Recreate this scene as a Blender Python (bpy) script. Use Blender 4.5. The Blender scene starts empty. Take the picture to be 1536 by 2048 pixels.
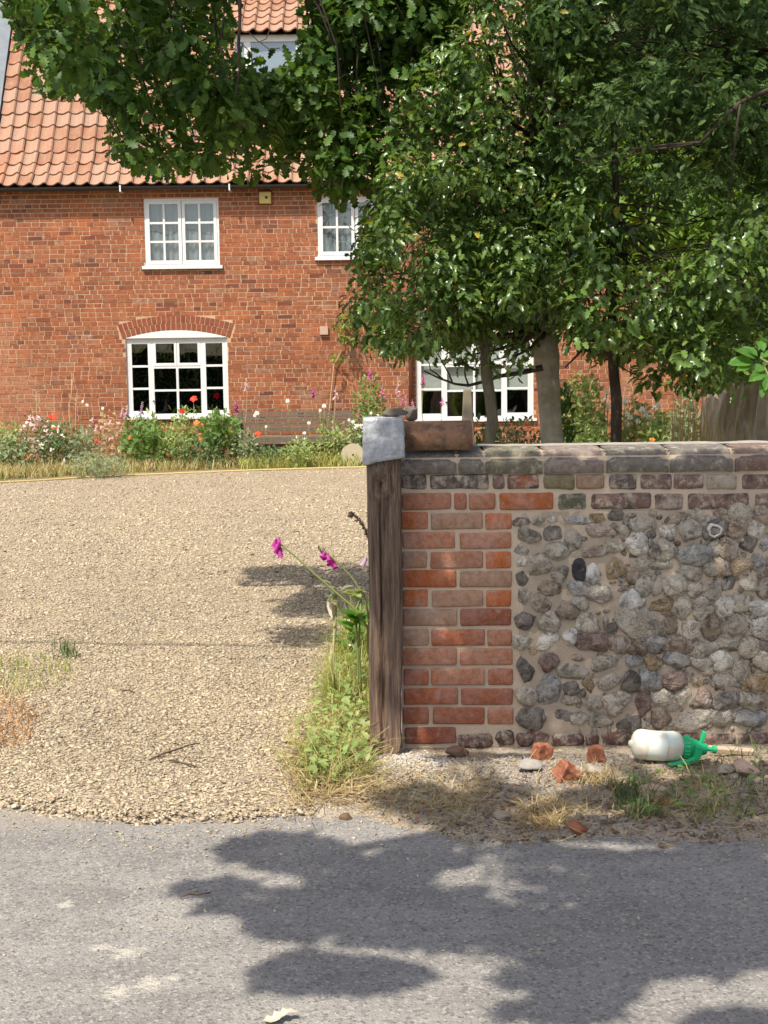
import bpy, bmesh, math, random
import numpy as np
from mathutils import Vector, Matrix, noise as mnoise

random.seed(7)
rng = np.random.default_rng(7)
scene = bpy.context.scene
COL = scene.collection
R = math.radians

# ---------------------------------------------------------------- camera, sky, sun, exposure
F = 2700.0                      # focal length in photo pixels (1536 x 2048)
EYE = Vector((0.0, 0.0, 1.48))
PITCH = math.atan(282.0 / F)
ROLL = 0.0125
fwd = Vector((0, math.cos(PITCH), -math.sin(PITCH)))
up0 = Vector((0, math.sin(PITCH), math.cos(PITCH)))
rt0 = Vector((1, 0, 0))
RIGHT = rt0 * math.cos(ROLL) - up0 * math.sin(ROLL)
UP = rt0 * math.sin(ROLL) + up0 * math.cos(ROLL)

cam_data = bpy.data.cameras.new('camera')
cam = bpy.data.objects.new('camera', cam_data)
COL.objects.link(cam)
cam_data.sensor_fit = 'VERTICAL'
cam_data.sensor_height = 24.0
cam_data.lens = 24.0 * F / 2048.0
cam_data.clip_start = 0.05
cam_data.clip_end = 1000.0
m = Matrix.Identity(4)
for i in range(3):
    m[i][0] = RIGHT[i]; m[i][1] = UP[i]; m[i][2] = -fwd[i]; m[i][3] = EYE[i]
cam.matrix_world = m
scene.camera = cam

SUN_AZ, SUN_EL = R(30), R(58)   # the sun stands behind the camera, 30 degrees to its left
SUN = Vector((math.sin(SUN_AZ) * math.cos(SUN_EL), math.cos(SUN_AZ) * math.cos(SUN_EL), -math.sin(SUN_EL)))
world = bpy.data.worlds.new('World')
scene.world = world
world.use_nodes = True
wt = world.node_tree
wt.nodes.clear()
sky = wt.nodes.new('ShaderNodeTexSky')
sky.sky_type = 'NISHITA'
sky.sun_disc = False
sky.sun_elevation = SUN_EL
sky.sun_rotation = R(180) + SUN_AZ
sky.altitude = 20.0
sky.air_density = 1.0
sky.dust_density = 3.0
sky.ozone_density = 0.8
bg = wt.nodes.new('ShaderNodeBackground')
bg.inputs['Strength'].default_value = 0.135
wo = wt.nodes.new('ShaderNodeOutputWorld')
wt.links.new(sky.outputs[0], bg.inputs[0])
wt.links.new(bg.outputs[0], wo.inputs[0])

sun_data = bpy.data.lights.new('sun', 'SUN')
sun_data.energy = 4.4
sun_data.angle = R(0.53)
sun_data.color = (1.0, 0.94, 0.84)
sun = bpy.data.objects.new('sun', sun_data)
COL.objects.link(sun)
sun.rotation_euler = SUN.to_track_quat('-Z', 'Y').to_euler()

scene.view_settings.view_transform = 'Standard'
scene.view_settings.look = 'None'
scene.view_settings.gamma = 1.0
scene.view_settings.use_curve_mapping = False
scene.view_settings.exposure = 0.42

# ---------------------------------------------------------------- where things stand
def ray(px, py):
    return fwd + RIGHT * ((px - 768.0) / F) + UP * ((1024.0 - py) / F)

def at(px, py, Y):
    d = ray(px, py)
    return EYE + d * (Y / d.y)

def gnd(px, py, z=0.0):
    d = ray(px, py)
    return EYE + d * ((z - EYE.z) / d.z)

_A = np.array([RIGHT, UP, fwd])
def proj(P):
    q = (np.asarray(P) - np.array(EYE)) @ _A.T
    z = np.where(q[:, 2] > 0.01, q[:, 2], 0.01)
    return np.stack([768 + F * q[:, 0] / z, 1024 - F * q[:, 1] / z], axis=1), q[:, 2]

def inpoly(pts, poly):
    x, y = pts[:, 0], pts[:, 1]
    inside = np.zeros(len(pts), bool)
    n = len(poly)
    for i in range(n):
        x0, y0 = poly[i]; x1, y1 = poly[(i + 1) % n]
        c = ((y0 > y) != (y1 > y)) & (x < (x1 - x0) * (y - y0) / (y1 - y0 + 1e-12) + x0)
        inside ^= c
    return inside

# ---------------------------------------------------------------- objects
def tag(o, label=None, cat=None, group=None, kind=None):
    if label: o['label'] = label
    if cat: o['category'] = cat
    if group: o['group'] = group
    if kind: o['kind'] = kind
    return o

def empty(name, loc, label=None, cat=None, group=None, rot=(0, 0, 0)):
    o = bpy.data.objects.new(name, None)
    COL.objects.link(o)
    o.location = loc
    o.rotation_euler = rot
    o.empty_display_size = 0.1
    tag(o, label, cat, group)
    return o

def link(name, me, parent=None, loc=None, world_space=True):
    o = bpy.data.objects.new(name, me)
    COL.objects.link(o)
    if loc is not None: o.location = loc
    if parent is not None:
        o.parent = parent
        if world_space:
            o.matrix_parent_inverse = wmat(parent).inverted()
    return o

def wmat(o):
    mm = o.matrix_basis.copy()
    if o.parent is not None:
        mm = wmat(o.parent) @ o.matrix_parent_inverse @ mm
    return mm

class MB:
    """Collects faces and links them as one mesh object."""
    def __init__(s):
        s.v, s.f = [], []
    def add(s, verts, faces):
        b = len(s.v)
        s.v.extend([tuple(p) for p in verts])
        s.f.extend([tuple(b + i for i in q) for q in faces])
    def box(s, x0, x1, y0, y1, z0, z1, skip=()):
        v = [(x0, y0, z0), (x1, y0, z0), (x1, y1, z0), (x0, y1, z0), (x0, y0, z1), (x1, y0, z1), (x1, y1, z1), (x0, y1, z1)]
        f = {'b': (0, 3, 2, 1), 't': (4, 5, 6, 7), 'f': (0, 1, 5, 4), 'k': (2, 3, 7, 6), 'l': (3, 0, 4, 7), 'r': (1, 2, 6, 5)}
        s.add(v, [q for k, q in f.items() if k not in skip])
    def tube(s, pts, rad, seg=6, cap=True):
        pts = [Vector(p) for p in pts]
        n = len(pts)
        if not hasattr(rad, '__len__'): rad = [rad] * n
        t0 = (pts[1] - pts[0]).normalized()
        u = t0.orthogonal().normalized()
        vs = []
        for i, p in enumerate(pts):
            t = (pts[min(i + 1, n - 1)] - pts[max(i - 1, 0)]).normalized()
            u = (u - t * u.dot(t))
            u = u.normalized() if u.length > 1e-6 else t.orthogonal().normalized()
            w = t.cross(u)
            for k in range(seg):
                a = 2 * math.pi * k / seg
                vs.append(p + (u * math.cos(a) + w * math.sin(a)) * rad[i])
        fs = []
        for i in range(n - 1):
            for k in range(seg):
                a = i * seg + k; b = i * seg + (k + 1) % seg
                fs.append((a, b, b + seg, a + seg))
        if cap:
            fs.append(tuple(range(seg - 1, -1, -1)))
            fs.append(tuple(range((n - 1) * seg, n * seg)))
        s.add(vs, fs)
    def lathe(s, prof, origin, axis, seg=20):
        axis = Vector(axis).normalized(); origin = Vector(origin)
        u = axis.orthogonal().normalized(); w = axis.cross(u)
        vs = []
        for (h, r) in prof:
            for k in range(seg):
                a = 2 * math.pi * k / seg
                vs.append(origin + axis * h + (u * math.cos(a) + w * math.sin(a)) * r)
        fs = []
        for i in range(len(prof) - 1):
            for k in range(seg):
                a = i * seg + k; b = i * seg + (k + 1) % seg
                fs.append((a, b, b + seg, a + seg))
        fs.append(tuple(range(seg - 1, -1, -1)))
        fs.append(tuple(range((len(prof) - 1) * seg, len(prof) * seg)))
        s.add(vs, fs)
    def mesh(s, name, mat=None, smooth=False):
        me = bpy.data.meshes.new(name)
        me.from_pydata(s.v, [], s.f)
        if mat: me.materials.append(mat)
        if smooth:
            me.polygons.foreach_set('use_smooth', [True] * len(me.polygons))
        me.update()
        return me
    def build(s, name, mat=None, parent=None, smooth=False, loc=None):
        return link(name, s.mesh(name, mat, smooth), parent, loc)

def np_mesh(name, V, tris, mat, smooth=False):
    """V (n,3), tris (m,3)."""
    me = bpy.data.meshes.new(name)
    V = np.ascontiguousarray(V, dtype=np.float32); tris = np.ascontiguousarray(tris, dtype=np.int32)
    me.vertices.add(len(V)); me.vertices.foreach_set('co', V.ravel())
    me.loops.add(tris.size); me.loops.foreach_set('vertex_index', tris.ravel())
    me.polygons.add(len(tris))
    me.polygons.foreach_set('loop_start', np.arange(0, tris.size, 3, dtype=np.int32))
    me.polygons.foreach_set('loop_total', np.full(len(tris), 3, np.int32))
    if smooth: me.polygons.foreach_set('use_smooth', np.ones(len(tris), bool))
    me.materials.append(mat)
    me.update(calc_edges=True)
    me.validate()
    return me

def scatter(tv, tf, pos, rot, scl):
    """Copies of a template (k,3)/(m,3) at pos (N,3) with rot (N,3,3), scl (N,) or (N,3)."""
    N = len(pos)
    scl = np.asarray(scl)
    if scl.ndim == 1: scl = np.repeat(scl[:, None], 3, 1)
    L = tv[None] * scl[:, None, :]
    V = np.einsum('nij,nkj->nki', rot, L) + pos[:, None, :]
    T = tf[None] + (np.arange(N) * len(tv))[:, None, None]
    return V.reshape(-1, 3), T.reshape(-1, 3)

def frames(nrm, along):
    """Rotation matrices with local z = nrm, local y near along."""
    n = nrm / (np.linalg.norm(nrm, axis=1, keepdims=True) + 1e-9)
    y = along - (along * n).sum(1, keepdims=True) * n
    y /= (np.linalg.norm(y, axis=1, keepdims=True) + 1e-9)
    x = np.cross(y, n)
    return np.stack([x, y, n], axis=2)

def rand_dirs(n):
    v = rng.normal(size=(n, 3))
    return v / np.linalg.norm(v, axis=1, keepdims=True)

# ---------------------------------------------------------------- materials
class Mat:
    def __init__(s, name):
        s.m = bpy.data.materials.new(name)
        s.m.use_nodes = True
        s.t = s.m.node_tree
        s.b = s.t.nodes['Principled BSDF']
        s.out = s.t.nodes['Material Output']
        s.b.inputs['Specular IOR Level'].default_value = 0.3
    def n(s, typ, **kw):
        x = s.t.nodes.new(typ)
        for k, v in kw.items(): setattr(x, k, v)
        return x
    def put(s, sock, v):
        if isinstance(v, bpy.types.NodeSocket): s.t.links.new(v, sock)
        elif isinstance(v, (tuple, list)) and len(v) == 3 and sock.type == 'RGBA': sock.default_value = (*v, 1)
        else: sock.default_value = v
    def pos(s): return s.n('ShaderNodeNewGeometry').outputs['Position']
    def island(s): return s.n('ShaderNodeNewGeometry').outputs['Random Per Island']
    def objrand(s): return s.n('ShaderNodeObjectInfo').outputs['Random']
    def objcol(s): return s.n('ShaderNodeObjectInfo').outputs['Color']
    def obj(s): return s.n('ShaderNodeTexCoord').outputs['Object']
    def scale(s, v, sc):
        x = s.n('ShaderNodeMapping'); s.put(x.inputs[0], v); x.inputs['Scale'].default_value = sc
        return x.outputs[0]
    def noise(s, v, sc, detail=4, rough=0.55, dist=0.0):
        x = s.n('ShaderNodeTexNoise'); s.put(x.inputs['Vector'], v)
        x.inputs['Scale'].default_value = sc; x.inputs['Detail'].default_value = detail
        x.inputs['Roughness'].default_value = rough; x.inputs['Distortion'].default_value = dist
        return x.outputs[0]
    def voro(s, v, sc, out='Distance', feature='F1'):
        x = s.n('ShaderNodeTexVoronoi', feature=feature); s.put(x.inputs['Vector'], v)
        x.inputs['Scale'].default_value = sc
        return x.outputs[out]
    def ramp(s, fac, stops, interp='LINEAR'):
        x = s.n('ShaderNodeValToRGB'); s.put(x.inputs[0], fac)
        x.color_ramp.interpolation = interp
        e = x.color_ramp.elements
        while len(e) < len(stops): e.new(0.5)
        for q, (p, c) in zip(e, stops):
            q.position = p
            q.color = (*c, 1) if isinstance(c, (tuple, list)) else (c, c, c, 1)
        return x.outputs[0]
    def mix(s, fac, a, b, mode='MIX'):
        x = s.n('ShaderNodeMix', data_type='RGBA', blend_type=mode)
        s.put(x.inputs[0], fac); s.put(x.inputs[6], a); s.put(x.inputs[7], b)
        return x.outputs[2]
    def math(s, op, a, b=0.0, clamp=False):
        x = s.n('ShaderNodeMath', operation=op, use_clamp=clamp)
        s.put(x.inputs[0], a); s.put(x.inputs[1], b)
        return x.outputs[0]
    def hsv(s, c, h=0.5, sat=1.0, val=1.0):
        x = s.n('ShaderNodeHueSaturation')
        s.put(x.inputs['Hue'], h); s.put(x.inputs['Saturation'], sat); s.put(x.inputs['Value'], val); s.put(x.inputs['Color'], c)
        return x.outputs[0]
    def bump(s, h, strength=0.5, dist=0.01):
        x = s.n('ShaderNodeBump'); s.put(x.inputs['Height'], h)
        x.inputs['Strength'].default_value = strength; x.inputs['Distance'].default_value = dist
        s.t.links.new(x.outputs[0], s.b.inputs['Normal'])
        return x.outputs[0]
    def done(s, col, rough=0.85, spec=None):
        s.put(s.b.inputs['Base Color'], col); s.put(s.b.inputs['Roughness'], rough)
        if spec is not None: s.b.inputs['Specular IOR Level'].default_value = spec
        return s.m

def plain(name, col, rough=0.7, spec=0.3, var=0.15, sc=30.0, bump=0.0):
    k = Mat(name)
    n = k.noise(k.pos(), sc)
    c = k.mix(n, tuple(v * (1 - var) for v in col), tuple(min(1, v * (1 + var)) for v in col))
    if bump: k.bump(n, bump, 0.005)
    return k.done(c, rough, spec)

def leaf_mat(name, c0, c1, c2, rough=0.35, trans=0.35, spec=0.5, yellow=0.0, tint=1.0):
    """Leaves: three greens spread leaf by leaf, light shining through them."""
    k = Mat(name)
    r = k.island()
    stops = [(0.0, c0), (0.45, c1), (0.97, c2)]
    if yellow: stops += [(1 - yellow, c2), (min(1, 1 - yellow + 0.002), (0.42, 0.36, 0.05))]
    col = k.ramp(r, stops)
    big = k.noise(k.pos(), 2.2, 2)
    col = k.hsv(col, k.math('ADD', k.math('MULTIPLY', big, 0.05), 0.475), 1.0, k.math('ADD', k.math('MULTIPLY', k.noise(k.pos(), 60, 2), 0.5), 0.75))
    k.done(col, rough, spec)
    tr = k.n('ShaderNodeBsdfTranslucent')
    k.put(tr.inputs[0], k.hsv(col, 0.475, 1.15, 1.5 * tint))
    ms = k.n('ShaderNodeMixShader'); ms.inputs[0].default_value = trans
    k.t.links.new(k.b.outputs[0], ms.inputs[1]); k.t.links.new(tr.outputs[0], ms.inputs[2])
    k.t.links.new(ms.outputs[0], k.out.inputs[0])
    return k.m

# brick of the house: one shade per brick, dirt and bleaching in patches
def house_brick_mat(name='house_brick', red=False):
    k = Mat(name)
    r = k.math('FRACT', k.math('ADD', k.math('MULTIPLY', k.island(), 7.31), k.math('MULTIPLY', k.objrand(), 3.77)))
    c = k.ramp(r, [(0.0, (0.14, 0.05, 0.032)), (0.08, (0.25, 0.08, 0.04)), (0.3, (0.34, 0.108, 0.046)), (0.62, (0.39, 0.13, 0.054)), (0.85, (0.35, 0.125, 0.06)), (0.96, (0.38, 0.19, 0.11)), (1.0, (0.15, 0.06, 0.042))])
    p = k.pos()
    big = k.noise(k.scale(p, (1, 1, 1.4)), 0.75, 5, 0.6)
    c = k.mix(k.ramp(big, [(0.40, 0.0), (0.52, 0.4), (0.64, 0.6)]), c, k.mix(0.6, c, (0.24, 0.105, 0.06)))
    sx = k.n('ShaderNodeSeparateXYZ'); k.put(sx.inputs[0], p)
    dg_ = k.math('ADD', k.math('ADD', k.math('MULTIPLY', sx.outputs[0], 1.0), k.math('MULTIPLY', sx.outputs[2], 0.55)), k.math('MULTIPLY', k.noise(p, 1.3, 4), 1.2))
    c = k.mix(k.ramp(k.math('ADD', dg_, 5.0), [(0.55, 0.5), (0.85, 0.0)]), c, (0.47, 0.21, 0.115))  # paler tone on one side of a slanting line
    c = k.mix(k.ramp(k.noise(p, 1.7, 4), [(0.56, 0.0), (0.68, 0.5)]), c, (0.50, 0.16, 0.055))
    c = k.mix(k.ramp(k.noise(p, 26, 5), [(0.3, 0.55), (0.55, 0.0)]), c, (0.10, 0.045, 0.035))
    c = k.mix(k.ramp(k.noise(p, 9, 5), [(0.62, 0.0), (0.74, 0.55)]), c, (0.46, 0.33, 0.22))
    c = k.mix(k.ramp(k.noise(k.scale(p, (1, 1, 1.6)), 3.4, 4), [(0.58, 0.0), (0.66, 0.55)]), c, k.mix(0.5, c, (0.10, 0.055, 0.045)))
    c = k.mix(k.ramp(k.noise(p, 1.25, 5, 0.6), [(0.60, 0.0), (0.70, 0.5)]), c, (0.42, 0.26, 0.16))
    if red: c = k.mix(0.65, c, (0.23, 0.062, 0.038))
    k.bump(k.noise(p, 90, 4), 0.5, 0.006)
    return k.done(c, 0.9, 0.2)

def house_mortar_mat():
    k = Mat('house_mortar')
    p = k.pos()
    c = k.mix(k.noise(p, 1.1, 4), (0.50, 0.33, 0.20), (0.62, 0.44, 0.29))
    c = k.mix(k.ramp(k.noise(p, 0.9, 4), [(0.48, 0.0), (0.66, 0.5)]), c, (0.44, 0.24, 0.14))
    k.bump(k.noise(p, 120, 3), 0.4, 0.004)
    return k.done(c, 0.95, 0.1)

def tile_mat():
    k = Mat('clay_pantile')
    r = k.math('FRACT', k.math('ADD', k.math('MULTIPLY', k.island(), 5.3), k.math('MULTIPLY', k.objrand(), 3.1)))
    c = k.ramp(r, [(0.0, (0.29, 0.135, 0.08)), (0.3, (0.37, 0.195, 0.125)), (0.65, (0.41, 0.235, 0.16)), (0.9, (0.37, 0.235, 0.17)), (1.0, (0.42, 0.18, 0.10))])
    p = k.pos()
    c = k.mix(k.ramp(k.noise(p, 7, 6, 0.65), [(0.45, 0.0), (0.62, 0.55)]), c, (0.36, 0.25, 0.16))
    c = k.mix(k.ramp(k.noise(p, 34, 4), [(0.62, 0.0), (0.70, 0.6)]), c, (0.10, 0.06, 0.045))
    c = k.mix(k.ramp(k.noise(p, 22, 4), [(0.66, 0.0), (0.72, 0.5)]), c, (0.62, 0.52, 0.40))
    k.bump(k.noise(p, 70, 4), 0.4, 0.006)
    return k.done(c, 0.85, 0.2)

# foreground brick: colour comes from each brick object
def wall_brick_mat(name='garden_brick', weather=0.3):
    k = Mat(name)
    p = k.pos(); c = k.objcol()
    c = k.mix(k.ramp(k.noise(p, 9, 3), [(0.42, 0.0), (0.66, 0.55)]), c, k.hsv(c, 0.505, 0.62, 1.12))
    c = k.mix(k.ramp(k.noise(p, 38, 6, 0.7), [(0.40, 0.6), (0.56, 0.0)]), c, k.hsv(c, 0.5, 1.0, 0.55))
    c = k.mix(k.ramp(k.noise(p, 26, 6, 0.7), [(0.60 - weather * 0.16, 0.0), (0.72 - weather * 0.1, 0.35 + weather)]), c, (0.44, 0.37, 0.29))
    c = k.mix(k.ramp(k.noise(p, 170, 3), [(0.62, 0.0), (0.72, 0.5)]), c, (0.60, 0.48, 0.36))
    if weather > 0.5:
        c = k.mix(k.ramp(k.noise(p, 19, 6, 0.7), [(0.5, 0.0), (0.62, 0.85)]), c, (0.07, 0.055, 0.048))
        c = k.mix(k.ramp(k.noise(p, 33, 5, 0.7), [(0.62, 0.0), (0.68, 0.7)]), c, (0.50, 0.46, 0.40))
    k.bump(k.math('ADD', k.math('MULTIPLY', k.noise(p, 45, 5, 0.65), 1.0), k.math('MULTIPLY', k.noise(p, 260, 3), 0.35)), 0.55 + weather * 0.3, 0.007)
    return k.done(c, 0.92, 0.2)

def mortar_mat(name='lime_mortar', a=(0.60, 0.475, 0.34), b=(0.71, 0.58, 0.43)):
    k = Mat(name)
    p = k.pos()
    c = k.mix(k.noise(p, 7, 5), a, b)
    c = k.mix(k.ramp(k.noise(p, 300, 2), [(0.6, 0.0), (0.7, 0.45)]), c, (0.20, 0.14, 0.10))
    c = k.mix(k.ramp(k.noise(p, 3.1, 4), [(0.52, 0.0), (0.66, 0.5)]), c, (0.40, 0.33, 0.26))
    k.bump(k.math('ADD', k.noise(p, 60, 5), k.math('MULTIPLY', k.noise(p, 330, 3), 0.6)), 0.7, 0.006)
    return k.done(c, 0.97, 0.1)

def flint_mat():
    k = Mat('flint')
    p = k.pos(); c = k.objcol()
    q = k.n('ShaderNodeVectorMath', operation='ADD'); k.put(q.inputs[0], p); k.put(q.inputs[1], k.objrand())
    v = q.outputs[0]
    c = k.mix(k.ramp(k.noise(v, 16, 6, 0.7, 0.6), [(0.40, 0.0), (0.56, 0.85)]), c, k.hsv(c, 0.5, 0.8, 1.9))
    c = k.mix(k.ramp(k.noise(v, 24, 5, 0.7, 1.0), [(0.40, 0.8), (0.50, 0.0)]), c, k.hsv(c, 0.5, 0.9, 0.36))
    c = k.mix(k.ramp(k.noise(v, 12, 4, 0.6, 1.0), [(0.58, 0.0), (0.64, 0.75)]), c, (0.56, 0.52, 0.44))
    c = k.mix(k.ramp(k.noise(v, 95, 3), [(0.66, 0.0), (0.72, 0.7)]), c, (0.55, 0.5, 0.42))
    k.bump(k.math('ADD', k.noise(v, 40, 5, 0.6), k.math('MULTIPLY', k.noise(v, 160, 3), 0.35)), 1.0, 0.022)
    return k.done(c, k.ramp(k.noise(v, 10, 3), [(0.3, 0.42), (0.7, 0.8)]), 0.4)

def asphalt_mat():
    k = Mat('asphalt')
    p = k.pos()
    c = k.mix(k.ramp(k.noise(p, 1.1, 6, 0.62), [(0.3, 0.0), (0.7, 1.0)]), (0.235, 0.218, 0.195), (0.31, 0.288, 0.256))
    c = k.mix(k.ramp(k.noise(k.scale(p, (0.5, 1.2, 1)), 5.5, 6, 0.7), [(0.48, 0.0), (0.62, 0.5)]), c, (0.17, 0.158, 0.142))
    c = k.mix(k.ramp(k.noise(p, 2.3, 5, 0.65), [(0.56, 0.0), (0.70, 0.35)]), c, (0.36, 0.33, 0.28))
    cell = k.voro(k.scale(p, (1, 1, 0.2)), 120, 'Color')
    g = k.n('ShaderNodeSeparateColor'); k.put(g.inputs[0], cell)
    c = k.mix(k.ramp(g.outputs[0], [(0.0, 0.7), (0.35, 0.0)]), c, (0.10, 0.094, 0.087))
    c = k.mix(k.ramp(g.outputs[1], [(0.84, 0.0), (0.90, 0.45)]), c, (0.46, 0.425, 0.37))
    c = k.mix(k.ramp(k.noise(p, 48, 3), [(0.72, 0.0), (0.76, 0.85)]), c, (0.55, 0.52, 0.46))
    # splashes of spilt lime where the wall was mended
    for px, py, rad in ((300, 1968, 0.17), (235, 1985, 0.15), (255, 1905, 0.17), (200, 1895, 0.10), (130, 1810, 0.10), (345, 1955, 0.10)):
        w = gnd(px, py)
        d = k.n('ShaderNodeVectorMath', operation='DISTANCE'); k.put(d.inputs[0], p); d.inputs[1].default_value = w
        near = k.ramp(k.math('DIVIDE', d.outputs['Value'], rad), [(0.0, 1.0), (1.0, 0.0)])
        spl = k.ramp(k.math('MULTIPLY', near, k.noise(k.scale(p, (0.6, 1.3, 1)), 52, 6, 0.8)), [(0.36, 0.0), (0.46, 0.6)])
        c = k.mix(spl, c, (0.58, 0.53, 0.43))
    # sand and dust washed along the edge of the drive
    yy = k.n('ShaderNodeSeparateXYZ'); k.put(yy.inputs[0], p)
    e2 = k.n('ShaderNodeMapRange'); k.put(e2.inputs[0], k.math('ADD', yy.outputs[1], k.math('MULTIPLY', k.noise(p, 4.0, 5), 0.55)))
    e2.inputs[1].default_value = 4.55; e2.inputs[2].default_value = 4.95
    c = k.mix(k.math('MULTIPLY', e2.outputs[0], 0.75), c, (0.36, 0.29, 0.20))
    k.bump(k.math('ADD', k.voro(p, 150), k.noise(p, 60, 4)), 0.5, 0.006)
    return k.done(c, 0.92, 0.25)

def gravel_bed_mat():
    k = Mat('gravel_bed')
    p = k.pos()
    cell = k.n('ShaderNodeSeparateColor'); k.put(cell.inputs[0], k.voro(p, 62, 'Color'))
    c = k.ramp(cell.outputs[0], [(0.0, (0.33, 0.26, 0.175)), (0.5, (0.45, 0.36, 0.25)), (1.0, (0.57, 0.47, 0.34))])
    c = k.mix(k.ramp(k.voro(p, 62), [(0.42, 0.0), (0.7, 0.6)]), c, (0.10, 0.075, 0.05))
    c = k.mix(k.ramp(k.noise(p, 1.1, 4), [(0.45, 0.0), (0.65, 0.3)]), c, (0.30, 0.24, 0.16))
    k.bump(k.math('MULTIPLY', k.voro(p, 62), -1.0), 0.9, 0.012)
    return k.done(c, 0.95, 0.15)

def pebble_mat():
    k = Mat('gravel_pebble')
    r = k.island()
    c = k.ramp(r, [(0.0, (0.20, 0.155, 0.11)), (0.2, (0.42, 0.335, 0.215)), (0.6, (0.54, 0.44, 0.285)), (0.88, (0.64, 0.535, 0.37)), (0.95, (0.33, 0.285, 0.235)), (1.0, (0.47, 0.325, 0.215))])
    p = k.pos()
    c = k.mix(k.ramp(k.noise(p, 1.0, 5), [(0.42, 0.0), (0.66, 0.55)]), c, k.hsv(c, 0.5, 0.9, 0.72))
    # paler and darker sweeps left by wheels
    sx = k.n('ShaderNodeSeparateXYZ'); k.put(sx.inputs[0], p)
    w = k.math('SINE', k.math('ADD', k.math('MULTIPLY', k.math('ADD', sx.outputs[0], k.math('MULTIPLY', sx.outputs[1], 0.22)), 3.7), k.math('MULTIPLY', k.noise(p, 0.4, 3), 3.0)))
    c = k.mix(k.ramp(w, [(0.35, 0.0), (0.95, 0.30)]), c, k.hsv(c, 0.5, 0.95, 0.74))
    return k.done(c, 0.85, 0.25)

def soil_mat(name, a, b, cc, sc=14):
    k = Mat(name)
    p = k.pos()
    c = k.mix(k.ramp(k.noise(p, sc, 6, 0.7), [(0.35, 0.0), (0.65, 1.0)]), a, b)
    c = k.mix(k.ramp(k.noise(p, 2.6, 5, 0.6), [(0.45, 0.0), (0.62, 0.85)]), c, cc)
    c = k.mix(k.ramp(k.noise(p, 110, 4, 0.7), [(0.40, 0.55), (0.52, 0.0)]), c, tuple(v * 0.35 for v in a))
    c = k.mix(k.ramp(k.noise(p, 75, 3), [(0.64, 0.0), (0.72, 0.7)]), c, (0.55, 0.48, 0.38))
    k.bump(k.math('ADD', k.noise(p, 55, 6, 0.7), k.noise(p, 190, 3)), 1.0, 0.012)
    return k.done(c, 0.97, 0.1)

def oak_post_mat():
    k = Mat('weathered_oak')
    p = k.obj()
    g = k.noise(k.scale(p, (60, 60, 2.6)), 1.0, 7, 0.7, 1.2)
    c = k.ramp(g, [(0.28, (0.035, 0.023, 0.016)), (0.44, (0.15, 0.10, 0.07)), (0.56, (0.28, 0.195, 0.135)), (0.72, (0.42, 0.31, 0.22))])
    g2 = k.noise(k.scale(p, (150, 150, 7)), 1.0, 5, 0.7, 0.6)
    c = k.mix(k.ramp(g2, [(0.36, 0.75), (0.48, 0.0)]), c, (0.03, 0.02, 0.015))
    c = k.mix(k.ramp(g2, [(0.56, 0.0), (0.68, 0.5)]), c, (0.40, 0.32, 0.25))
    c = k.mix(k.ramp(k.noise(k.scale(p, (14, 14, 1.5)), 1.0, 4), [(0.4, 0.0), (0.65, 0.6)]), c, (0.17, 0.135, 0.11))
    z = k.n('ShaderNodeSeparateXYZ'); k.put(z.inputs[0], p)
    c = k.mix(k.ramp(k.math('ADD', z.outputs[2], k.math('MULTIPLY', k.noise(p, 6, 3), 0.5)), [(0.55, 0.55), (0.95, 0.0)]), c, k.hsv(c, 0.49, 1.15, 1.5))  # sunlight on the lower post put into the wood colour
    k.bump(k.math('ADD', g, k.math('MULTIPLY', g2, 0.6)), 1.0, 0.012)
    return k.done(c, 0.9, 0.2)

def lead_mat():
    k = Mat('lead_sheet')
    p = k.pos()
    n = k.noise(p, 20, 6, 0.7)
    c = k.ramp(n, [(0.30, (0.26, 0.27, 0.285)), (0.5, (0.42, 0.43, 0.445)), (0.68, (0.62, 0.63, 0.64))])
    k.bump(k.noise(p, 36, 2), 0.5, 0.012)
    k.b.inputs['Metallic'].default_value = 0.25
    return k.done(c, 0.55, 0.4)

def glass_mat():
    k = Mat('window_glass')
    k.t.nodes.remove(k.b)
    gl = k.n('ShaderNodeBsdfGlossy'); gl.inputs['Roughness'].default_value = 0.01
    tr = k.n('ShaderNodeBsdfTransparent'); tr.inputs[0].default_value = (0.95, 0.98, 0.97, 1)
    fr = k.n('ShaderNodeLayerWeight')
    wob = k.n('ShaderNodeBump'); k.put(wob.inputs['Height'], k.noise(k.pos(), 2.2, 1)); wob.inputs['Distance'].default_value = 0.01; wob.inputs['Strength'].default_value = 0.3
    k.t.links.new(wob.outputs[0], gl.inputs['Normal'])
    ms = k.n('ShaderNodeMixShader')
    k.t.links.new(k.math('ADD', k.math('MULTIPLY', k.math('POWER', fr.outputs['Facing'], 4.0), 0.8), 0.10), ms.inputs[0])
    k.t.links.new(tr.outputs[0], ms.inputs[1]); k.t.links.new(gl.outputs[0], ms.inputs[2])
    k.t.links.new(ms.outputs[0], k.out.inputs[0])
    return k.m

def bark_mat(name, a, b, moss=None, sc=(22, 22, 7)):
    k = Mat(name)
    p = k.pos()
    n = k.noise(k.scale(p, sc), 1.0, 6, 0.65, 0.8)
    c = k.ramp(n, [(0.3, a), (0.7, b)])
    if moss: c = k.mix(k.ramp(k.noise(p, 6, 4), [(0.5, 0.0), (0.62, 0.6)]), c, moss)
    k.bump(n, 0.8, 0.012)
    return k.done(c, 0.9, 0.2)

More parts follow.
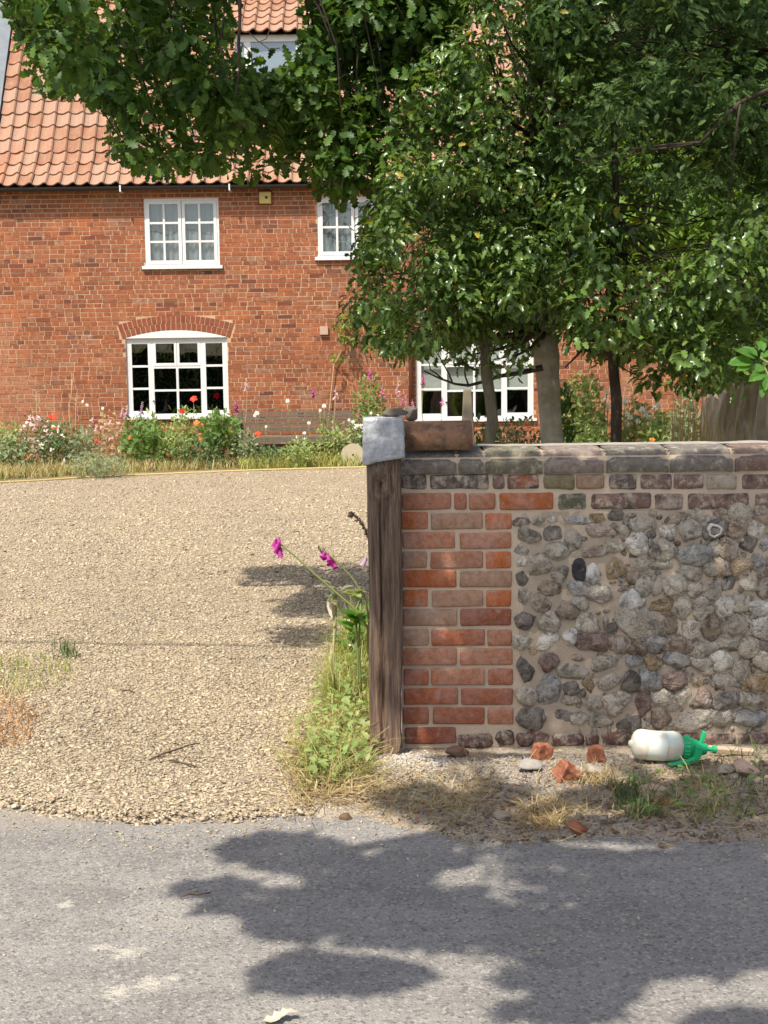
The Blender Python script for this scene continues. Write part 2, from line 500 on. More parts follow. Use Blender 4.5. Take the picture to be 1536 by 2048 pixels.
def plastic_mat():
    """Milky plastic with chalky liquid smears."""
    k = Mat('milky_plastic')
    p = k.pos()
    c = k.mix(k.ramp(k.noise(p, 22, 5, 0.6), [(0.4, 0.0), (0.65, 0.6)]), (0.72, 0.69, 0.58), (0.55, 0.47, 0.34))
    c = k.mix(k.ramp(k.noise(p, 9, 3), [(0.52, 0.0), (0.62, 0.6)]), c, (0.60, 0.74, 0.66))
    k.b.inputs['Subsurface Weight'].default_value = 0.15
    k.b.inputs['Subsurface Radius'].default_value = (0.02, 0.02, 0.015)
    return k.done(c, 0.38, 0.4)

MT = {
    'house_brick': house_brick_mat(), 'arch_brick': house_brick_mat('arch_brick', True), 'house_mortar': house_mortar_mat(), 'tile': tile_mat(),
    'brick': wall_brick_mat('garden_brick', 0.25), 'coping': wall_brick_mat('coping_brick', 0.5), 'old_brick': wall_brick_mat('weathered_brick', 0.85),
    'mortar': mortar_mat(), 'flint_mortar': mortar_mat('flint_mortar', (0.42, 0.335, 0.245), (0.57, 0.47, 0.36)), 'flint': flint_mat(), 'asphalt': asphalt_mat(), 'bed': gravel_bed_mat(), 'pebble': pebble_mat(),
    'verge': soil_mat('verge_soil', (0.42, 0.34, 0.25), (0.60, 0.51, 0.39), (0.46, 0.35, 0.24)),
    'ground': soil_mat('ground_soil', (0.12, 0.10, 0.05), (0.20, 0.18, 0.09), (0.12, 0.14, 0.05)),
    'border': soil_mat('border_soil', (0.20, 0.14, 0.08), (0.34, 0.26, 0.14), (0.36, 0.29, 0.14)),
    'rubble': soil_mat('lime_rubble', (0.42, 0.37, 0.31), (0.58, 0.53, 0.46), (0.40, 0.30, 0.22), 22),
    'oak': oak_post_mat(), 'lead': lead_mat(), 'glass': glass_mat(),
    'white': plain('white_paint', (0.72, 0.72, 0.70), 0.5, 0.4, 0.10, 7),
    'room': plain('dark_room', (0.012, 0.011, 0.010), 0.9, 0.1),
    'net': plain('net_curtain', (0.24, 0.255, 0.275), 0.9, 0.1, 0.12, 5),
    'blind': plain('pale_blind', (0.50, 0.50, 0.47), 0.9, 0.1, 0.04, 6),
    'black': plain('black_iron', (0.03, 0.028, 0.027), 0.5, 0.4, 0.3, 20),
    'boxcream': plain('yellowed_plastic', (0.62, 0.47, 0.16), 0.5, 0.4, 0.12, 20),
    'stone': plain('grey_stone', (0.34, 0.29, 0.22), 0.95, 0.2, 0.4, 30, 0.5),
    'slate': plain('dark_stone', (0.15, 0.125, 0.10), 0.9, 0.2, 0.5, 30, 0.5),
    'pinkstone': plain('pinkish_stone', (0.50, 0.35, 0.26), 0.95, 0.2, 0.3, 40, 0.6),
    'redrubble': plain('broken_brick', (0.31, 0.12, 0.068), 0.95, 0.15, 0.55, 60, 0.8),
    'terracotta': None,
    'bench': plain('silvered_teak', (0.165, 0.135, 0.10), 0.9, 0.2, 0.35, 24),
    'greywood': plain('grey_wood', (0.22, 0.18, 0.125), 0.9, 0.2, 0.4, 30),
    'hose': plain('yellow_hose', (0.52, 0.40, 0.17), 0.5, 0.4, 0.06, 8),
    'twig': plain('dry_twig', (0.12, 0.085, 0.06), 0.9, 0.2, 0.4, 40),
    'lath': plain('pale_lath', (0.46, 0.36, 0.26), 0.9, 0.2, 0.25, 40),
    'plastic': plastic_mat(),
    'green': plain('green_plastic', (0.02, 0.44, 0.17), 0.35, 0.5, 0.15, 14),
    'holly_bark': bark_mat('holly_bark', (0.22, 0.20, 0.16), (0.43, 0.39, 0.31), (0.22, 0.22, 0.12), (9, 9, 14)),
    'dark_bark': bark_mat('dark_bark', (0.035, 0.027, 0.022), (0.10, 0.075, 0.055)),
    'old_bark': bark_mat('old_bark', (0.24, 0.175, 0.115), (0.66, 0.55, 0.41), None, (16, 16, 2.2)),
    'stem': plain('green_stem', (0.20, 0.24, 0.08), 0.7, 0.3, 0.2, 20),
    'drystem': plain('dry_stem', (0.48, 0.36, 0.20), 0.8, 0.2, 0.2, 20),
    'deadspike': plain('dead_flower_spike', (0.10, 0.07, 0.05), 0.9, 0.1, 0.4, 60),
    'magenta': leaf_mat('magenta_petal', (0.40, 0.03, 0.24), (0.48, 0.05, 0.30), (0.52, 0.10, 0.36), 0.5, 0.35, 0.3),
    'pink': leaf_mat('pink_petal', (0.62, 0.16, 0.36), (0.66, 0.22, 0.42), (0.70, 0.34, 0.50), 0.5, 0.3, 0.3),
    'palepink': leaf_mat('pale_pink_petal', (0.72, 0.44, 0.46), (0.74, 0.52, 0.52), (0.78, 0.62, 0.60), 0.5, 0.3, 0.3),
    'mauve': leaf_mat('mauve_petal', (0.44, 0.27, 0.44), (0.5, 0.33, 0.48), (0.55, 0.42, 0.5), 0.5, 0.3, 0.3),
    'red': leaf_mat('red_petal', (0.62, 0.03, 0.015), (0.70, 0.05, 0.02), (0.74, 0.08, 0.03), 0.5, 0.3, 0.3),
    'orange': leaf_mat('orange_petal', (0.70, 0.16, 0.02), (0.75, 0.22, 0.03), (0.78, 0.28, 0.05), 0.5, 0.3, 0.3),
    'whitepetal': leaf_mat('white_petal', (0.74, 0.68, 0.58), (0.78, 0.73, 0.64), (0.82, 0.78, 0.70), 0.5, 0.3, 0.3),
    'holly': leaf_mat('holly_leaf', (0.055, 0.105, 0.024), (0.092, 0.165, 0.036), (0.170, 0.265, 0.058), 0.30, 0.32, 0.5, 0.008),
    'oakleaf': leaf_mat('oak_leaf', (0.036, 0.082, 0.017), (0.060, 0.125, 0.024), (0.130, 0.225, 0.042), 0.45, 0.40, 0.3),
    'yew': leaf_mat('dark_evergreen_leaf', (0.045, 0.088, 0.025), (0.075, 0.135, 0.038), (0.135, 0.215, 0.058), 0.50, 0.28, 0.2),
    'lime': leaf_mat('sunlit_leaf', (0.10, 0.19, 0.03), (0.16, 0.27, 0.045), (0.24, 0.36, 0.06), 0.45, 0.45, 0.4),
    'laurel': leaf_mat('laurel_leaf', (0.055, 0.15, 0.028), (0.085, 0.21, 0.035), (0.16, 0.32, 0.05), 0.30, 0.38, 0.5),
    'herb': leaf_mat('garden_leaf', (0.095, 0.18, 0.045), (0.145, 0.25, 0.062), (0.22, 0.34, 0.095), 0.5, 0.35, 0.3),
    'paleherb': leaf_mat('pale_garden_leaf', (0.19, 0.26, 0.075), (0.27, 0.35, 0.11), (0.38, 0.45, 0.17), 0.5, 0.35, 0.3),
    'darkherb': leaf_mat('dark_garden_leaf', (0.065, 0.115, 0.045), (0.10, 0.165, 0.06), (0.16, 0.23, 0.095), 0.5, 0.3, 0.3),
    'greyherb': leaf_mat('grey_green_leaf', (0.17, 0.22, 0.11), (0.25, 0.30, 0.155), (0.35, 0.39, 0.22), 0.6, 0.3, 0.3),
    'grass': leaf_mat('grass_blade', (0.17, 0.25, 0.05), (0.32, 0.36, 0.09), (0.56, 0.50, 0.20), 0.5, 0.35, 0.3),
    'darkgrass': leaf_mat('dark_grass_blade', (0.06, 0.10, 0.035), (0.10, 0.15, 0.05), (0.2, 0.22, 0.08), 0.5, 0.3, 0.3),
    'straw': leaf_mat('straw_blade', (0.34, 0.25, 0.11), (0.46, 0.36, 0.17), (0.58, 0.48, 0.26), 0.6, 0.25, 0.3),
    'rust': leaf_mat('rusty_dry_grass', (0.34, 0.17, 0.07), (0.44, 0.25, 0.11), (0.52, 0.36, 0.18), 0.6, 0.25, 0.3),
    'deadleaf': plain('pale_dead_leaf', (0.55, 0.47, 0.34), 0.8, 0.2, 0.2, 40),
}
_k = Mat('terracotta_ridge'); _p = _k.pos()
_c = _k.mix(_k.noise(_p, 9, 5, 0.6), (0.19, 0.10, 0.058), (0.33, 0.18, 0.10))
_c = _k.mix(_k.ramp(_k.noise(_k.scale(_p, (1, 1, 0.3)), 30, 4), [(0.58, 0.0), (0.7, 0.5)]), _c, (0.12, 0.09, 0.06))
_c = _k.mix(_k.ramp(_k.noise(_p, 42, 5, 0.7), [(0.58, 0.0), (0.66, 0.55)]), _c, (0.42, 0.33, 0.24))
_c = _k.mix(_k.ramp(_k.noise(_p, 15, 5, 0.7), [(0.38, 0.7), (0.5, 0.0)]), _c, (0.085, 0.06, 0.042))
_k.bump(_k.noise(_p, 60, 5, 0.65), 0.6, 0.007)
MT['terracotta'] = _k.done(_c, 0.85, 0.25)
# ---------------------------------------------------------------- ground, road, drive
def lerp(xs, ys, x):
    return float(np.interp(x, xs, ys))

def sheet(name, x0, x1, y0, y1, z, mat, kind='structure'):
    b = MB(); b.add([(x0, y0, z), (x1, y0, z), (x1, y1, z), (x0, y1, z)], [(0, 1, 2, 3)])
    o = b.build(name, mat); o['kind'] = kind
    return o

sheet('ground', -300, 300, -300, 300, -0.05, MT['ground'])

EDGE = [gnd(px, py) for px, py in ((-700, 1560), (-250, 1600), (0, 1632), (150, 1655), (300, 1664), (520, 1656), (640, 1648), (760, 1640))]
EX = [-9.0] + [e.x for e in EDGE] + [6.0]
EY = [EDGE[0].y] + [e.y for e in EDGE] + [EDGE[-1].y]

VF = [gnd(px, py) for px, py in ((560, 1600), (640, 1650), (720, 1650), (800, 1664), (870, 1682), (950, 1704), (1060, 1700), (1200, 1690), (1536, 1698), (2100, 1700))]
VX = [e.x for e in VF]; VY = [e.y for e in VF]
VL = [gnd(px, py) for px, py in ((700, 1455), (640, 1500), (585, 1560), (560, 1600))]
def smooth(t):
    t = max(0.0, min(1.0, t)); return t * t * (3 - 2 * t)
def verge_fade(x, y):
    f = smooth((y - lerp(VX, VY, x) + 0.05 * mnoise.noise((x * 6, y * 6, 3))) / 0.13)
    xl = lerp([e.y for e in VL][::-1], [e.x for e in VL][::-1], y)
    return f * smooth((x - xl + 0.06 * mnoise.noise((x * 7, y * 7, 9))) / 0.16)
def verge_z(x, y):
    f = verge_fade(x, y)
    n = mnoise.fractal((x * 4.1, y * 4.1, 1.7), 0.8, 2.1, 5)
    n2 = mnoise.fractal((x * 22, y * 22, 5.1), 0.7, 2.1, 3)
    wallside = smooth((y - 4.75) / 0.6)
    return -0.02 + f * (0.036 + 0.016 * n * (1 - 0.6 * wallside) + 0.007 * n2 - 0.050 * wallside)

def grid_mesh(name, x0, x1, y0, y1, nx, ny, zf, mat, kind='structure'):
    V = []
    for j in range(ny + 1):
        for i in range(nx + 1):
            x = x0 + (x1 - x0) * i / nx; y = y0 + (y1 - y0) * j / ny
            V.append((x, y, zf(x, y)))
    Fc = []
    for j in range(ny):
        for i in range(nx):
            a = j * (nx + 1) + i
            Fc.append((a, a + 1, a + nx + 2, a + nx + 1))
    b = MB(); b.v = V; b.f = Fc
    o = b.build(name, mat, None, True)
    o['kind'] = kind
    return o

def road_z(x, y):
    return 0.004 * mnoise.noise((x * 1.3, y * 1.3, 0)) + 0.0025 * mnoise.noise((x * 6, y * 6, 2))
grid_mesh('road', -9, 9, -6, 4.96, 150, 104, road_z, MT['asphalt'])
def drive_z(x, y):
    d = y - lerp(EX, EY, x) - 0.03 * mnoise.noise((x * 5, 0, 0))
    if x > -0.16 and y < 6.2: d -= 0.3 * smooth((x + 0.16) / 0.1)
    return -0.03 + 0.046 * smooth((d - 0.01) / 0.09) - (0.05 * smooth((x + 0.16) / 0.12) * smooth((6.2 - y) / 0.3)) + 0.007 * mnoise.noise((x * 1.7, y * 1.7, 4)) + 0.003 * mnoise.noise((x * 9, y * 9, 4))
grid_mesh('driveway', -12, 10, 4.2, 22.6, 240, 150, drive_z, MT['bed'])
grid_mesh('verge', -0.75, 4.2, 4.0, 5.40, 260, 90, verge_z, MT['verge'])

ICO_V = np.array([v.co[:] for v in (lambda bm: (bmesh.ops.create_icosphere(bm, subdivisions=1, radius=1.0), bm)[1])(bmesh.new()).verts], dtype=np.float64)
_bm = bmesh.new(); bmesh.ops.create_icosphere(_bm, subdivisions=1, radius=1.0)
_bm.verts.ensure_lookup_table()
ICO_V = np.array([v.co[:] for v in _bm.verts]); ICO_F = np.array([[v.index for v in f.verts] for f in _bm.faces]); _bm.free()

CUBE_V = np.array([(x, y, z) for z in (-.75, .75) for y in (-.75, .75) for x in (-.75, .75)], float)
CUBE_F = np.array([(0, 2, 1), (1, 2, 3), (4, 5, 6), (5, 7, 6), (0, 1, 4), (1, 5, 4), (2, 6, 3), (3, 6, 7), (0, 4, 2), (2, 4, 6), (1, 3, 5), (3, 7, 5)])
OCT_V = np.array([(1, 0, 0), (-1, 0, 0), (0, 1, 0), (0, -1, 0), (0, 0, 1), (0, 0, -1)], float)
OCT_F = np.array([(0, 2, 4), (2, 1, 4), (1, 3, 4), (3, 0, 4), (2, 0, 5), (1, 2, 5), (3, 1, 5), (0, 3, 5)])
def pebbles(name, P, size, mat, flat=0.55, smooth_=False, cheap=False):
    n = len(P)
    V = []; T = []; base = 0
    for k in range(5):
        sel = np.arange(n) % 5 == k
        tv = (OCT_V * (1.1 + 0.25 * rng.normal(size=OCT_V.shape))) if cheap == 2 else (CUBE_V * (1 + 0.2 * rng.normal(size=CUBE_V.shape))) if cheap else ICO_V * (1 + 0.28 * rng.normal(size=(len(ICO_V), 1)))
        m_ = int(sel.sum())
        if not m_: continue
        s = size[sel][:, None] * np.stack([rng.uniform(0.7, 1.35, m_), rng.uniform(0.6, 1.0, m_), rng.uniform(0.5, 1.0, m_) * flat], 1)
        nr = rand_dirs(m_) * 0.45 + np.array([0, 0, 1.0])
        v, t = scatter(tv, OCT_F if cheap == 2 else CUBE_F if cheap else ICO_F, P[sel], frames(nr, rand_dirs(m_)), s)
        V.append(v); T.append(t + base); base += len(v)
    o = link(name, np_mesh(name, np.concatenate(V), np.concatenate(T), mat, smooth_))
    o['kind'] = 'stuff'
    return o

def drive_points(n, y0, y1, x0, x1):
    x = rng.uniform(x0, x1, n); y = rng.uniform(y0, y1, n)
    ok = y > np.interp(x, EX, EY) - 0.0 - np.abs(rng.normal(0, 0.022, n))
    x, y = x[ok], y[ok]
    pr, _ = proj(np.stack([x, y, np.zeros(len(x))], 1))
    ok = (pr[:, 0] > -160) & (pr[:, 0] < 900) & ((y < 5.25) | (x < 0.05))
    x, y = x[ok], y[ok]
    z = np.array([drive_z(a, b) for a, b in zip(x, y)])
    return np.stack([x, y, z + 0.002], 1)
def gravel_points(n, y0, y1):
    x = rng.uniform(-6.6, 1.0, n); y = rng.uniform(y0, y1, n)
    ok = rng.random(n) < np.minimum(1, (5.4 / y) ** 2.45)
    x, y = x[ok], y[ok]
    ok = y > np.interp(x, EX, EY) - np.abs(rng.normal(0, 0.022, len(x)))
    x, y = x[ok], y[ok]
    pr, _ = proj(np.stack([x, y, np.zeros(len(x))], 1))
    ok = (pr[:, 0] > -420) & (pr[:, 0] < 880) & (((y < 5.25) & (x < .02)) | (x < -0.10) | (y > 8))
    x, y = x[ok], y[ok]
    return np.stack([x, y, np.array([drive_z(a, b) for a, b in zip(x, y)]) + 0.002], 1)
Pp = gravel_points(720000, 4.15, 20.6)
sz = np.clip(np.exp(rng.normal(-5.13, 0.34, len(Pp))), 0.003, 0.016) * np.clip(Pp[:, 1] / 7.0, 0.92, 1.75)
nearp = Pp[:, 1] < 5.0
pebbles('gravel', Pp[nearp], sz[nearp], MT['pebble'])
midp = ~nearp & (Pp[:, 1] < 7.0); farp = Pp[:, 1] >= 7.0
pebbles('gravel', Pp[midp], sz[midp], MT['pebble'], cheap=1)
pebbles('gravel', Pp[farp], sz[farp] * 1.12, MT['pebble'], cheap=2)
# loose stones kicked out on to the road
n = 900
ex = rng.uniform(-1.9, 2.4, n); ey = np.interp(ex, EX, EY) - np.abs(rng.exponential(0.13, n))
far = rng.random(n) < 0.35
ey = np.where(far, rng.uniform(3.3, 4.5, n), ey)
Pr = np.stack([ex, ey, np.array([road_z(a, b) for a, b in zip(ex, ey)]) + 0.002], 1)
pebbles('loose_gravel', Pr, rng.uniform(0.0025, 0.0075, n), MT['pebble'])

# ---------------------------------------------------------------- the house
HY = 22.6
def hx(px, py=600): return at(px, py, HY).x
def hz(py, px=768): return at(px, py, HY).z
house = empty('brick_house', (0, HY, 0), 'two storey red brick farmhouse with steep clay pantile roof behind the gravel drive', 'house')
HX0, HX1 = -8.0, 10.0
EAVE = hz(378, 300)

def rect(px0, px1, py0, py1):
    mx, my = (px0 + px1) / 2, (py0 + py1) / 2
    return [hx(px0, my), hx(px1, my), hz(py1, mx), hz(py0, mx)]
W1 = rect(289, 438, 397, 532)
W2 = rect(635, 784, 394, 514)
W3 = rect(253, 456, 676, 833)
W4 = rect(832, 1067, 668, 838)
OPEN = [W1, W2, W3, W4]

# mortar face with real openings
xs = sorted({HX0, HX1, *[w[0] for w in OPEN], *[w[1] for w in OPEN]})
zs = sorted({-0.05, EAVE, *[w[2] for w in OPEN], *[w[3] for w in OPEN]})
b = MB()
MY = HY + 0.004
for i in range(len(xs) - 1):
    for j in range(len(zs) - 1):
        cx, cz = (xs[i] + xs[i + 1]) / 2, (zs[j] + zs[j + 1]) / 2
        if any(w[0] < cx < w[1] and w[2] < cz < w[3] for w in OPEN): continue
        b.add([(xs[i], MY, zs[j]), (xs[i + 1], MY, zs[j]), (xs[i + 1], MY, zs[j + 1]), (xs[i], MY, zs[j + 1])], [(0, 1, 2, 3)])
for w in OPEN:
    x0, x1, z0, z1 = w; d = HY + 0.16
    b.add([(x0, MY, z0), (x0, MY, z1), (x0, d, z1), (x0, d, z0)], [(0, 1, 2, 3)])
    b.add([(x1, MY, z0), (x1, MY, z1), (x1, d, z1), (x1, d, z0)], [(3, 2, 1, 0)])
    b.add([(x0, MY, z1), (x1, MY, z1), (x1, d, z1), (x0, d, z1)], [(0, 1, 2, 3)])
    b.add([(x0, MY, z0), (x1, MY, z0), (x1, d, z0), (x0, d, z0)], [(3, 2, 1, 0)])
b.box(HX0, HX1, MY + 0.001, HY + 6, -0.05, EAVE, skip=('f', 't', 'b'))
wall = b.build('wall', MT['house_mortar'], house)

# bricks, course by course, around the openings and the arch
arch_x0, arch_x1 = hx(247, 650), hx(457, 650)
arch_cx = (arch_x0 + arch_x1) / 2
def arch_geo():
    half = (W3[1] - W3[0]) / 2
    rise = hz(661, 354) - W3[3]
    rad = (half * half + rise * rise) / (2 * rise)
    return half, rise, rad
A_HALF, A_RISE, A_RAD = arch_geo()
A_CX = (W3[0] + W3[1]) / 2
A_CZ = W3[3] + A_RISE - A_RAD
A_ANG = math.asin((A_HALF + 0.05) / A_RAD) + 0.004
def in_arch(x, z):
    r = math.hypot(x - A_CX, z - A_CZ)
    return abs(math.atan2(x - A_CX, z - A_CZ)) < A_ANG and W3[3] - 0.03 < z and r < A_RAD + 0.254

COURSE = 8.83 / F * HY
rnd = random.Random(3)
brick_unit = []
for k in range(4):
    bb = MB(); bb.box(-0.5, 0.5, 0, 1, -0.5, 0.5, skip=('k',))
    bb.v = [(x + rnd.uniform(-.022, .022), y, z + rnd.uniform(-.035, .035)) if y < 0.5 else (x, y, z) for x, y, z in bb.v]
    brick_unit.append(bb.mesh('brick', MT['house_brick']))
spans = []
nz = int(EAVE / COURSE)
for j in range(nz + 1):
    z0 = j * COURSE; z1 = min(z0 + COURSE - 0.0135, EAVE - 0.01)
    zc = (z0 + z1) / 2
    x = HX0 + rnd.uniform(0, 0.15)
    kind = rnd.random() < 0.5
    head = (j % 2 == 0)
    while x < HX1:
        L = (0.236 if rnd.random() < (0.72 if head else 0.16) else 0.114) * rnd.uniform(0.96, 1.04)
        spans.append((x, x + L, z0, z1))
        x += L + 0.013
clipped = []
for x0, x1, z0, z1 in spans:
    segs = [(x0, x1)]
    for w in OPEN:
        if z1 > w[2] - 0.005 and z0 < w[3] + 0.005:
            ns = []
            for a, c in segs:
                if c <= w[0] or a >= w[1]: ns.append((a, c))
                else:
                    if a < w[0] - 0.03: ns.append((a, w[0] - 0.004))
                    if c > w[1] + 0.03: ns.append((w[1] + 0.004, c))
            segs = ns
    for a, c in segs:
        if c - a < 0.03: continue
        # cut the brick where the arch takes over
        xx = np.linspace(a, c, 25)
        free = [not (in_arch(x, z0 + 0.012) or in_arch(x, z1 - 0.008)) for x in xx]
        run = None
        for k in range(26):
            if k < 25 and free[k]:
                if run is None: run = k
            elif run is not None:
                if xx[k - 1] - xx[run] > 0.03: clipped.append((xx[run], xx[k - 1], z0, z1))
                run = None
pr, _ = proj(np.array([((a + c) / 2, HY, (z0 + z1) / 2) for a, c, z0, z1 in clipped]))
score = np.where((pr[:, 0] > 150) & (pr[:, 0] < 690) & (pr[:, 1] > 480) & (pr[:, 1] < 800), np.array([c - a for a, c, _, _ in clipped]), 0)
single = set(np.argsort(-score)[:256].tolist())
stuff = MB()
for i, (a, c, z0, z1) in enumerate(clipped):
    dep = 0.0035 + abs(rnd.gauss(0, 0.0022))
    if i in single:
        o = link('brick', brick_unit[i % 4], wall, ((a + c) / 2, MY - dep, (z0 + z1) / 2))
        o.scale = (c - a, 0.03, z1 - z0)
        o.rotation_euler = (0, rnd.gauss(0, 0.006), 0)
    else:
        j1, j2 = rnd.uniform(-.003, .003), rnd.uniform(-.003, .003)
        k1 = [rnd.uniform(-.002, .002) for _ in range(4)]
        v = [(a, MY - dep, z0 + k1[0]), (c, MY - dep, z0 + k1[1]), (c + j1, MY - dep, z1 + k1[2]), (a + j2, MY - dep, z1 + k1[3]),
             (a, MY + 0.01, z0), (c, MY + 0.01, z0), (c, MY + 0.01, z1), (a, MY + 0.01, z1)]
        stuff.add(v, [(0, 1, 2, 3), (4, 0, 3, 7), (1, 5, 6, 2), (3, 2, 6, 7), (4, 5, 1, 0)])
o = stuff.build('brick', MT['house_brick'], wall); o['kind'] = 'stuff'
# two rings of headers over the lower window
nh = 24
ang = math.asin((A_HALF + 0.05) / A_RAD)
for ring in range(2):
    r0 = A_RAD + 0.012 + ring * 0.125; r1 = r0 + 0.112
    for i in range(nh if ring else nh - 2):
        nn = nh if ring else nh - 2
        a0 = -ang + 2 * ang * (i + 0.09) / nn; a1 = -ang + 2 * ang * (i + 0.91) / nn
        mb = MB()
        q = [(A_CX + math.sin(t) * r, z) for t, r, z in ((a0, r0, 0), (a1, r0, 0), (a1, r1, 0), (a0, r1, 0))]
        pts = [(A_CX + math.sin(t) * r, A_CZ + math.cos(t) * r) for t, r in ((a0, r0), (a1, r0), (a1, r1), (a0, r1))]
        y0 = MY - 0.006 - rnd.uniform(0, 0.003)
        v = [(x, y0, z) for x, z in pts] + [(x, MY + 0.01, z) for x, z in pts]
        mb.add(v, [(0, 1, 2, 3), (4, 0, 3, 7), (1, 5, 6, 2), (3, 2, 6, 7), (4, 5, 1, 0)])
        mb.build('brick', MT['arch_brick'], wall)
# the pale block standing proud of the wall
b = MB(); x, z = hx(648, 661), hz(661, 648); b.box(x - .068, x + .068, HY - 0.055, HY + 0.02, z - .068, z + .068)
o = b.build('vent_block', MT['pinkstone'], house)
o['label'] = 'small pale square block standing proud of the brickwork'

# windows
def bar(b, x0, x1, z0, z1, y0, y1): b.box(x0, x1, y0, y1, z0, z1)
def pane_at(win, x0, x1, z0, z1, y):
    b = MB(); b.box(x0, x1, y, y + 0.006, z0, z1)
    return b.build('pane', MT['glass'], win)
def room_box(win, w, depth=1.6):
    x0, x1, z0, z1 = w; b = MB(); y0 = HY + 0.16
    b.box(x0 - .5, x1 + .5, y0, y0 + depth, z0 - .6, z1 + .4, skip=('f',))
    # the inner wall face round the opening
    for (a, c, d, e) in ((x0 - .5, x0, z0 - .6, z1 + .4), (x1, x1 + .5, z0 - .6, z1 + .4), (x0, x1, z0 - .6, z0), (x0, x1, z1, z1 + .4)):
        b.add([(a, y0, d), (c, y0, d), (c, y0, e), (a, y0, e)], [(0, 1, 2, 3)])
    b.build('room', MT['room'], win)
def sill_at(win, x0, x1, z, y0, y1, h=0.05):
    b = MB(); b.box(x0, x1, y0, y1, z - h, z); return b.build('sill', MT['white'], win)

def casement(win, x0, x1, z0, z1, y, cols, rows, st=0.045, bw=0.024):
    """One opening light: stiles and rails, glazing bars, a pane in every opening."""
    b = MB()
    bar(b, x0, x0 + st, z0, z1, y, y + .045); bar(b, x1 - st, x1, z0, z1, y, y + .045)
    bar(b, x0 + st, x1 - st, z0, z0 + st * 1.15, y, y + .045); bar(b, x0 + st, x1 - st, z1 - st, z1, y, y + .045)
    b.build('casement', MT['white'], win)
    gx0, gx1, gz0, gz1 = x0 + st, x1 - st, z0 + st * 1.15, z1 - st
    for c in range(1, cols):
        x = gx0 + (gx1 - gx0) * c / cols
        b = MB(); bar(b, x - bw / 2, x + bw / 2, gz0, gz1, y + .004, y + .04); b.build('glazing_bar', MT['white'], win)
    for r_ in range(1, rows):
        z = gz0 + (gz1 - gz0) * r_ / rows
        b = MB(); bar(b, gx0, gx1, z - bw / 2, z + bw / 2, y + .007, y + .037); b.build('glazing_bar', MT['white'], win)
    for c in range(cols):
        for r_ in range(rows):
            pane_at(win, gx0 + (gx1 - gx0) * c / cols, gx0 + (gx1 - gx0) * (c + 1) / cols, gz0 + (gz1 - gz0) * r_ / rows, gz0 + (gz1 - gz0) * (r_ + 1) / rows, y + 0.018 + rnd.uniform(0, .002))

def outer_frame(w, y, fw=0.04):
    x0, x1, z0, z1 = w; b = MB()
    bar(b, x0, x0 + fw, z0, z1, y, y + .075); bar(b, x1 - fw, x1, z0, z1, y, y + .075)
    bar(b, x0 + fw, x1 - fw, z1 - fw, z1, y, y + .075); bar(b, x0 + fw, x1 - fw, z0, z0 + fw, y, y + .075)
    return b.build('window', MT['white'], house)

def curtain(win, x0, x1, z0, z1, y, mat, name='net_curtain', amp=0.012):
    b = MB(); n = 60
    v = []
    for i in range(n + 1):
        t = i / n; x = x0 + (x1 - x0) * t
        yy = y + amp * math.sin(t * 70) + amp * 0.5 * math.sin(t * 31 + 1)
        v += [(x, yy, z0), (x, yy, z1)]
    b.add(v, [(2 * i, 2 * i + 2, 2 * i + 3, 2 * i + 1) for i in range(n)])
    b.build(name, mat, win)

for w, rows, lab in ((W1, 3, 'white casement window of twelve small panes under the eaves'), (W2, 2, 'white casement window half hidden by the holly')):
    win = outer_frame(w, HY + 0.012, 0.032); win['label'] = lab
    x0, x1, z0, z1 = w; f = 0.034; mid = (x0 + x1) / 2
    casement(win, x0 + f, mid - 0.005, z0 + f, z1 - f, HY + 0.004, 2, rows, 0.052, 0.034)
    casement(win, mid + 0.005, x1 - f, z0 + f, z1 - f, HY + 0.004, 2, rows, 0.052, 0.034)
    sill_at(win, x0 - 0.05, x1 + 0.05, z0 + 0.002, HY - 0.055, HY + 0.06)
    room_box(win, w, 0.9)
    curtain(win, x0 + .035, x1 - .035, z0 + .035, z1 - .035, HY + 0.09, MT['net'])

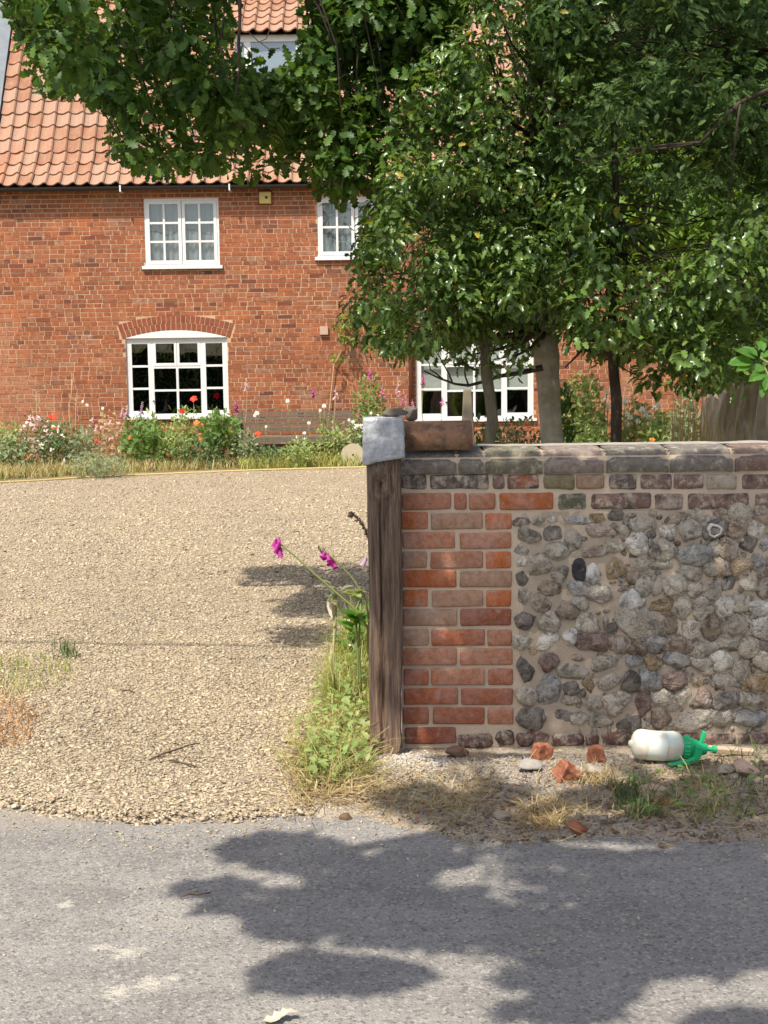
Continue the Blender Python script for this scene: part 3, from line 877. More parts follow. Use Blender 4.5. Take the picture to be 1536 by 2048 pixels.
# lower window under the arch: four lights wide, three panes high, the middle top pair hinged
def big_window(w, lab, arched, blind):
    x0, x1, z0, z1 = w; y = HY + 0.045
    win = outer_frame(w, y, 0.045); win['label'] = lab
    f = 0.047
    wd = x1 - x0
    cx = [x0 + f, x0 + wd * 0.252, x0 + wd * 0.497, x0 + wd * 0.742, x1 - f]
    h = z1 - z0
    def mull(x, a, c, wdt=0.04):
        b = MB(); bar(b, x - wdt / 2, x + wdt / 2, a, c, y + .006, y + .062); b.build('mullion', MT['white'], win)
    mull(cx[1], z0 + f, z1 - f, 0.05); mull(cx[3], z0 + f, z1 - f, 0.05)
    zt = z0 + h * 0.632
    b = MB(); bar(b, cx[1] + .025, cx[3] - .025, zt - .022, zt + .022, y + .008, y + .06); b.build('transom', MT['white'], win)
    casement(win, cx[0], cx[1] - .025, z0 + f, z1 - f, y + 0.002, 1, 3, 0.042, 0.036)
    casement(win, cx[3] + .025, cx[4], z0 + f, z1 - f, y + 0.002, 1, 3, 0.042, 0.036)
    casement(win, cx[1] + .025, cx[2] - .003, zt + .022, z1 - f, y + 0.001, 1, 1, 0.040)
    casement(win, cx[2] + .003, cx[3] - .025, zt + .022, z1 - f, y + 0.001, 1, 1, 0.040)
    mull(cx[2], z0 + f, zt - .022, 0.038)
    zm = z0 + h * 0.335
    for a, c in ((cx[1] + .025, cx[2] - .019), (cx[2] + .019, cx[3] - .025)):
        b = MB(); bar(b, a, c, zm - .017, zm + .017, y + .01, y + .05); b.build('glazing_bar', MT['white'], win)
        pane_at(win, a, c, z0 + f, zm - .017, y + .03); pane_at(win, a, c, zm + .017, zt - .022, y + .03)
    b = MB(); b.tube([(cx[1], y - .004, z0 + h * 0.2), (cx[1] + .02, y - .02, z0 + h * 0.2)], 0.012, 6); b.build('latch', MT['black'], win)
    sill_at(win, x0 - 0.04, x1 + 0.05, z0 + 0.004, HY - 0.05, HY + 0.09, 0.045)
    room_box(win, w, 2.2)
    if arched:
        b = MB(); n = 20; vs = []; y0 = MY - 0.004
        for i in range(n + 1):
            t = -1 + 2 * i / n; x = A_CX + t * A_HALF
            zz = A_CZ + math.sqrt(A_RAD ** 2 - (x - A_CX) ** 2) + 0.004
            vs += [(x, y0, z1 + 0.003), (x, y0, max(zz, z1 + 0.005)), (x, y0 + .08, max(zz, z1 + 0.005))]
        fs = []
        for i in range(n):
            a = 3 * i
            fs += [(a, a + 3, a + 4, a + 1), (a + 1, a + 4, a + 5, a + 2)]
        b.add(vs, fs); b.build('arched_head', MT['white'], win)
    if blind:
        curtain(win, x0 + .02, x1 - .02, hz(782, 900), z1 - .05, HY + 0.135, MT['blind'], 'blind', 0.001)
    return win
big_window(W3, 'white twelve pane window under the segmental brick arch', True, False)
big_window(W4, 'white window with pale blind seen between the tree trunks', False, True)

# roof: courses of pantiles on a slope that kicks out over the eaves
GAUGE, TW = 0.272, 28.2 / F * (HY - 0.1)
path = [(HY - 0.20, EAVE + 0.03)]
for i in range(24):
    a = R(46) if i < 2 else (R(53) if i < 3 else R(60))
    y, z = path[-1]
    path.append((y + GAUGE * math.cos(a), z + GAUGE * math.sin(a)))
b = MB()
v = []
for (y, z) in path: v += [(HX0 - .1, y + 0.03, z - 0.03), (HX1 + .1, y + 0.03, z - 0.03)]
n = len(path)
fs = [(2 * i, 2 * i + 1, 2 * i + 3, 2 * i + 2) for i in range(n - 1)]
yr, zr = path[-1]
v += [(HX0 - .1, HY + 6.2, EAVE), (HX1 + .1, HY + 6.2, EAVE)]
fs.append((2 * n - 2, 2 * n - 1, 2 * n + 1, 2 * n))
for s_ in (0, 1):
    fs.append(tuple(2 * i + s_ for i in range(n)) + (2 * n + s_,))
b.add(v, fs)
roof = b.build('roof', plain('roof_felt', (0.07, 0.035, 0.025), 0.95), house)

PROF = [(0.0, 0.016), (0.12, 0.001), (0.3, -0.006), (0.47, 0.004), (0.62, 0.026), (0.76, 0.050), (0.87, 0.056), (0.96, 0.034), (1.0, -0.004)]
def tile_geo(w, L):
    v = []
    for (u, h) in PROF: v.append((u * w, 0.0, h + 0.030))
    for (u, h) in PROF: v.append((u * w, L, h + 0.002))
    for (u, h) in PROF: v.append((u * w, 0.002, h + 0.030 - 0.026))
    k = len(PROF)
    f = [(i, i + 1, k + i + 1, k + i) for i in range(k - 1)] + [(2 * k + i, 2 * k + i + 1, i + 1, i) for i in range(k - 1)]
    return v, f
tv, tf = tile_geo(TW, GAUGE * 1.13)
tmb = MB(); tmb.add(tv, tf)
tile_me = tmb.mesh('tile', MT['tile'], False)
tstuff = MB()
XT0 = at(20, 140, 23.95).x
rt = random.Random(11)
def lay_tiles(x0, x1, path_, parent, count_rule, stuff_mb, me, row0=0):
    for r_ in range(row0, len(path_) - 1):
        (y, z), (y2, z2) = path_[r_], path_[r_ + 1]
        a = math.atan2(z2 - z, y2 - y)
        off = rt.uniform(-0.006, 0.006)
        x = x0 + off
        while x < x1:
            rot = Matrix.Rotation(a + rt.gauss(0, 0.008), 4, 'X') @ Matrix.Rotation(rt.gauss(0, 0.006), 4, 'Z')
            M = Matrix.Translation((x + rt.gauss(0, 0.002), y - 0.01 * math.sin(a), z + 0.01 * math.cos(a) + rt.gauss(0, 0.0015))) @ rot
            p2, _ = proj(np.array([M.translation[:]]))
            if count_rule(p2[0][0], p2[0][1]):
                o = link('tile', me, parent)
                o.matrix_basis = M
            else:
                stuff_mb.add([M @ Vector(q) for q in tv], tf)
            x += TW
ntile = [0]
def rule(px, py):
    ok = (-30 < px < 250 and -10 < py < 400) or (py > 305 and px < 720 and py < 400 and px > -30)
    if ok and ntile[0] < 297:
        ntile[0] += 1
        return True
    return False
lay_tiles(XT0, HX1, path, roof, rule, tstuff, tile_me)
lay_tiles(XT0 - TW * 9, XT0 - 0.01, path[:4], roof, lambda a, c: False, tstuff, tile_me)
o = tstuff.build('tile', MT['tile'], roof); o['kind'] = 'stuff'
# grey cement fillet and verge slab beside the tiles
b = MB(); v = []
for (y, z) in path[3:]: v += [(XT0 - 1.6, y - 0.02, z + 0.10), (XT0 - 0.03, y - 0.02, z + 0.10), (XT0 - 0.02, y + 0.05, z - 0.03)]
fs = []
for i in range(len(path[3:]) - 1):
    a = 3 * i
    fs += [(a, a + 1, a + 4, a + 3), (a + 1, a + 2, a + 5, a + 4)]
fs.append((0, 1, 2))
b.add(v, fs)
o = b.build('roof_slab', plain('grey_slate_slab', (0.18, 0.20, 0.22), 0.7, 0.3, 0.3, 8, 0.2), roof)
o['label'] = 'blue grey slab beside the pantiles'
# eaves: soffit board, gutter, brackets
b = MB(); b.box(HX0, HX1, HY - 0.16, HY + 0.02, EAVE - 0.015, EAVE + 0.012); b.build('soffit', plain('dark_board', (0.05, 0.035, 0.028), 0.8), house)
b = MB(); gz = hz(380, 300) + 0.03; gy = HY - 0.20; v = []
for x in (HX0, HX1):
    for i in range(9):
        a = math.pi + math.pi * i / 8
        v.append((x, gy + 0.055 * math.cos(a), gz + 0.055 * math.sin(a)))
b.add(v, [(i, i + 1, 10 + i, 9 + i) for i in range(8)])
b.build('gutter', MT['black'], house, True)
for px in (246, 462, 690):
    x = hx(px, 376); b = MB()
    b.box(x - 0.012, x + 0.012, gy - 0.066, gy - 0.056, gz - 0.085, gz + 0.02)
    b.box(x - 0.012, x + 0.012, gy - 0.056, HY, gz - 0.085, gz - 0.065)
    b.build('gutter_bracket', MT['white'], house)
# dark red downpipe between the lower windows
x = hx(822, 760); b = MB(); b.tube([(x, HY - 0.06, 0), (x, HY - 0.06, EAVE - 0.1)], 0.04, 10); b.build('downpipe', plain('red_brown_pipe', (0.16, 0.055, 0.035), 0.6), house, True)

# dormer with a shallow tiled roof
DY = 23.68
dorm = MB()
dx0, dx1 = at(470, 100, DY).x, at(770, 100, DY).x
dz1 = at(540, 70, DY).z; dz0 = dz1 - 0.78
dorm.box(dx0, dx1, DY + 0.03, DY + 1.6, dz0 - 0.15, dz1, skip=('k', 'b'))
dormer = dorm.build('dormer', plain('dormer_render', (0.45, 0.42, 0.38), 0.9), house)
f = MB(); f.box(dx0 - .02, dx1 + .02, DY - 0.02, DY + 0.05, dz1 - 0.11, dz1 - 0.002); f.build('fascia', MT['white'], dormer)
wx = [at(p, 100, DY).x for p in (478, 495, 598, 612, 700, 715)]
wf = MB()
for i in range(6): wf.box(wx[i] - .055, wx[i] + .055, DY - 0.012, DY + 0.04, dz0, dz1 - 0.112) if i in (1, 2, 4) else None
wf.box(dx0, dx1, DY - 0.014, DY + 0.04, dz0 - 0.06, dz0 - 0.002)
wo_ = wf.build('window', MT['white'], dormer)
p_ = MB(); p_.box(dx0 + .02, dx1 - .02, DY + 0.012, DY + 0.02, dz0, dz1 - .115); p_.build('pane', MT['glass'], dormer)
p_ = MB(); p_.box(dx0 + .01, dx1 - .01, DY + 0.022, DY + 0.026, dz0, dz1 - .115); p_.build('net_curtain', plain('dormer_blue_net', (0.33, 0.37, 0.42), 0.8), dormer)
dpath = [(DY - 0.12, dz1 + 0.01)]
for i in range(6):
    y, z = dpath[-1]; a = R(38)
    dpath.append((y + GAUGE * math.cos(a), z + GAUGE * math.sin(a)))
ds = MB()
lay_tiles(dx0 - .1, dx1 + .05, dpath, dormer, lambda a, c: False, ds, tile_me)
o = ds.build('tile', MT['tile'], dormer); o['kind'] = 'stuff'
b = MB(); v = []
for (y, z) in dpath: v += [(dx0 - .1, y + .02, z - .02), (dx1 + .1, y + .02, z - .02)]
b.add(v, [(2 * i, 2 * i + 1, 2 * i + 3, 2 * i + 2) for i in range(len(dpath) - 1)])
b.build('dormer_deck', MT['room'], dormer)

# alarm box fixed high on the wall
ax, az = hx(531, 396), hz(396, 531)
al = empty('alarm_box', (ax, HY, az), 'small yellowed square alarm box between the upper windows', 'alarm box')
b = MB(); b.box(ax - .098, ax + .098, HY - 0.075, HY + .004, az - .098, az + .098)
me = b.mesh('housing', MT['boxcream']); o = link('housing', me, al)
mod = o.modifiers.new('soft', 'BEVEL'); mod.width = 0.018; mod.segments = 2
b = MB(); b.tube([(ax + .02, HY - 0.076, az), (ax + .02, HY - 0.083, az)], 0.024, 12); b.build('sounder_hole', MT['black'], al)
b = MB(); b.box(ax - .112, ax + .112, HY - 0.02, HY + .003, az - .112, az + .115); b.build('backplate', plain('box_backplate', (0.16, 0.06, 0.03), 0.7), al)
# ---------------------------------------------------------------- the garden wall
WY = 5.32
def wx_(px, py=1200): return at(px, py, WY).x
def wz_(py, px=1000): return at(px, py, WY).z
gw = empty('garden_wall', (wx_(1100), WY, 0), 'low flint wall with brick pier and moulded brick coping beside the gate post', 'wall')

def rbox(w, d, h, r, seed, jit=0.0025, cuts=1):
    """Rounded, slightly uneven block centred on the origin, front at -d/2."""
    rr = random.Random(seed)
    def axis(a):
        inner = a - r
        return [-a, -inner] + [(-inner + 2 * inner * (i + 1) / (cuts + 1)) for i in range(cuts)] + [inner, a]
    ax = [axis(w / 2), axis(d / 2), axis(h / 2)]
    half = (w / 2, d / 2, h / 2)
    idx = {}; V = []; Fc = []
    o3 = rr.uniform(0, 100)
    def vert(p):
        if p in idx: return idx[p]
        q = Vector(p)
        c = Vector([max(-half[i] + r, min(half[i] - r, q[i])) for i in range(3)])
        dd = q - c
        if dd.length > 1e-9: q = c + dd.normalized() * min(r, max(abs(dd[0]), abs(dd[1]), abs(dd[2])))
        nz = mnoise.noise_vector((q * 18) + Vector((o3, 0, 0)))
        q = q + nz * jit + mnoise.noise_vector((q * 55) + Vector((o3, 5, 0))) * jit * 0.5
        idx[p] = len(V); V.append(q)
        return idx[p]
    for a in range(3):
        u, w_ = (a + 1) % 3, (a + 2) % 3
        for sgn in (-1, 1):
            for i in range(len(ax[u]) - 1):
                for j in range(len(ax[w_]) - 1):
                    q = []
                    for (ii, jj) in ((i, j), (i + 1, j), (i + 1, j + 1), (i, j + 1)):
                        p = [0, 0, 0]; p[a] = sgn * half[a]; p[u] = ax[u][ii]; p[w_] = ax[w_][jj]
                        q.append(vert(tuple(p)))
                    Fc.append(tuple(q if sgn > 0 else q[::-1]))
    b = MB(); b.v = [tuple(p) for p in V]; b.f = Fc
    return b

def wall_brick(px0, px1, py0, py1, col, mat='brick', dep=0.0, jit=0.0022, r=0.009, tilt=0.0):
    mx, my = (px0 + px1) / 2, (py0 + py1) / 2
    x0, x1 = wx_(px0, my), wx_(px1, my); z0, z1 = wz_(py1, mx), wz_(py0, mx)
    b = rbox(x1 - x0, 0.10, z1 - z0, min(r, (z1 - z0) * 0.3), int(px0 * 7 + py0), jit)
    o = link('brick', b.mesh('brick', MT[mat], True), gw, ((x0 + x1) / 2, WY + 0.05 - dep, (z0 + z1) / 2))
    o.color = (*col, 1); o.rotation_euler = (0, tilt, 0)
    return o

ORANGE = (0.46, 0.145, 0.055); RED = (0.40, 0.14, 0.072); SALMON = (0.45, 0.20, 0.115); PALE = (0.42, 0.245, 0.155)
DEEP = (0.33, 0.11, 0.06); BUFF = (0.36, 0.22, 0.13)
PURP = (0.22, 0.13, 0.105); DARK = (0.15, 0.115, 0.095); OLIVE = (0.24, 0.19, 0.095); GREENB = (0.14, 0.15, 0.095); PALEB = (0.42, 0.35, 0.27)
# top old course
rA = [(801, 855, DARK), (860, 978, DARK), (985, 1009, PURP), (1013, 1079, RED), (1086, 1150, OLIVE), (1152, 1210, BUFF), (1217, 1274, DARK), (1281, 1344, PURP), (1346, 1408, PURP), (1412, 1474, PALEB), (1484, 1560, PURP), (1566, 1640, DARK), (1646, 1760, PURP), (1768, 1830, RED), (1838, 1950, DARK), (1958, 2080, PURP)]
for a, c, col in rA: wall_brick(a, c, 948, 979, col, 'brick' if col in (OLIVE, BUFF) else 'old_brick', 0.004, 0.004, 0.012, rnd.gauss(0, .008))
rB = [(803, 902, SALMON), (908, 933, RED), (938, 991, SALMON), (999, 1107, ORANGE), (1115, 1174, GREENB), (1182, 1304, PURP), (1308, 1367, PURP), (1374, 1500, PURP), (1508, 1600, PURP), (1608, 1700, DARK), (1708, 1820, PURP), (1828, 1930, PURP), (1938, 2080, DARK)]
for a, c, col in rB: wall_brick(a, c, 986, 1020, col, 'brick' if a < 1112 else 'old_brick', 0.004, 0.0025 if a < 1112 else 0.005, 0.009 if a < 1112 else 0.014, rnd.gauss(0, .006))
# pier
rows = [1025, 1064, 1103, 1141, 1180, 1218, 1258, 1297, 1337, 1376, 1415, 1454]
pal = {0: [ORANGE, PALE, ORANGE], 1: [SALMON, SALMON], 2: [PALE, SALMON, ORANGE], 3: [ORANGE, PALE], 4: [ORANGE, PALE, ORANGE], 5: [PALE, DEEP], 6: [PALE, RED, SALMON],
       7: [SALMON, SALMON], 8: [RED, SALMON, RED], 9: [RED, RED], 10: [RED, RED, SALMON], 11: [DEEP]}
for i, y in enumerate(rows):
    k = (i / 11.0) * 5
    if i == 11: spans_ = [(808, 912)]
    elif i % 2 == 0: spans_ = [(803 + k * .8, 855 + k * .8), (860 + k, 966 + k), (971 + k, 1022 + k)]
    else: spans_ = [(803 + k * .8, 911 + k), (918 + k, 1022 + k)]
    for (a, c), col in zip(spans_, pal[i]):
        wall_brick(a + rnd.uniform(-1.5, 1.5), c + rnd.uniform(-1.5, 1.5), y + rnd.uniform(-1, 1), y + 34, tuple(v * q_ for q_ in [rnd.uniform(1.0, 1.2)] for v in col), 'brick', 0.003, 0.0022, 0.008, rnd.gauss(0, .005))
# rough footing course
fx = [(916, 985), (990, 1030), (1032, 1068), (1070, 1098), (1101, 1168), (1170, 1200), (1203, 1262), (1266, 1330), (1335, 1400), (1405, 1470), (1476, 1560), (1566, 1660), (1668, 1760), (1770, 1900)]
for a, c in fx:
    wall_brick(a, c, 1464 + rnd.uniform(-2, 3), 1494, rnd.choice([(0.17, 0.085, 0.06), (0.13, 0.085, 0.065), (0.20, 0.11, 0.08)]), 'old_brick', 0.012, 0.010, 0.022, rnd.gauss(0, .03))

# coping of moulded bricks, one by one
cop = [(798, 912), (917, 967), (971, 1084), (1089, 1207), (1213, 1337), (1341, 1465), (1470, 1590), (1595, 1715), (1720, 1840), (1845, 1965), (1970, 2080)]
ccol = [(0.20, 0.165, 0.14), (0.19, 0.17, 0.135), (0.185, 0.165, 0.11), (0.255, 0.195, 0.16), (0.185, 0.165, 0.13), (0.19, 0.165, 0.14), (0.215, 0.145, 0.115), (0.19, 0.16, 0.13), (0.19, 0.165, 0.12), (0.2, 0.15, 0.12), (0.19, 0.16, 0.13)]
ZT = wz_(900, 1150)
prof = [(-0.006, -0.003), (-0.010, 0.004), (-0.012, 0.022), (-0.011, 0.041), (-0.006, 0.047), (0.016, 0.048), (0.017, 0.054), (0.022, 0.068), (0.036, 0.080), (0.075, 0.091), (0.165, 0.097)]
z_c0 = wz_(944, 1150)
for (a, c), col in zip(cop, ccol):
    x0, x1 = wx_(a, 925), wx_(c, 925)
    b = MB(); n = 9; k = len(prof); sd = rnd.uniform(0, 50)
    V = []
    for i in range(n):
        x = x0 + (x1 - x0) * i / (n - 1)
        e = 0.004 if i in (0, n - 1) else 0.0
        for (dy, dz) in prof:
            nz = mnoise.noise_vector((x * 16 + sd, dy * 20, dz * 22)) * 0.0022
            V.append((x + (0.0 if e else nz.x), WY + dy + e + nz.y, z_c0 + dz - e + nz.z))
    fs = []
    for i in range(n - 1):
        for j in range(k - 1): fs.append((i * k + j, (i + 1) * k + j, (i + 1) * k + j + 1, i * k + j + 1))
    b0 = len(V)
    V += [(x0, WY + .165, z_c0), (x1, WY + .165, z_c0)]
    fs.append(tuple(range(k - 1, -1, -1)) + (b0,))
    fs.append(tuple((n - 1) * k + j for j in range(k)) + (b0 + 1,))
    b.add(V, fs)
    o = b.build('coping_brick', MT['coping'], gw, True); o.color = (*col, 1)
# mortar body, flaunched top and the bed of the flint panel
WX0, WX1 = wx_(800, 1200), wx_(2080, 1200)
b = MB()
b.box(WX0 + 0.004, WX1, WY + 0.0045, WY + 0.33, -0.06, z_c0 + 0.030)
b.box(WX0 + 0.004, WX1, WY + 0.055, WY + 0.32, z_c0 + 0.043, z_c0 + 0.083)
b.box(WX0 + 0.004, WX1, WY + 0.018, WY + 0.054, z_c0 + 0.031, z_c0 + 0.062)
for (a, c), (a2, c2) in zip(cop, cop[1:]):
    b.box(wx_(c, 925) - .004, wx_(a2, 925) + .004, WY + 0.001, WY + .15, z_c0 + .001, z_c0 + .046)
    b.box(wx_(c, 925) - .004, wx_(a2, 925) + .004, WY + 0.030, WY + .16, z_c0 + .047, z_c0 + .074)
body = b.build('mortar_core', MT['mortar'], gw)
b = MB()
nx = 60; V = []
for i in range(nx + 1):
    x = WX0 + (WX1 - WX0) * i / nx
    for j, (dy, dz) in enumerate(((0.165, 0.0965), (0.21, 0.103), (0.27, 0.099), (0.335, 0.075), (0.345, 0.0))):
        V.append((x, WY + dy, z_c0 + dz + 0.004 * mnoise.noise((x * 9, dy * 9, 1)) * (1 if j else 0.3)))
b.add(V, [(i * 5 + j, (i + 1) * 5 + j, (i + 1) * 5 + j + 1, i * 5 + j + 1) for i in range(nx) for j in range(4)])
b.build('mortar_flaunching', plain('grey_mortar', (0.36, 0.33, 0.28), 0.95, 0.1, 0.35, 24, 0.6), gw, True)
px_, pz0, pz1 = wx_(1025, 1250), wz_(1470, 1250), wz_(1022, 1250)
def bed_z(x, z):
    f = min(1, (x - px_) / 0.04)
    return WY + 0.0125 - f * (0.010 + 0.008 * mnoise.fractal((x * 7, z * 7, 2), 0.8, 2.1, 4) + 0.003 * mnoise.noise((x * 40, z * 40, 0)))
nx, nz_ = 220, 90; V = []
for j in range(nz_ + 1):
    for i in range(nx + 1):
        x = px_ + (WX1 - px_) * i / nx; z = pz0 + (pz1 - pz0) * j / nz_
        V.append((x, bed_z(x, z), z))
b = MB(); b.add(V, [(j * (nx + 1) + i, j * (nx + 1) + i + 1, (j + 1) * (nx + 1) + i + 1, (j + 1) * (nx + 1) + i) for j in range(nz_) for i in range(nx)])
b.build('flint_bed', MT['flint_mortar'], gw, True)

# flints: (x, y, half width, half height, colour) read off a 3x enlargement of the panel
FC = {'g': (0.38, 0.33, 0.25), 'w': (0.54, 0.49, 0.40), 'k': (0.17, 0.145, 0.115), 'K': (0.04, 0.039, 0.038), 'b': (0.33, 0.315, 0.285), 'o': (0.31, 0.215, 0.11), 'n': (0.29, 0.215, 0.15), 'r': (0.20, 0.13, 0.10), 'W': (0.48, 0.45, 0.40), 'p': (0.35, 0.265, 0.195)}
FL = """65 128 40 22 r;165 128 40 25 g;248 112 22 20 w;400 125 75 22 b;520 103 50 24 o;640 92 42 40 k;845 75 25 22 p;110 215 60 50 g;255 200 52 38 k;375 240 38 50 g;550 190 75 30 p;675 190 30 38 g;765 145 58 45 g;990 105 60 32 n;1120 85 60 32 g;1260 72 40 24 n;1370 75 60 45 g;1500 90 40 45 n;
75 300 45 32 g;285 310 66 46 g;510 310 72 36 n;625 275 42 28 g;760 250 62 58 w;945 170 42 50 w;1075 185 65 60 g;1215 180 66 58 k;1350 165 50 55 n;1465 175 50 45 w;915 285 75 55 g;1095 315 90 65 b;1215 295 38 55 g;1305 285 52 65 n;1430 265 55 52 k;1515 260 30 40 b;
165 385 62 56 g;70 370 28 28 w;415 420 34 58 K;490 430 50 52 W;300 440 48 45 g;635 410 48 64 o;780 390 58 45 g;910 390 68 40 g;1070 430 60 40 g;1200 400 46 52 g;1262 400 44 55 n;1375 395 58 58 o;1480 380 45 55 b;
70 465 32 38 k;235 520 60 35 n;400 520 65 38 b;540 560 76 48 g;735 450 38 52 n;800 510 42 50 g;880 500 32 60 g;980 505 62 55 g;1100 530 48 45 g;1200 540 52 55 g;1300 505 60 40 k;1430 510 50 48 g;1505 520 36 55 n;
80 580 36 46 g;190 610 50 46 p;330 660 56 54 n;415 620 38 38 g;710 610 76 60 W;910 625 68 44 o;1030 630 42 58 g;1140 645 54 58 g;1270 635 52 68 w;1370 615 42 50 g;1480 640 64 44 W;
85 720 50 42 k;240 725 54 48 g;460 735 64 46 g;600 770 38 36 k;765 725 132 74 g;955 740 46 60 n;1085 765 74 62 g;1205 745 58 72 n;1340 740 68 56 g;1490 765 58 54 w;
70 850 45 40 g;210 845 64 44 w;355 810 42 44 W;495 845 94 50 r;655 850 62 54 p;760 865 48 50 n;865 855 50 48 b;1000 860 80 48 n;1150 880 68 54 g;1295 855 64 46 g;1420 870 56 58 g;1515 860 36 45 k;
130 905 28 26 o;230 960 46 48 r;400 940 54 26 n;585 965 84 50 g;740 960 44 40 b;850 965 46 46 o;990 945 74 44 b;1145 980 70 48 g;1260 960 62 54 w;1380 1000 50 74 g;1500 970 48 54 g;
90 1010 48 60 k;360 1020 80 40 g;225 1125 74 94 b;715 1080 54 60 k;825 1075 66 58 b;980 1065 76 58 r;1110 1085 44 42 o;1260 1075 74 44 g;1470 1090 70 48 o;580 1080 64 38 g;470 1105 34 38 o;
100 1165 54 54 g;365 1130 42 42 k;370 1185 48 32 g;480 1205 54 38 g;635 1200 80 60 g;785 1205 54 74 r;925 1195 68 58 g;1035 1180 44 50 g;1155 1180 58 74 r;1300 1195 84 58 k;1430 1195 68 48 g;1510 1190 32 50 n;
135 1295 84 54 k;330 1285 66 42 k;405 1310 48 40 g;530 1310 64 42 g;720 1330 74 48 k;890 1290 58 60 n;1085 1310 108 58 g;1270 1290 76 46 g;1430 1300 96 56 b"""
from mathutils import Matrix as _M
_bm = bmesh.new(); bmesh.ops.create_icosphere(_bm, subdivisions=3, radius=1.0); _bm.verts.ensure_lookup_table()
I3V = [v.co.copy() for v in _bm.verts]; I3F = [tuple(v.index for v in f.verts) for f in _bm.faces]; _bm.free()
_bm = bmesh.new(); bmesh.ops.create_icosphere(_bm, subdivisions=2, radius=1.0); _bm.verts.ensure_lookup_table()
I2V = [v.co.copy() for v in _bm.verts]; I2F = [tuple(v.index for v in f.verts) for f in _bm.faces]; _bm.free()
def lump(rx, ry, rz, seed, amp=0.2, fr=1.1, fine=True, chop=0.0):
    V, Fc = (I3V, I3F) if fine else (I2V, I2F)
    o3 = Vector((seed * 1.37 % 97, seed * 0.71 % 53, seed * 0.33 % 31))
    out = []
    rr = random.Random(seed)
    cuts_ = [(Vector((rr.gauss(0, 1), rr.gauss(0, 1), rr.gauss(0, 1))).normalized(), rr.uniform(0.55, 0.85)) for _ in range(int(chop))]
    for v in V:
        d = 1 + amp * mnoise.noise(v * fr + o3) + amp * 0.4 * mnoise.noise(v * fr * 2.7 + o3) + amp * 0.12 * mnoise.noise(v * fr * 7 + o3)
        q = v * d
        for nrm, c in cuts_:
            t = q.dot(nrm)
            if t > c: q = q - nrm * (t - c) * 0.9
        out.append((q.x * rx, q.y * ry, q.z * rz))
    b = MB(); b.v = out; b.f = list(Fc)
    return b
flints = []
for ln in FL.replace('\n', '').split(';'):
    x, y, rx, ry, c = ln.split()
    px, py = 1020 + float(x) / 2.977, 1000 + float(y) / 2.977
    flints.append((wx_(px, py), wz_(py, px), float(rx) / 2.977 / F * WY, float(ry) / 2.977 / F * WY, c))
ff = random.Random(5)
# the panel goes on past the picture, and small stones fill the gaps
tries = 0
while len(flints) < 298 and tries < 60000:
    tries += 1
    inside = ff.random() < 0.6
    x = ff.uniform(wx_(1240), wx_(1536)) if inside else ff.uniform(wx_(1536), WX1 - 0.03); z = ff.uniform(pz0 + .03, pz1 - .025)
    rr_ = ff.uniform(0.008, 0.020) if inside else ff.uniform(0.016, 0.042)
    e = ff.uniform(.75, 1.3)
    if all(((x - a) / (rr_ * e + rx)) ** 2 + ((z - c) / (rr_ / e + ry)) ** 2 > 0.93 for a, c, rx, ry, _ in flints):
        flints.append((x, z, rr_ * e, rr_ / e, ff.choice('ggggwkbonngrn')))
for i, (x, z, rx, ry, c) in enumerate(flints):
    q_ = ff.uniform(.85, 1.2); col = tuple(v * q_ for v in FC[c])
    ry_ = min(rx, ry) * 0.75
    b = lump(rx * 1.3, ry_ * 0.92, ry * 1.3, i + 1, 0.36 if rx > .02 else 0.28, 1.2, rx > 0.016, ff.choice([0, 2, 4, 6, 7]))
    o = link('flint', b.mesh('flint', MT['flint'], True), gw, (x, WY + 0.004 + ff.uniform(-.006, .005), z))
    o.color = (*col, 1)
    o.rotation_euler = (0, ff.gauss(0, .18), 0)
    if abs(rx - 66 / 2.977 / F * WY) < 1e-5 and c == 'k' and z > .6:
        rg = MB(); R_ = [(0.030, 0.002), (0.026, -0.010), (0.021, -0.014), (0.0175, -0.010)]
        V = []
        for k in range(28):
            a = 2 * math.pi * k / 28; w_ = 1 + 0.09 * math.sin(a * 3 + 1) + 0.05 * math.sin(a * 7)
            for (rad, dy) in R_: V.append((x + rad * 0.66 / 0.6 * w_ * math.cos(a) * 1.0, o.location.y - ry_ * 0.72 + dy + 0.012, z + rad * w_ * math.sin(a)))
        rg.add(V, [(4 * k + j, 4 * ((k + 1) % 28) + j, 4 * ((k + 1) % 28) + j + 1, 4 * k + j + 1) for k in range(28) for j in range(3)])
        rg.build('white_rind', plain('white_flint_rind', (0.58, 0.55, 0.50), 0.85, 0.2, 0.2, 60), o, True)

# the smallest stones, packed into the gaps
gal = MB(); tries = 0; small = []
while len(small) < 560 and tries < 60000:
    tries += 1
    x = ff.uniform(wx_(1150), WX1 - .02); z = ff.uniform(pz0 + .01, pz1 - .01)
    if x < wx_(1240) and ff.random() < .75: continue
    rr_ = ff.uniform(.006, .016); e = ff.uniform(.6, 1.5)
    if all(((x - a) / (rr_ * e + rx)) ** 2 + ((z - c) / (rr_ / e + ry)) ** 2 > 0.80 for a, c, rx, ry in [(f[0], f[1], f[2], f[3]) for f in flints] + small):
        small.append((x, z, rr_ * e, rr_ / e))
        l_ = lump(rr_ * e * 1.15, rr_ * .8, rr_ / e * 1.15, 900 + len(small), .3, 1.2, False, 3)
        gal.add([(x + a, WY + .002 + b_, z + c) for a, b_, c in l_.v], l_.f)
o = gal.build('flint', MT['flint'], gw, True); o['kind'] = 'stuff'; o.color = (0.26, 0.22, 0.165, 1)

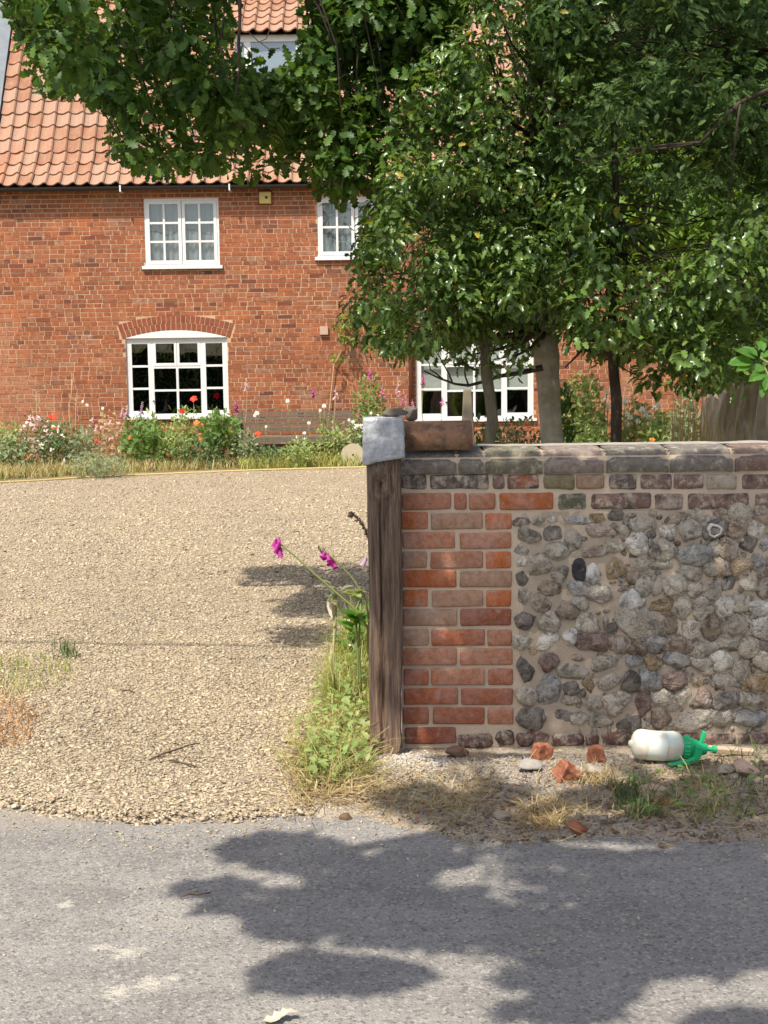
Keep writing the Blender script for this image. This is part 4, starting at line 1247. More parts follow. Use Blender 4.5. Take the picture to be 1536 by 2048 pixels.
# ridge tile lying along the wall end
x0, x1 = wx_(804, 880), wx_(946, 880)
zb = z_c0 + 0.092
b = MB(); n = 14; V = []
for x in (x0, x1):
    for i in range(n + 1):
        a = math.pi * i / n
        rr_ = 0.098 + 0.018 * abs(math.sin(2 * a))
        V.append((x, WY + 0.125 - 0.118 * math.cos(a), zb + 0.112 * math.sin(a) ** 0.75))
for x in (x0, x1):
    for i in range(n + 1):
        a = math.pi * i / n
        V.append((x, WY + 0.125 - 0.102 * math.cos(a), zb + 0.096 * math.sin(a) ** 0.75))
k = n + 1; fs = []
for i in range(n):
    fs += [(i, i + 1, k + i + 1, k + i), (2 * k + i, 3 * k + i, 3 * k + i + 1, 2 * k + i + 1), (i, 2 * k + i, 2 * k + i + 1, i + 1), (k + i, k + i + 1, 3 * k + i + 1, 3 * k + i)]
fs += [(0, k, 3 * k, 2 * k), (n, 2 * k + n, 3 * k + n, k + n)]
b.add(V, fs)
o = b.build('ridge_tile', MT['terracotta'], None, True)
tag(o, 'brown half round ridge tile lying on the coping next to the lead capped post', 'ridge tile')
for p in o.data.polygons:
    if abs(p.normal.x) > 0.9: p.use_smooth = False

# ---------------------------------------------------------------- gate post
PY = 5.20
pl, prr = at(738, 1200, PY).x, at(804, 1200, PY).x
pw, pdp = prr - pl, 0.135
post_top = at(765, 842, PY).z
lean = (at(742, 1470, PY).x - at(735, 950, PY).x)
nxp, nzp = 22, 150; V = []; fs = []
ring = []
for i in range(nxp): ring.append((-0.5 + i / nxp, -0.5))
for i in range(nxp): ring.append((0.5, -0.5 + i / nxp))
for i in range(nxp): ring.append((0.5 - i / nxp, 0.5))
for i in range(nxp): ring.append((-0.5, 0.5 - i / nxp))
nr = len(ring)
zb0 = -0.06
for j in range(nzp + 1):
    z = zb0 + (post_top - zb0) * j / nzp
    for (u, v) in ring:
        edge = max(abs(u), abs(v))
        rnd_ = 0.5 - 0.05
        uu = max(-rnd_, min(rnd_, u)) + (u - max(-rnd_, min(rnd_, u))) * (0.5 if min(abs(u), abs(v)) > 0.45 else 1)
        vv = max(-rnd_, min(rnd_, v)) + (v - max(-rnd_, min(rnd_, v))) * (0.5 if min(abs(u), abs(v)) > 0.45 else 1)
        g = mnoise.fractal((u * 5.5, v * 5.5, z * 1.1), 0.8, 2.1, 4) * 0.008 + mnoise.noise((u * 26, v * 26, z * 2.2)) * 0.0045
        wob = 0.007 * mnoise.noise((3, 1, z * 2.6))
        # long drying crack from the knot down, deeper low on the right edge
        cz = post_top - 0.24
        crack = 0.0
        if v < -0.45:
            d = abs(u - (-0.12 + 0.02 * math.sin(z * 7)))
            if z < cz: crack = 0.018 * max(0, 1 - d / 0.045)
            kd = math.hypot((u + 0.10) * pw, (z - cz) * 0.75)
            crack += 0.016 * max(0, 1 - kd / 0.028) - 0.008 * max(0, 1 - abs(kd - 0.04) / 0.02)
            if z > cz: crack += 0.010 * max(0, 1 - abs(u - 0.0) / 0.12) * (0.5 + 0.5 * mnoise.noise((u * 9, 3, z * 14)))
        rot_ = 0.0
        if u > 0.3 and z < 0.42: rot_ = 0.012 * (u - 0.3) / 0.2 * (1 + mnoise.noise((1, 7, z * 16))) * (1 - z / 0.42)
        nrm = Vector((u, v, 0)).normalized()
        x = (uu * pw) - nrm.x * (g * 0.7) + wob - rot_ - lean * (z - 0.05)
        y = (vv * pdp) - nrm.y * (g + 0) + crack
        V.append((x, y, z))
for j in range(nzp):
    for i in range(nr):
        a = j * nr + i; b_ = j * nr + (i + 1) % nr
        fs.append((a, b_, b_ + nr, a + nr))
fs.append(tuple(nzp * nr + i for i in range(nr)))
pcx = (pl + prr) / 2 + lean * 0.3
post = empty('gate_post', (pcx, PY + pdp / 2, 0), 'weathered oak gate post with a crumpled lead cap at the end of the wall', 'post')
b = MB(); b.v = V; b.f = fs
o = b.build('timber', MT['oak'], None, True); o.parent = post
# lead cap, dressed over the top and hanging lower on one side
cl, cr = -0.078, 0.076
ctop = post_top + 0.012
nn = 26; V = []; fs = []
pts = []
for (u, v) in ring: pts.append((u, v))
for j in range(14):
    t = j / 13
    for (u, v) in ring:
        drop = (0.165 + 0.022 * (-u) + 0.010 * mnoise.noise((u * 3, v * 3, 2))) * t
        z = ctop - drop
        nrm = Vector((u, v, 0)).normalized()
        w_ = 0.0065 * mnoise.noise((u * 8 + 3, z * 36, v * 8)) + 0.0025 * mnoise.noise((u * 20, z * 85, v * 20)) + 0.005 * t
        V.append((u * (cr - cl) + nrm.x * w_ - lean * (z - 0.05), v * (pdp + 0.022) + nrm.y * w_, z))
for j in range(13):
    for i in range(nr):
        a = j * nr + i; b_ = j * nr + (i + 1) % nr
        fs.append((a, a + nr, b_ + nr, b_))
cidx = len(V); V.append((-lean * ctop, 0, ctop + 0.004))
for i in range(nr): fs.append((i, (i + 1) % nr, cidx))
b = MB(); b.v = V; b.f = fs
o = b.build('lead_cap', MT['lead'], None, True); o.parent = post
md = o.modifiers.new('thick', 'SOLIDIFY'); md.thickness = 0.004; md.offset = -1

# stones on the cap
b = lump(0.062, 0.045, 0.017, 77, 0.3, 1.2, True, 5)
q = at(786, 836, PY + 0.06); o = b.build('stone', MT['slate'], None, True, (q.x, q.y, ctop + 0.017))
tag(o, 'dark flat stone resting on top of the lead post cap', 'stone', 'stones by the post cap')
b = lump(0.030, 0.028, 0.034, 78, 0.3, 1.2, True, 5)
q = at(822, 836, WY + 0.14); o = b.build('stone', MT['slate'], None, True, (q.x, q.y, zb + 0.125 + 0.02))
tag(o, 'dark lump of stone on the end of the ridge tile', 'stone', 'stones by the post cap')
# ---------------------------------------------------------------- leaves and trees
def leaf_tmpl(side, mids, curl=0.10, fold=0.12):
    """side: outline (x, y) up one edge; mids: y of points on the midrib. Fan of triangles about the midrib."""
    V = [(0, 0, 0)] + [(0, y, 0) for y in mids] + [(0, 1, 0)]
    nm = len(V)
    T = []
    for sg in (1, -1):
        base = len(V)
        V += [(sg * x, y, 0) for x, y in side]
        out = [0] + [base + i for i in range(len(side))] + [nm - 1]
        oy = [0] + [y for _, y in side] + [1]
        ci = 1
        for a in range(len(out) - 1):
            ymid = (oy[a] + oy[a + 1]) / 2
            best = min(range(1, nm - 1), key=lambda q: abs(V[q][1] - ymid))
            if best != ci:
                T.append((out[a], best, ci) if sg > 0 else (out[a], ci, best)); ci = best
            T.append((out[a], out[a + 1], ci) if sg > 0 else (out[a + 1], out[a], ci))
    V = np.array(V, float)
    V[:, 2] = fold * np.abs(V[:, 0]) * 2 - curl * (V[:, 1] - 0.3) ** 2
    return V, np.array(T)
HOLLY = leaf_tmpl([(.24, .16), (.13, .30), (.28, .47), (.14, .62), (.20, .80)], (.32, .66), 0.25, 0.22)
OAKL = leaf_tmpl([(.05, .08), (.15, .19), (.09, .28), (.24, .40), (.13, .49), (.31, .61), (.17, .70), (.25, .84), (.10, .93)], (.25, .5, .78), 0.25, 0.10)
OVATE = leaf_tmpl([(.2, .25), (.24, .5), (.14, .8)], (.5,), 0.3, 0.18)
LONGL = leaf_tmpl([(.10, .2), (.15, .5), (.09, .8)], (.5,), 0.35, 0.18)
# a flat spray of narrow leaflets
def spray_tmpl(n=5):
    V, T = [], []
    for i in range(n):
        for sg in (1, -1):
            y = 0.1 + 0.75 * i / n; b = len(V)
            V += [(0, y, 0), (sg * .34, y + .22, .05), (sg * .16, y + .03, .02), (sg * .14, y + .18, 0.02)]
            T += [(b, b + 2, b + 1), (b, b + 1, b + 3)]
    return np.array(V, float), np.array(T)
SPRAY = spray_tmpl()
FERN = spray_tmpl(7)

def clumps_in(poly, n, Y, r, inset=0.75):
    xs_ = [p[0] for p in poly]; ys_ = [p[1] for p in poly]
    out = []
    while len(out) < n:
        px, py = rng.uniform(min(xs_), max(xs_)), rng.uniform(min(ys_), max(ys_))
        if not inpoly(np.array([[px, py]]), poly)[0]: continue
        y = rng.uniform(*Y); rr_ = rng.uniform(*r)
        out.append((np.array(at(px, py, y)), rr_))
    return out

def leaves_on(clumps, per, size, tmpl, droop=0.3, shell=0.45, outward=0.9, keep=None, flat=0.8):
    P, N_, D = [], [], []
    for c, r in clumps:
        m_ = int(per * (r / 0.25) ** 2)
        d = rand_dirs(m_)
        rad = r * rng.random((m_, 1)) ** shell
        P.append(c + d * rad * np.array([1, 1, flat]))
        N_.append(d * outward + rand_dirs(m_) * 0.6 + np.array([0, 0, 0.55]))
        D.append(d + rand_dirs(m_) * 0.8 + np.array([0, 0, -droop]))
    P = np.concatenate(P); N_ = np.concatenate(N_); D = np.concatenate(D)
    if keep is not None:
        k = keep(P); P, N_, D = P[k], N_[k], D[k]
    s = rng.uniform(size[0], size[1], len(P))
    return scatter(tmpl[0], tmpl[1], P, frames(N_, D), s)

def keep_px(poly, jit=14, gaps=(), margin=0):
    def f(P):
        pr, dep = proj(P)
        pr = pr + rng.normal(0, jit, pr.shape)
        k = inpoly(pr, poly)
        for (gx, gy, ax_, ay_, pass_) in gaps:
            ins = ((pr[:, 0] - gx) / ax_) ** 2 + ((pr[:, 1] - gy) / ay_) ** 2 < 1
            k &= ~ins | (rng.random(len(P)) < pass_)
        return k
    return f

def merge(parts):
    V, T, b = [], [], 0
    for v, t in parts:
        V.append(v); T.append(t + b); b += len(v)
    return np.concatenate(V), np.concatenate(T)

def wiggle(p, q, n=5, amp=0.03, seed=0):
    p, q = Vector(p), Vector(q); L = (q - p).length
    out = []
    for i in range(n + 1):
        t = i / n
        o3 = mnoise.noise_vector((seed + t * 2.3, seed * 0.7, 1.3)) * amp * L * math.sin(math.pi * t) * 2
        out.append(p.lerp(q, t) + o3)
    return out

def tree(name, label, loc, group=None):
    return empty(name, loc, label, 'tree', group)

def gnarl(path_, rads, seg=40, amp=0.05, sd=0.0):
    pts = [Vector(p) for p in path_]; n = 46; b = MB(); V = []
    for j in range(n + 1):
        t = j / n * (len(pts) - 1); i = min(int(t), len(pts) - 2); f_ = t - i
        c = pts[i].lerp(pts[i + 1], f_); r = rads[i] * (1 - f_) + rads[i + 1] * f_
        for k in range(seg):
            a = 2 * math.pi * k / seg
            g = mnoise.fractal((math.cos(a) * 2.2 + sd, math.sin(a) * 2.2, c.z * 1.2), .8, 2.1, 4) * amp * 1.4 + amp * 0.7 * mnoise.noise((math.cos(a) * 8, math.sin(a) * 8 + sd, c.z * 2.2))
            V.append(c + Vector((math.cos(a), math.sin(a), 0)) * (r + g))
    b.add(V, [(j * seg + k, j * seg + (k + 1) % seg, (j + 1) * seg + (k + 1) % seg, (j + 1) * seg + k) for j in range(n) for k in range(seg)])
    return b
# --- the holly: pale trunk, wide glossy crown
HOLLY_POLY = [(900, -90), (838, 90), (800, 190), (772, 290), (748, 360), (728, 430), (716, 500), (702, 580), (696, 640), (728, 690), (790, 712), (850, 700), (905, 705), (960, 690), (1010, 688), (1080, 700), (1130, 655), (1180, 560), (1175, 400), (1190, 200), (1210, -90)]
th = tree('holly_tree', 'glossy holly tree with a pale thick trunk and wide crown behind the flint wall', at(1100, 1270, 8.0).xy.to_3d())
tk = gnarl([at(1108, 1275, 8.0), at(1107, 1000, 8.0), at(1104, 890, 8.0), at(1099, 820, 8.0), at(1096, 760, 8.0), at(1094, 715, 8.0), at(1090, 640, 8.0), at(1096, 520, 8.0), at(1080, 380, 8.05), at(1070, 200, 8.1), at(1060, 0, 8.1), at(1050, -200, 8.1)],
        [.10, .08, .070, .068, .069, .076, .055, .055, .05, .04, .03, .018], 28, .009, 4.0)
tk.build('trunk', MT['holly_bark'], th, True)
cl = clumps_in(HOLLY_POLY, 150, (7.15, 8.9), (.12, .26))
low = [(np.array(at(x, y, rng.uniform(7.4, 8.4))), rng.uniform(.10, .16)) for x, y in ((905, 690), (950, 672), (885, 660), (1010, 660), (860, 690), (1040, 675), (930, 712), (985, 720), (1060, 668), (1015, 725), (790, 690), (750, 660), (720, 620))]
br = MB()
for i, (c, r) in enumerate(cl[::2] + low):
    h = rng.uniform(0.2, 0.75)
    src = Vector(at(1092, 700 - 600 * h, 8.0)); tgt = Vector(c)
    if src.z > tgt.z + 0.5: src = Vector(at(1092, 660, 8.0))
    br.tube(wiggle(src, tgt, 5, 0.08, i), [.018, .015, .012, .009, .006, .003], 5)
br.tube([at(x, y, 7.7) for x, y in ((848, 742), (880, 757), (910, 768), (937, 771), (965, 764), (1000, 752), (1040, 746), (1085, 735))], [.004, .006, .007, .009, .010, .012, .014, .02], 6)
for a, c_ in (((905, 766), (868, 700)), ((937, 770), (920, 700)), ((970, 762), (1000, 690)), ((1010, 750), (1045, 700)), ((885, 758), (850, 715))):
    br.tube(wiggle(at(*a, 7.7), at(*c_, 7.7), 4, 0.12, a[0]), [.006, .005, .004, .003, .002], 5)
br.build('branch', MT['dark_bark'], th, True)
parts_ = [leaves_on(cl, 215, (.038, .066), HOLLY, 0.25, 0.42, 1.0, keep_px(HOLLY_POLY, 12, ((1270, 420, 110, 55, 0.35), (985, 800, 130, 60, 0.0))), 0.85),
          leaves_on(low, 130, (.045, .070), HOLLY, 0.4, 0.5, 0.8)]
# a skin of leaves on the outside of the sunny side
skin = clumps_in([(850, 150), (790, 330), (740, 500), (712, 620), (760, 680), (900, 660), (1040, 620), (1050, 200), (930, 80)], 50, (7.0, 7.5), (.10, .17))
parts_.append(leaves_on(skin, 190, (.038, .062), HOLLY, 0.2, 0.35, 1.1, keep_px(HOLLY_POLY, 10)))
V, T = merge(parts_)
link('crown', np_mesh('crown', V, T, MT['holly']), th)

# --- thin leaning stem beside it
tb = tree('sapling', 'thin grey leaning stem in front of the window with the pale blind', at(980, 1290, 7.6).xy.to_3d())
tk = MB()
tk.tube([at(985, 1300, 7.6), at(978, 1000, 7.6), at(977, 893, 7.6), at(985, 840, 7.6), at(980, 795, 7.6), at(973, 750, 7.6), at(970, 690, 7.6), at(962, 600, 7.6), at(950, 480, 7.6)], [.036, .036, .034, .033, .032, .033, .029, .024, .012], 9)
tk.build('trunk', bark_mat('grey_green_bark', (0.085, 0.075, 0.05), (0.20, 0.18, 0.12)), tb, True)
cl = [(np.array(at(rng.uniform(900, 1040), rng.uniform(480, 660), 7.6)), rng.uniform(.1, .18)) for _ in range(14)]
V, T = leaves_on(cl, 110, (.045, .07), HOLLY, 0.3, 0.5, 0.8)
link('crown', np_mesh('crown', V, T, MT['holly']), tb)

# --- dark slim stem with a drooping crown
C_POLY = [(1120, 450), (1200, 470), (1300, 500), (1420, 460), (1500, 400), (1640, 380), (1640, 740), (1500, 735), (1440, 770), (1395, 775), (1350, 762), (1320, 720), (1268, 700), (1190, 712), (1130, 650)]
tc = tree('dark_tree', 'slim tree with a nearly black straight stem and drooping dark crown behind the wall', at(1231, 1280, 7.8).xy.to_3d())
tk = MB()
tk.tube([at(1233, 1285, 7.8), at(1233, 1000, 7.8), at(1232, 890, 7.8), at(1233, 800, 7.8), at(1227, 740, 7.8), at(1224, 690, 7.8), at(1228, 600, 7.8), at(1230, 470, 7.8), at(1232, 380, 7.8), at(1225, 200, 7.8)], [.038, .036, .034, .033, .031, .031, .027, .022, .02, .014], 10)
tk.build('trunk', MT['dark_bark'], tc, True)
cl = clumps_in(C_POLY, 92, (7.0, 8.7), (.15, .30))
br = MB()
br.tube([at(x, y, 7.8) for x, y in ((1130, 735), (1165, 700), (1222, 705), (1255, 700), (1290, 685))], [.005, .010, .016, .012, .006], 6)
br.tube([at(x, y, 7.8) for x, y in ((1222, 712), (1195, 660), (1160, 640))], [.010, .007, .004], 5)
for i, (c, r) in enumerate(cl[::2]):
    br.tube(wiggle(at(1230, rng.uniform(400, 660), 7.8), c, 5, 0.08, i + 50), [.007, .006, .005, .004, .003, .002], 5)
for i in range(12):
    x = rng.uniform(1250, 1420); y = rng.uniform(690, 770)
    br.tube(wiggle(at(x - 60, y - 50, 7.6), at(x + 30, y, 7.6), 4, .12, i + 90), [.006, .005, .004, .003, .002], 5)
br.build('branch', MT['dark_bark'], tc, True)
mid = [(np.array(at(rng.uniform(1130, 1440), rng.uniform(350, 490), rng.uniform(7.2, 8.4))), rng.uniform(.07, .13)) for _ in range(26)]
low = mid + [(np.array(at(x, y, rng.uniform(7.3, 8.2))), rng.uniform(.07, .13)) for x, y in ((1290, 735), (1305, 755), (1335, 745), (1375, 765), (1410, 760), (1440, 745), (1350, 720), (1255, 705), (1190, 690), (1150, 660))]
V, T = merge([leaves_on(cl, 120, (.045, .075), HOLLY, 0.5, 0.45, 0.9, keep_px(C_POLY, 14, ((1220, 610, 50, 45, 0.25), (1320, 735, 40, 30, 0.4)))), leaves_on(low, 120, (.05, .085), OVATE, 0.9, 0.5, 0.6)])
link('crown', np_mesh('crown', V, T, MT['holly']), tc)

# --- fine leaved evergreen filling the upper corner
Y_POLY = [(1060, -100), (1650, -100), (1650, 520), (1520, 480), (1430, 390), (1300, 370), (1200, 385), (1120, 420), (1060, 200)]
ty = tree('evergreen_tree', 'dense fine leaved dark evergreen filling the top corner above the wall', at(1750, 1250, 8.2).xy.to_3d())
tk = MB()
tk.tube([at(1780, 1250, 8.2), at(1770, 700, 8.2), at(1730, 300, 8.2), at(1650, -50, 8.2), at(1600, -260, 8.2)], [.14, .12, .10, .08, .05], 12)
tk.build('trunk', MT['dark_bark'], ty, True)
cl = clumps_in(Y_POLY, 125, (7.2, 8.8), (.15, .29))
br = MB()
br.tube([at(x, y, 7.15) for x, y in ((1760, 120), (1560, 170), (1480, 205), (1440, 245), (1400, 285), (1330, 290), (1250, 300), (1180, 318))], [.018, .015, .012, .010, .009, .007, .006, .004], 7)
br.tube([at(x, y, 7.15) for x, y in ((1400, 285), (1360, 292), (1300, 300), (1200, 330), (1150, 318))], [.008, .007, .005, .004, .003], 6)
br.tube([at(x, y, 7.1) for x, y in ((1460, 400), (1466, 330), (1470, 280), (1480, 210))], [.004, .004, .005, .006], 5)
for i, (c, r) in enumerate(cl[::2]):
    br.tube(wiggle(at(1720, rng.uniform(-100, 400), 8.1), c, 6, 0.06, i + 150), [.014, .012, .010, .008, .006, .004, .002], 5)
br.build('branch', MT['dark_bark'], ty, True)
gaps = ((1375, 185, 26, 30, 0.0), (1205, 38, 40, 22, 0.2), (1300, 330, 60, 25, 0.35), (1175, 330, 45, 25, 0.4))
V, T = merge([leaves_on(cl, 175, (.046, .09), SPRAY, 0.2, 0.45, 0.9, keep_px(Y_POLY, 14, gaps)),
              leaves_on(clumps_in(Y_POLY, 30, (6.9, 7.3), (.12, .22)), 40, (.04, .062), OVATE, 0.1, 0.5, 0.8, keep_px(Y_POLY, 14, gaps))])
link('crown', np_mesh('crown', V, T, MT['yew']), ty)

# --- sunlit bushy tree further back
L_POLY = [(1080, 330), (1200, 300), (1400, 300), (1600, 340), (1600, 560), (1420, 520), (1300, 500), (1130, 500)]
tl = tree('bushy_tree', 'sunlit yellow green bushy tree glimpsed between the dark crowns', at(1450, 1050, 12.5).xy.to_3d())
tk = MB(); tk.tube([at(1480, 1080, 12.5), at(1470, 700, 12.5), at(1440, 400, 12.5)], [.10, .08, .04], 10); tk.build('trunk', MT['dark_bark'], tl, True)
cl = clumps_in(L_POLY, 60, (11.6, 13.2), (.3, .5))
V, T = leaves_on(cl, 60, (.06, .11), OVATE, 0.3, 0.4, 1.0, None)
link('crown', np_mesh('crown', V, T, MT['lime']), tl)
# dark hedge standing behind, off the end of the house front
tg = tree('conifer', 'dark conifer standing between the bushy tree and the house', at(1560, 960, 15.5).xy.to_3d())
tk = MB(); tk.tube([at(1560, 990, 15.5), at(1560, 300, 15.5), at(1560, -200, 15.5)], [.2, .14, .03], 10); tk.build('trunk', MT['dark_bark'], tg, True)
cl = clumps_in([(1260, -120), (1800, -120), (1800, 700), (1420, 640), (1320, 560), (1240, 380), (1180, 200)], 110, (14.6, 16.6), (.4, .65))
V, T = leaves_on(cl, 24, (.16, .28), SPRAY, 0.2, 0.4, 1.0)
link('crown', np_mesh('crown', V, T, MT['yew']), tg)

# --- gnarled old trunk at the edge, with ivy-dark leaves above
to = tree('gnarled_tree', 'stout gnarled old trunk with pale flaking bark beyond the coping', at(1475, 1140, 10.0).xy.to_3d())
gnarl([at(1478, 1140, 10), at(1476, 900, 10), at(1480, 820, 10), at(1492, 770, 10), at(1530, 735, 10), at(1600, 640, 10)], [.30, .25, .23, .20, .16, .13], amp=.05).build('trunk', MT['old_bark'], to, True)
bq = MB(); bq.tube([at(1500, 735, 9.7), at(1440, 752, 9.7), at(1400, 772, 9.7)], [.07, .05, .02], 8); bq.build('branch', MT['old_bark'], to, True)
cl = clumps_in([(1370, 600), (1640, 560), (1640, 740), (1540, 720), (1470, 730), (1400, 700)], 30, (8.8, 10.2), (.16, .28))
V, T = leaves_on(cl, 90, (.06, .10), OVATE, 0.6, 0.45, 0.9)
link('crown', np_mesh('crown', V, T, MT['laurel']), to)

# --- laurel shoot hanging in at the edge: big bright leaves, each one a part
tlr = empty('laurel_shrub', at(1660, 1330, 6.6), 'bright green laurel shoots with long leaves against the dark crown', 'shrub')
st = MB()
st.tube([at(1680, 1330, 6.6), at(1640, 900, 6.6), at(1560, 740, 6.6), at(1520, 715, 6.6)], [.02, .015, .009, .004], 6)
st.tube([at(1640, 900, 6.6), at(1560, 800, 6.6), at(1515, 745, 6.6)], [.01, .007, .003], 6)
st.tube([at(1600, 800, 6.6), at(1545, 770, 6.5), at(1530, 735, 6.5)], [.01, .007, .003], 6)
st.build('stem', MT['stem'], tlr, True)
for (x, y, dx, dz, L) in ((1512, 716, -1, .25, .15), (1508, 722, -1, -.15, .16), (1516, 712, -.5, .8, .11), (1520, 716, .5, .6, .10), (1528, 745, -.8, -.55, .14), (1532, 738, -.9, .2, .13), (1540, 745, -.3, -1, .14), (1500, 728, -.8, -.5, .12),
                        (1545, 730, .5, .7, .13), (1552, 742, .9, -.2, .14), (1536, 760, -.3, -1, .13), (1528, 702, -.2, 1, .10), (1490, 720, -1, .0, .11), (1560, 770, .2, -1, .15), (1575, 760, .8, .2, .14)):
    b = MB(); b.v = [tuple(p * L * 0.78 * (1.15 if k == 0 else 1) for k, p in enumerate(q)) for q in OVATE[0]]; b.f = [tuple(int(a) for a in t) for t in OVATE[1]]
    o = b.build('leaf', MT['laurel'], tlr)
    n_ = np.array([[rng.normal(0, .3), -0.75, 0.65]]); d_ = np.array([[dx, -.15, dz]])
    Rm = Matrix(frames(n_, d_)[0].tolist()).to_4x4()
    o.matrix_parent_inverse = wmat(tlr).inverted()
    o.matrix_basis = Matrix.Translation(at(x, y, 6.6)) @ Rm

# --- the oak whose boughs hang over the gate and shade the lane
OAK_POLY = [(-40, -100), (18, 10), (50, 80), (75, 150), (105, 185), (150, 178), (170, 195), (205, 190), (232, 230), (236, 300), (262, 322), (300, 345), (330, 340), (372, 322), (400, 322), (432, 332), (470, 334), (505, 346), (550, 332), (600, 322), (640, 385), (690, 392), (735, 372), (770, 330), (775, 230), (820, 190), (870, 150), (905, 60), (930, -100)]
GAPS = ((540, 18, 88, 74, 0.0), (537, 95, 78, 46, 0.04), (252, 112, 20, 26, 0.05), (330, 150, 22, 18, 0.25), (75, 130, 30, 40, 0.35), (270, 165, 60, 22, 0.5), (140, 215, 60, 25, 0.2), (610, 308, 26, 34, 0.25), (785, 190, 16, 40, 0.25), (470, 300, 22, 14, .4), (205, 240, 30, 30, .35))
ok = tree('oak_tree', 'spreading oak whose lobed leaf boughs hang over the gravel drive and shade the lane', (4.3, 6.3, 0))
tk = MB()
tk.tube([(4.3, 6.3, -.1), (4.3, 6.3, .4), (4.27, 6.3, 2), (4.2, 6.25, 3.6), (4.0, 6.1, 5.2), (3.7, 5.8, 6.8)], [.46, .38, .33, .31, .26, .18], 18)
tk.build('trunk', bark_mat('oak_bark', (0.06, 0.048, 0.035), (0.17, 0.14, 0.10)), ok, True)
L1 = [Vector(p) for p in ((4.2, 6.25, 3.7), (3.0, 6.6, 4.3), (1.6, 6.9, 4.55), (0.3, 7.0, 4.45), (-1.0, 7.05, 4.25), (-2.2, 7.1, 3.95))]
L2 = [Vector(p) for p in ((4.1, 6.2, 4.2), (3.2, 4.8, 4.7), (2.2, 3.6, 4.8), (1.0, 2.9, 4.7), (-.4, 2.2, 4.4), (-1.5, 1.8, 4.1))]
L3 = [Vector(p) for p in ((3.9, 6.0, 5.4), (2.8, 5.6, 6.1), (1.6, 5.2, 6.5), (.2, 4.8, 6.5), (-1.1, 4.5, 6.1))]
L4 = [Vector(p) for p in ((4.1, 6.2, 4.6), (3.4, 4.4, 5.0), (2.9, 2.6, 5.2), (2.4, 1.0, 5.2))]
for L_, r_ in ((L1, .15), (L2, .15), (L3, .13), (L4, .12)):
    b = MB(); b.tube(L_, [r_ * (1 - 0.8 * i / (len(L_) - 1)) for i in range(len(L_))], 9); b.build('limb', MT['dark_bark'], ok, True)
def relayer(cs):
    out = []
    for c, r in cs:
        px, py = proj(c[None])[0][0]
        u = rng.random()
        if px < 190: y = rng.uniform(5.7, 5.95) if u < .35 else rng.uniform(7.7, 8.1)
        elif px < 460: y = rng.uniform(6.75, 7.0) if u < .4 else rng.uniform(7.7, 8.1)
        else: y = rng.uniform(7.3, 8.1)
        out.append((np.array(at(px, py, y)), r * y / 7.0))
    return out
cl = relayer(clumps_in(OAK_POLY, 175, (7, 7.1), (.10, .21)))
fringe = [(np.array(at(x, y, rng.uniform(6.6, 7.2))), rng.uniform(.07, .12)) for x, y in ((60, 95), (95, 160), (112, 172), (150, 165), (205, 175), (245, 250), (255, 300), (310, 330), (345, 325), (395, 315), (430, 335), (470, 338), (510, 350), (550, 335), (660, 378), (700, 382), (725, 365), (760, 300), (640, 340), (40, 40), (30, 5), (585, 320))]
fringe = relayer(fringe)
twg = MB()
for i, (c, r) in enumerate(cl + fringe):
    c = Vector(c); best = min((a.lerp(b_, t) for a, b_ in zip(L1[1:], L1[2:]) for t in (0, .33, .66, 1)), key=lambda q: (q - c).length)
    wp = wiggle(best, c, 6, 0.07, i + 300); pq, _ = proj(np.array([q[:] for q in wp]))
    if (((pq[:, 0] - 540) / 85) ** 2 + ((pq[:, 1] - 50) / 110) ** 2 < 1).any() or i % 3 == 2: continue
    twg.tube(wp, [.011, .009, .007, .006, .005, .004, .002], 5)
twg.tube([at(x, y, 6.7) for x, y in ((478, -60), (480, 30), (477, 90), (479, 140), (470, 200))], [.010, .009, .008, .006, .003], 6)
for a in (((495, 62), (518, 84), (532, 78), (540, 58)), ((482, 86), (500, 104), (506, 128)), ((520, 84), (540, 100), (560, 96))):
    twg.tube([at(x, y, 6.7) for x, y in a], .0025, 5)
oak_leaves = [leaves_on(cl, 190, (.052, .098), OAKL, 0.35, 0.5, 0.75, keep_px(OAK_POLY, 9, GAPS)), leaves_on(fringe, 210, (.055, .095), OAKL, 0.5, 0.5, 0.7, keep_px([(x, y + 4) for x, y in OAK_POLY], 8, GAPS))]
seen_oak = np.concatenate([np.array([c for c, r in cl]), np.array([c for c, r in fringe])])

# boughs above the lane: leaves stand between the sun and every shaded patch
SUNV = np.array(SUN)
def toward_sun(P, z):
    t = (P[:, 2] - z) / SUNV[2]
    return P - SUNV * t[:, None]
def ground_pts(ell, n):
    out = []
    for (cx, cy, ax_, ay_) in ell:
        m_ = int(n * ax_ * ay_ / 1000 * ((1100 / max(300, cy - 742)) ** 3)) + 8
        a = rng.uniform(0, 2 * math.pi, m_); q = np.sqrt(rng.random(m_))
        lob = [0.95 + 0.42 * mnoise.noise((math.cos(t) * 1.9 + cx, math.sin(t) * 1.9, cy)) + 0.22 * mnoise.noise((math.cos(t) * 5 + cx, math.sin(t) * 5, cy)) for t in a]
        out += [gnd(cx + ax_ * q_ * w_ * math.cos(t), cy + ay_ * q_ * w_ * math.sin(t)) for t, q_, w_ in zip(a, q, lob)]
    return np.array([p[:] for p in out])
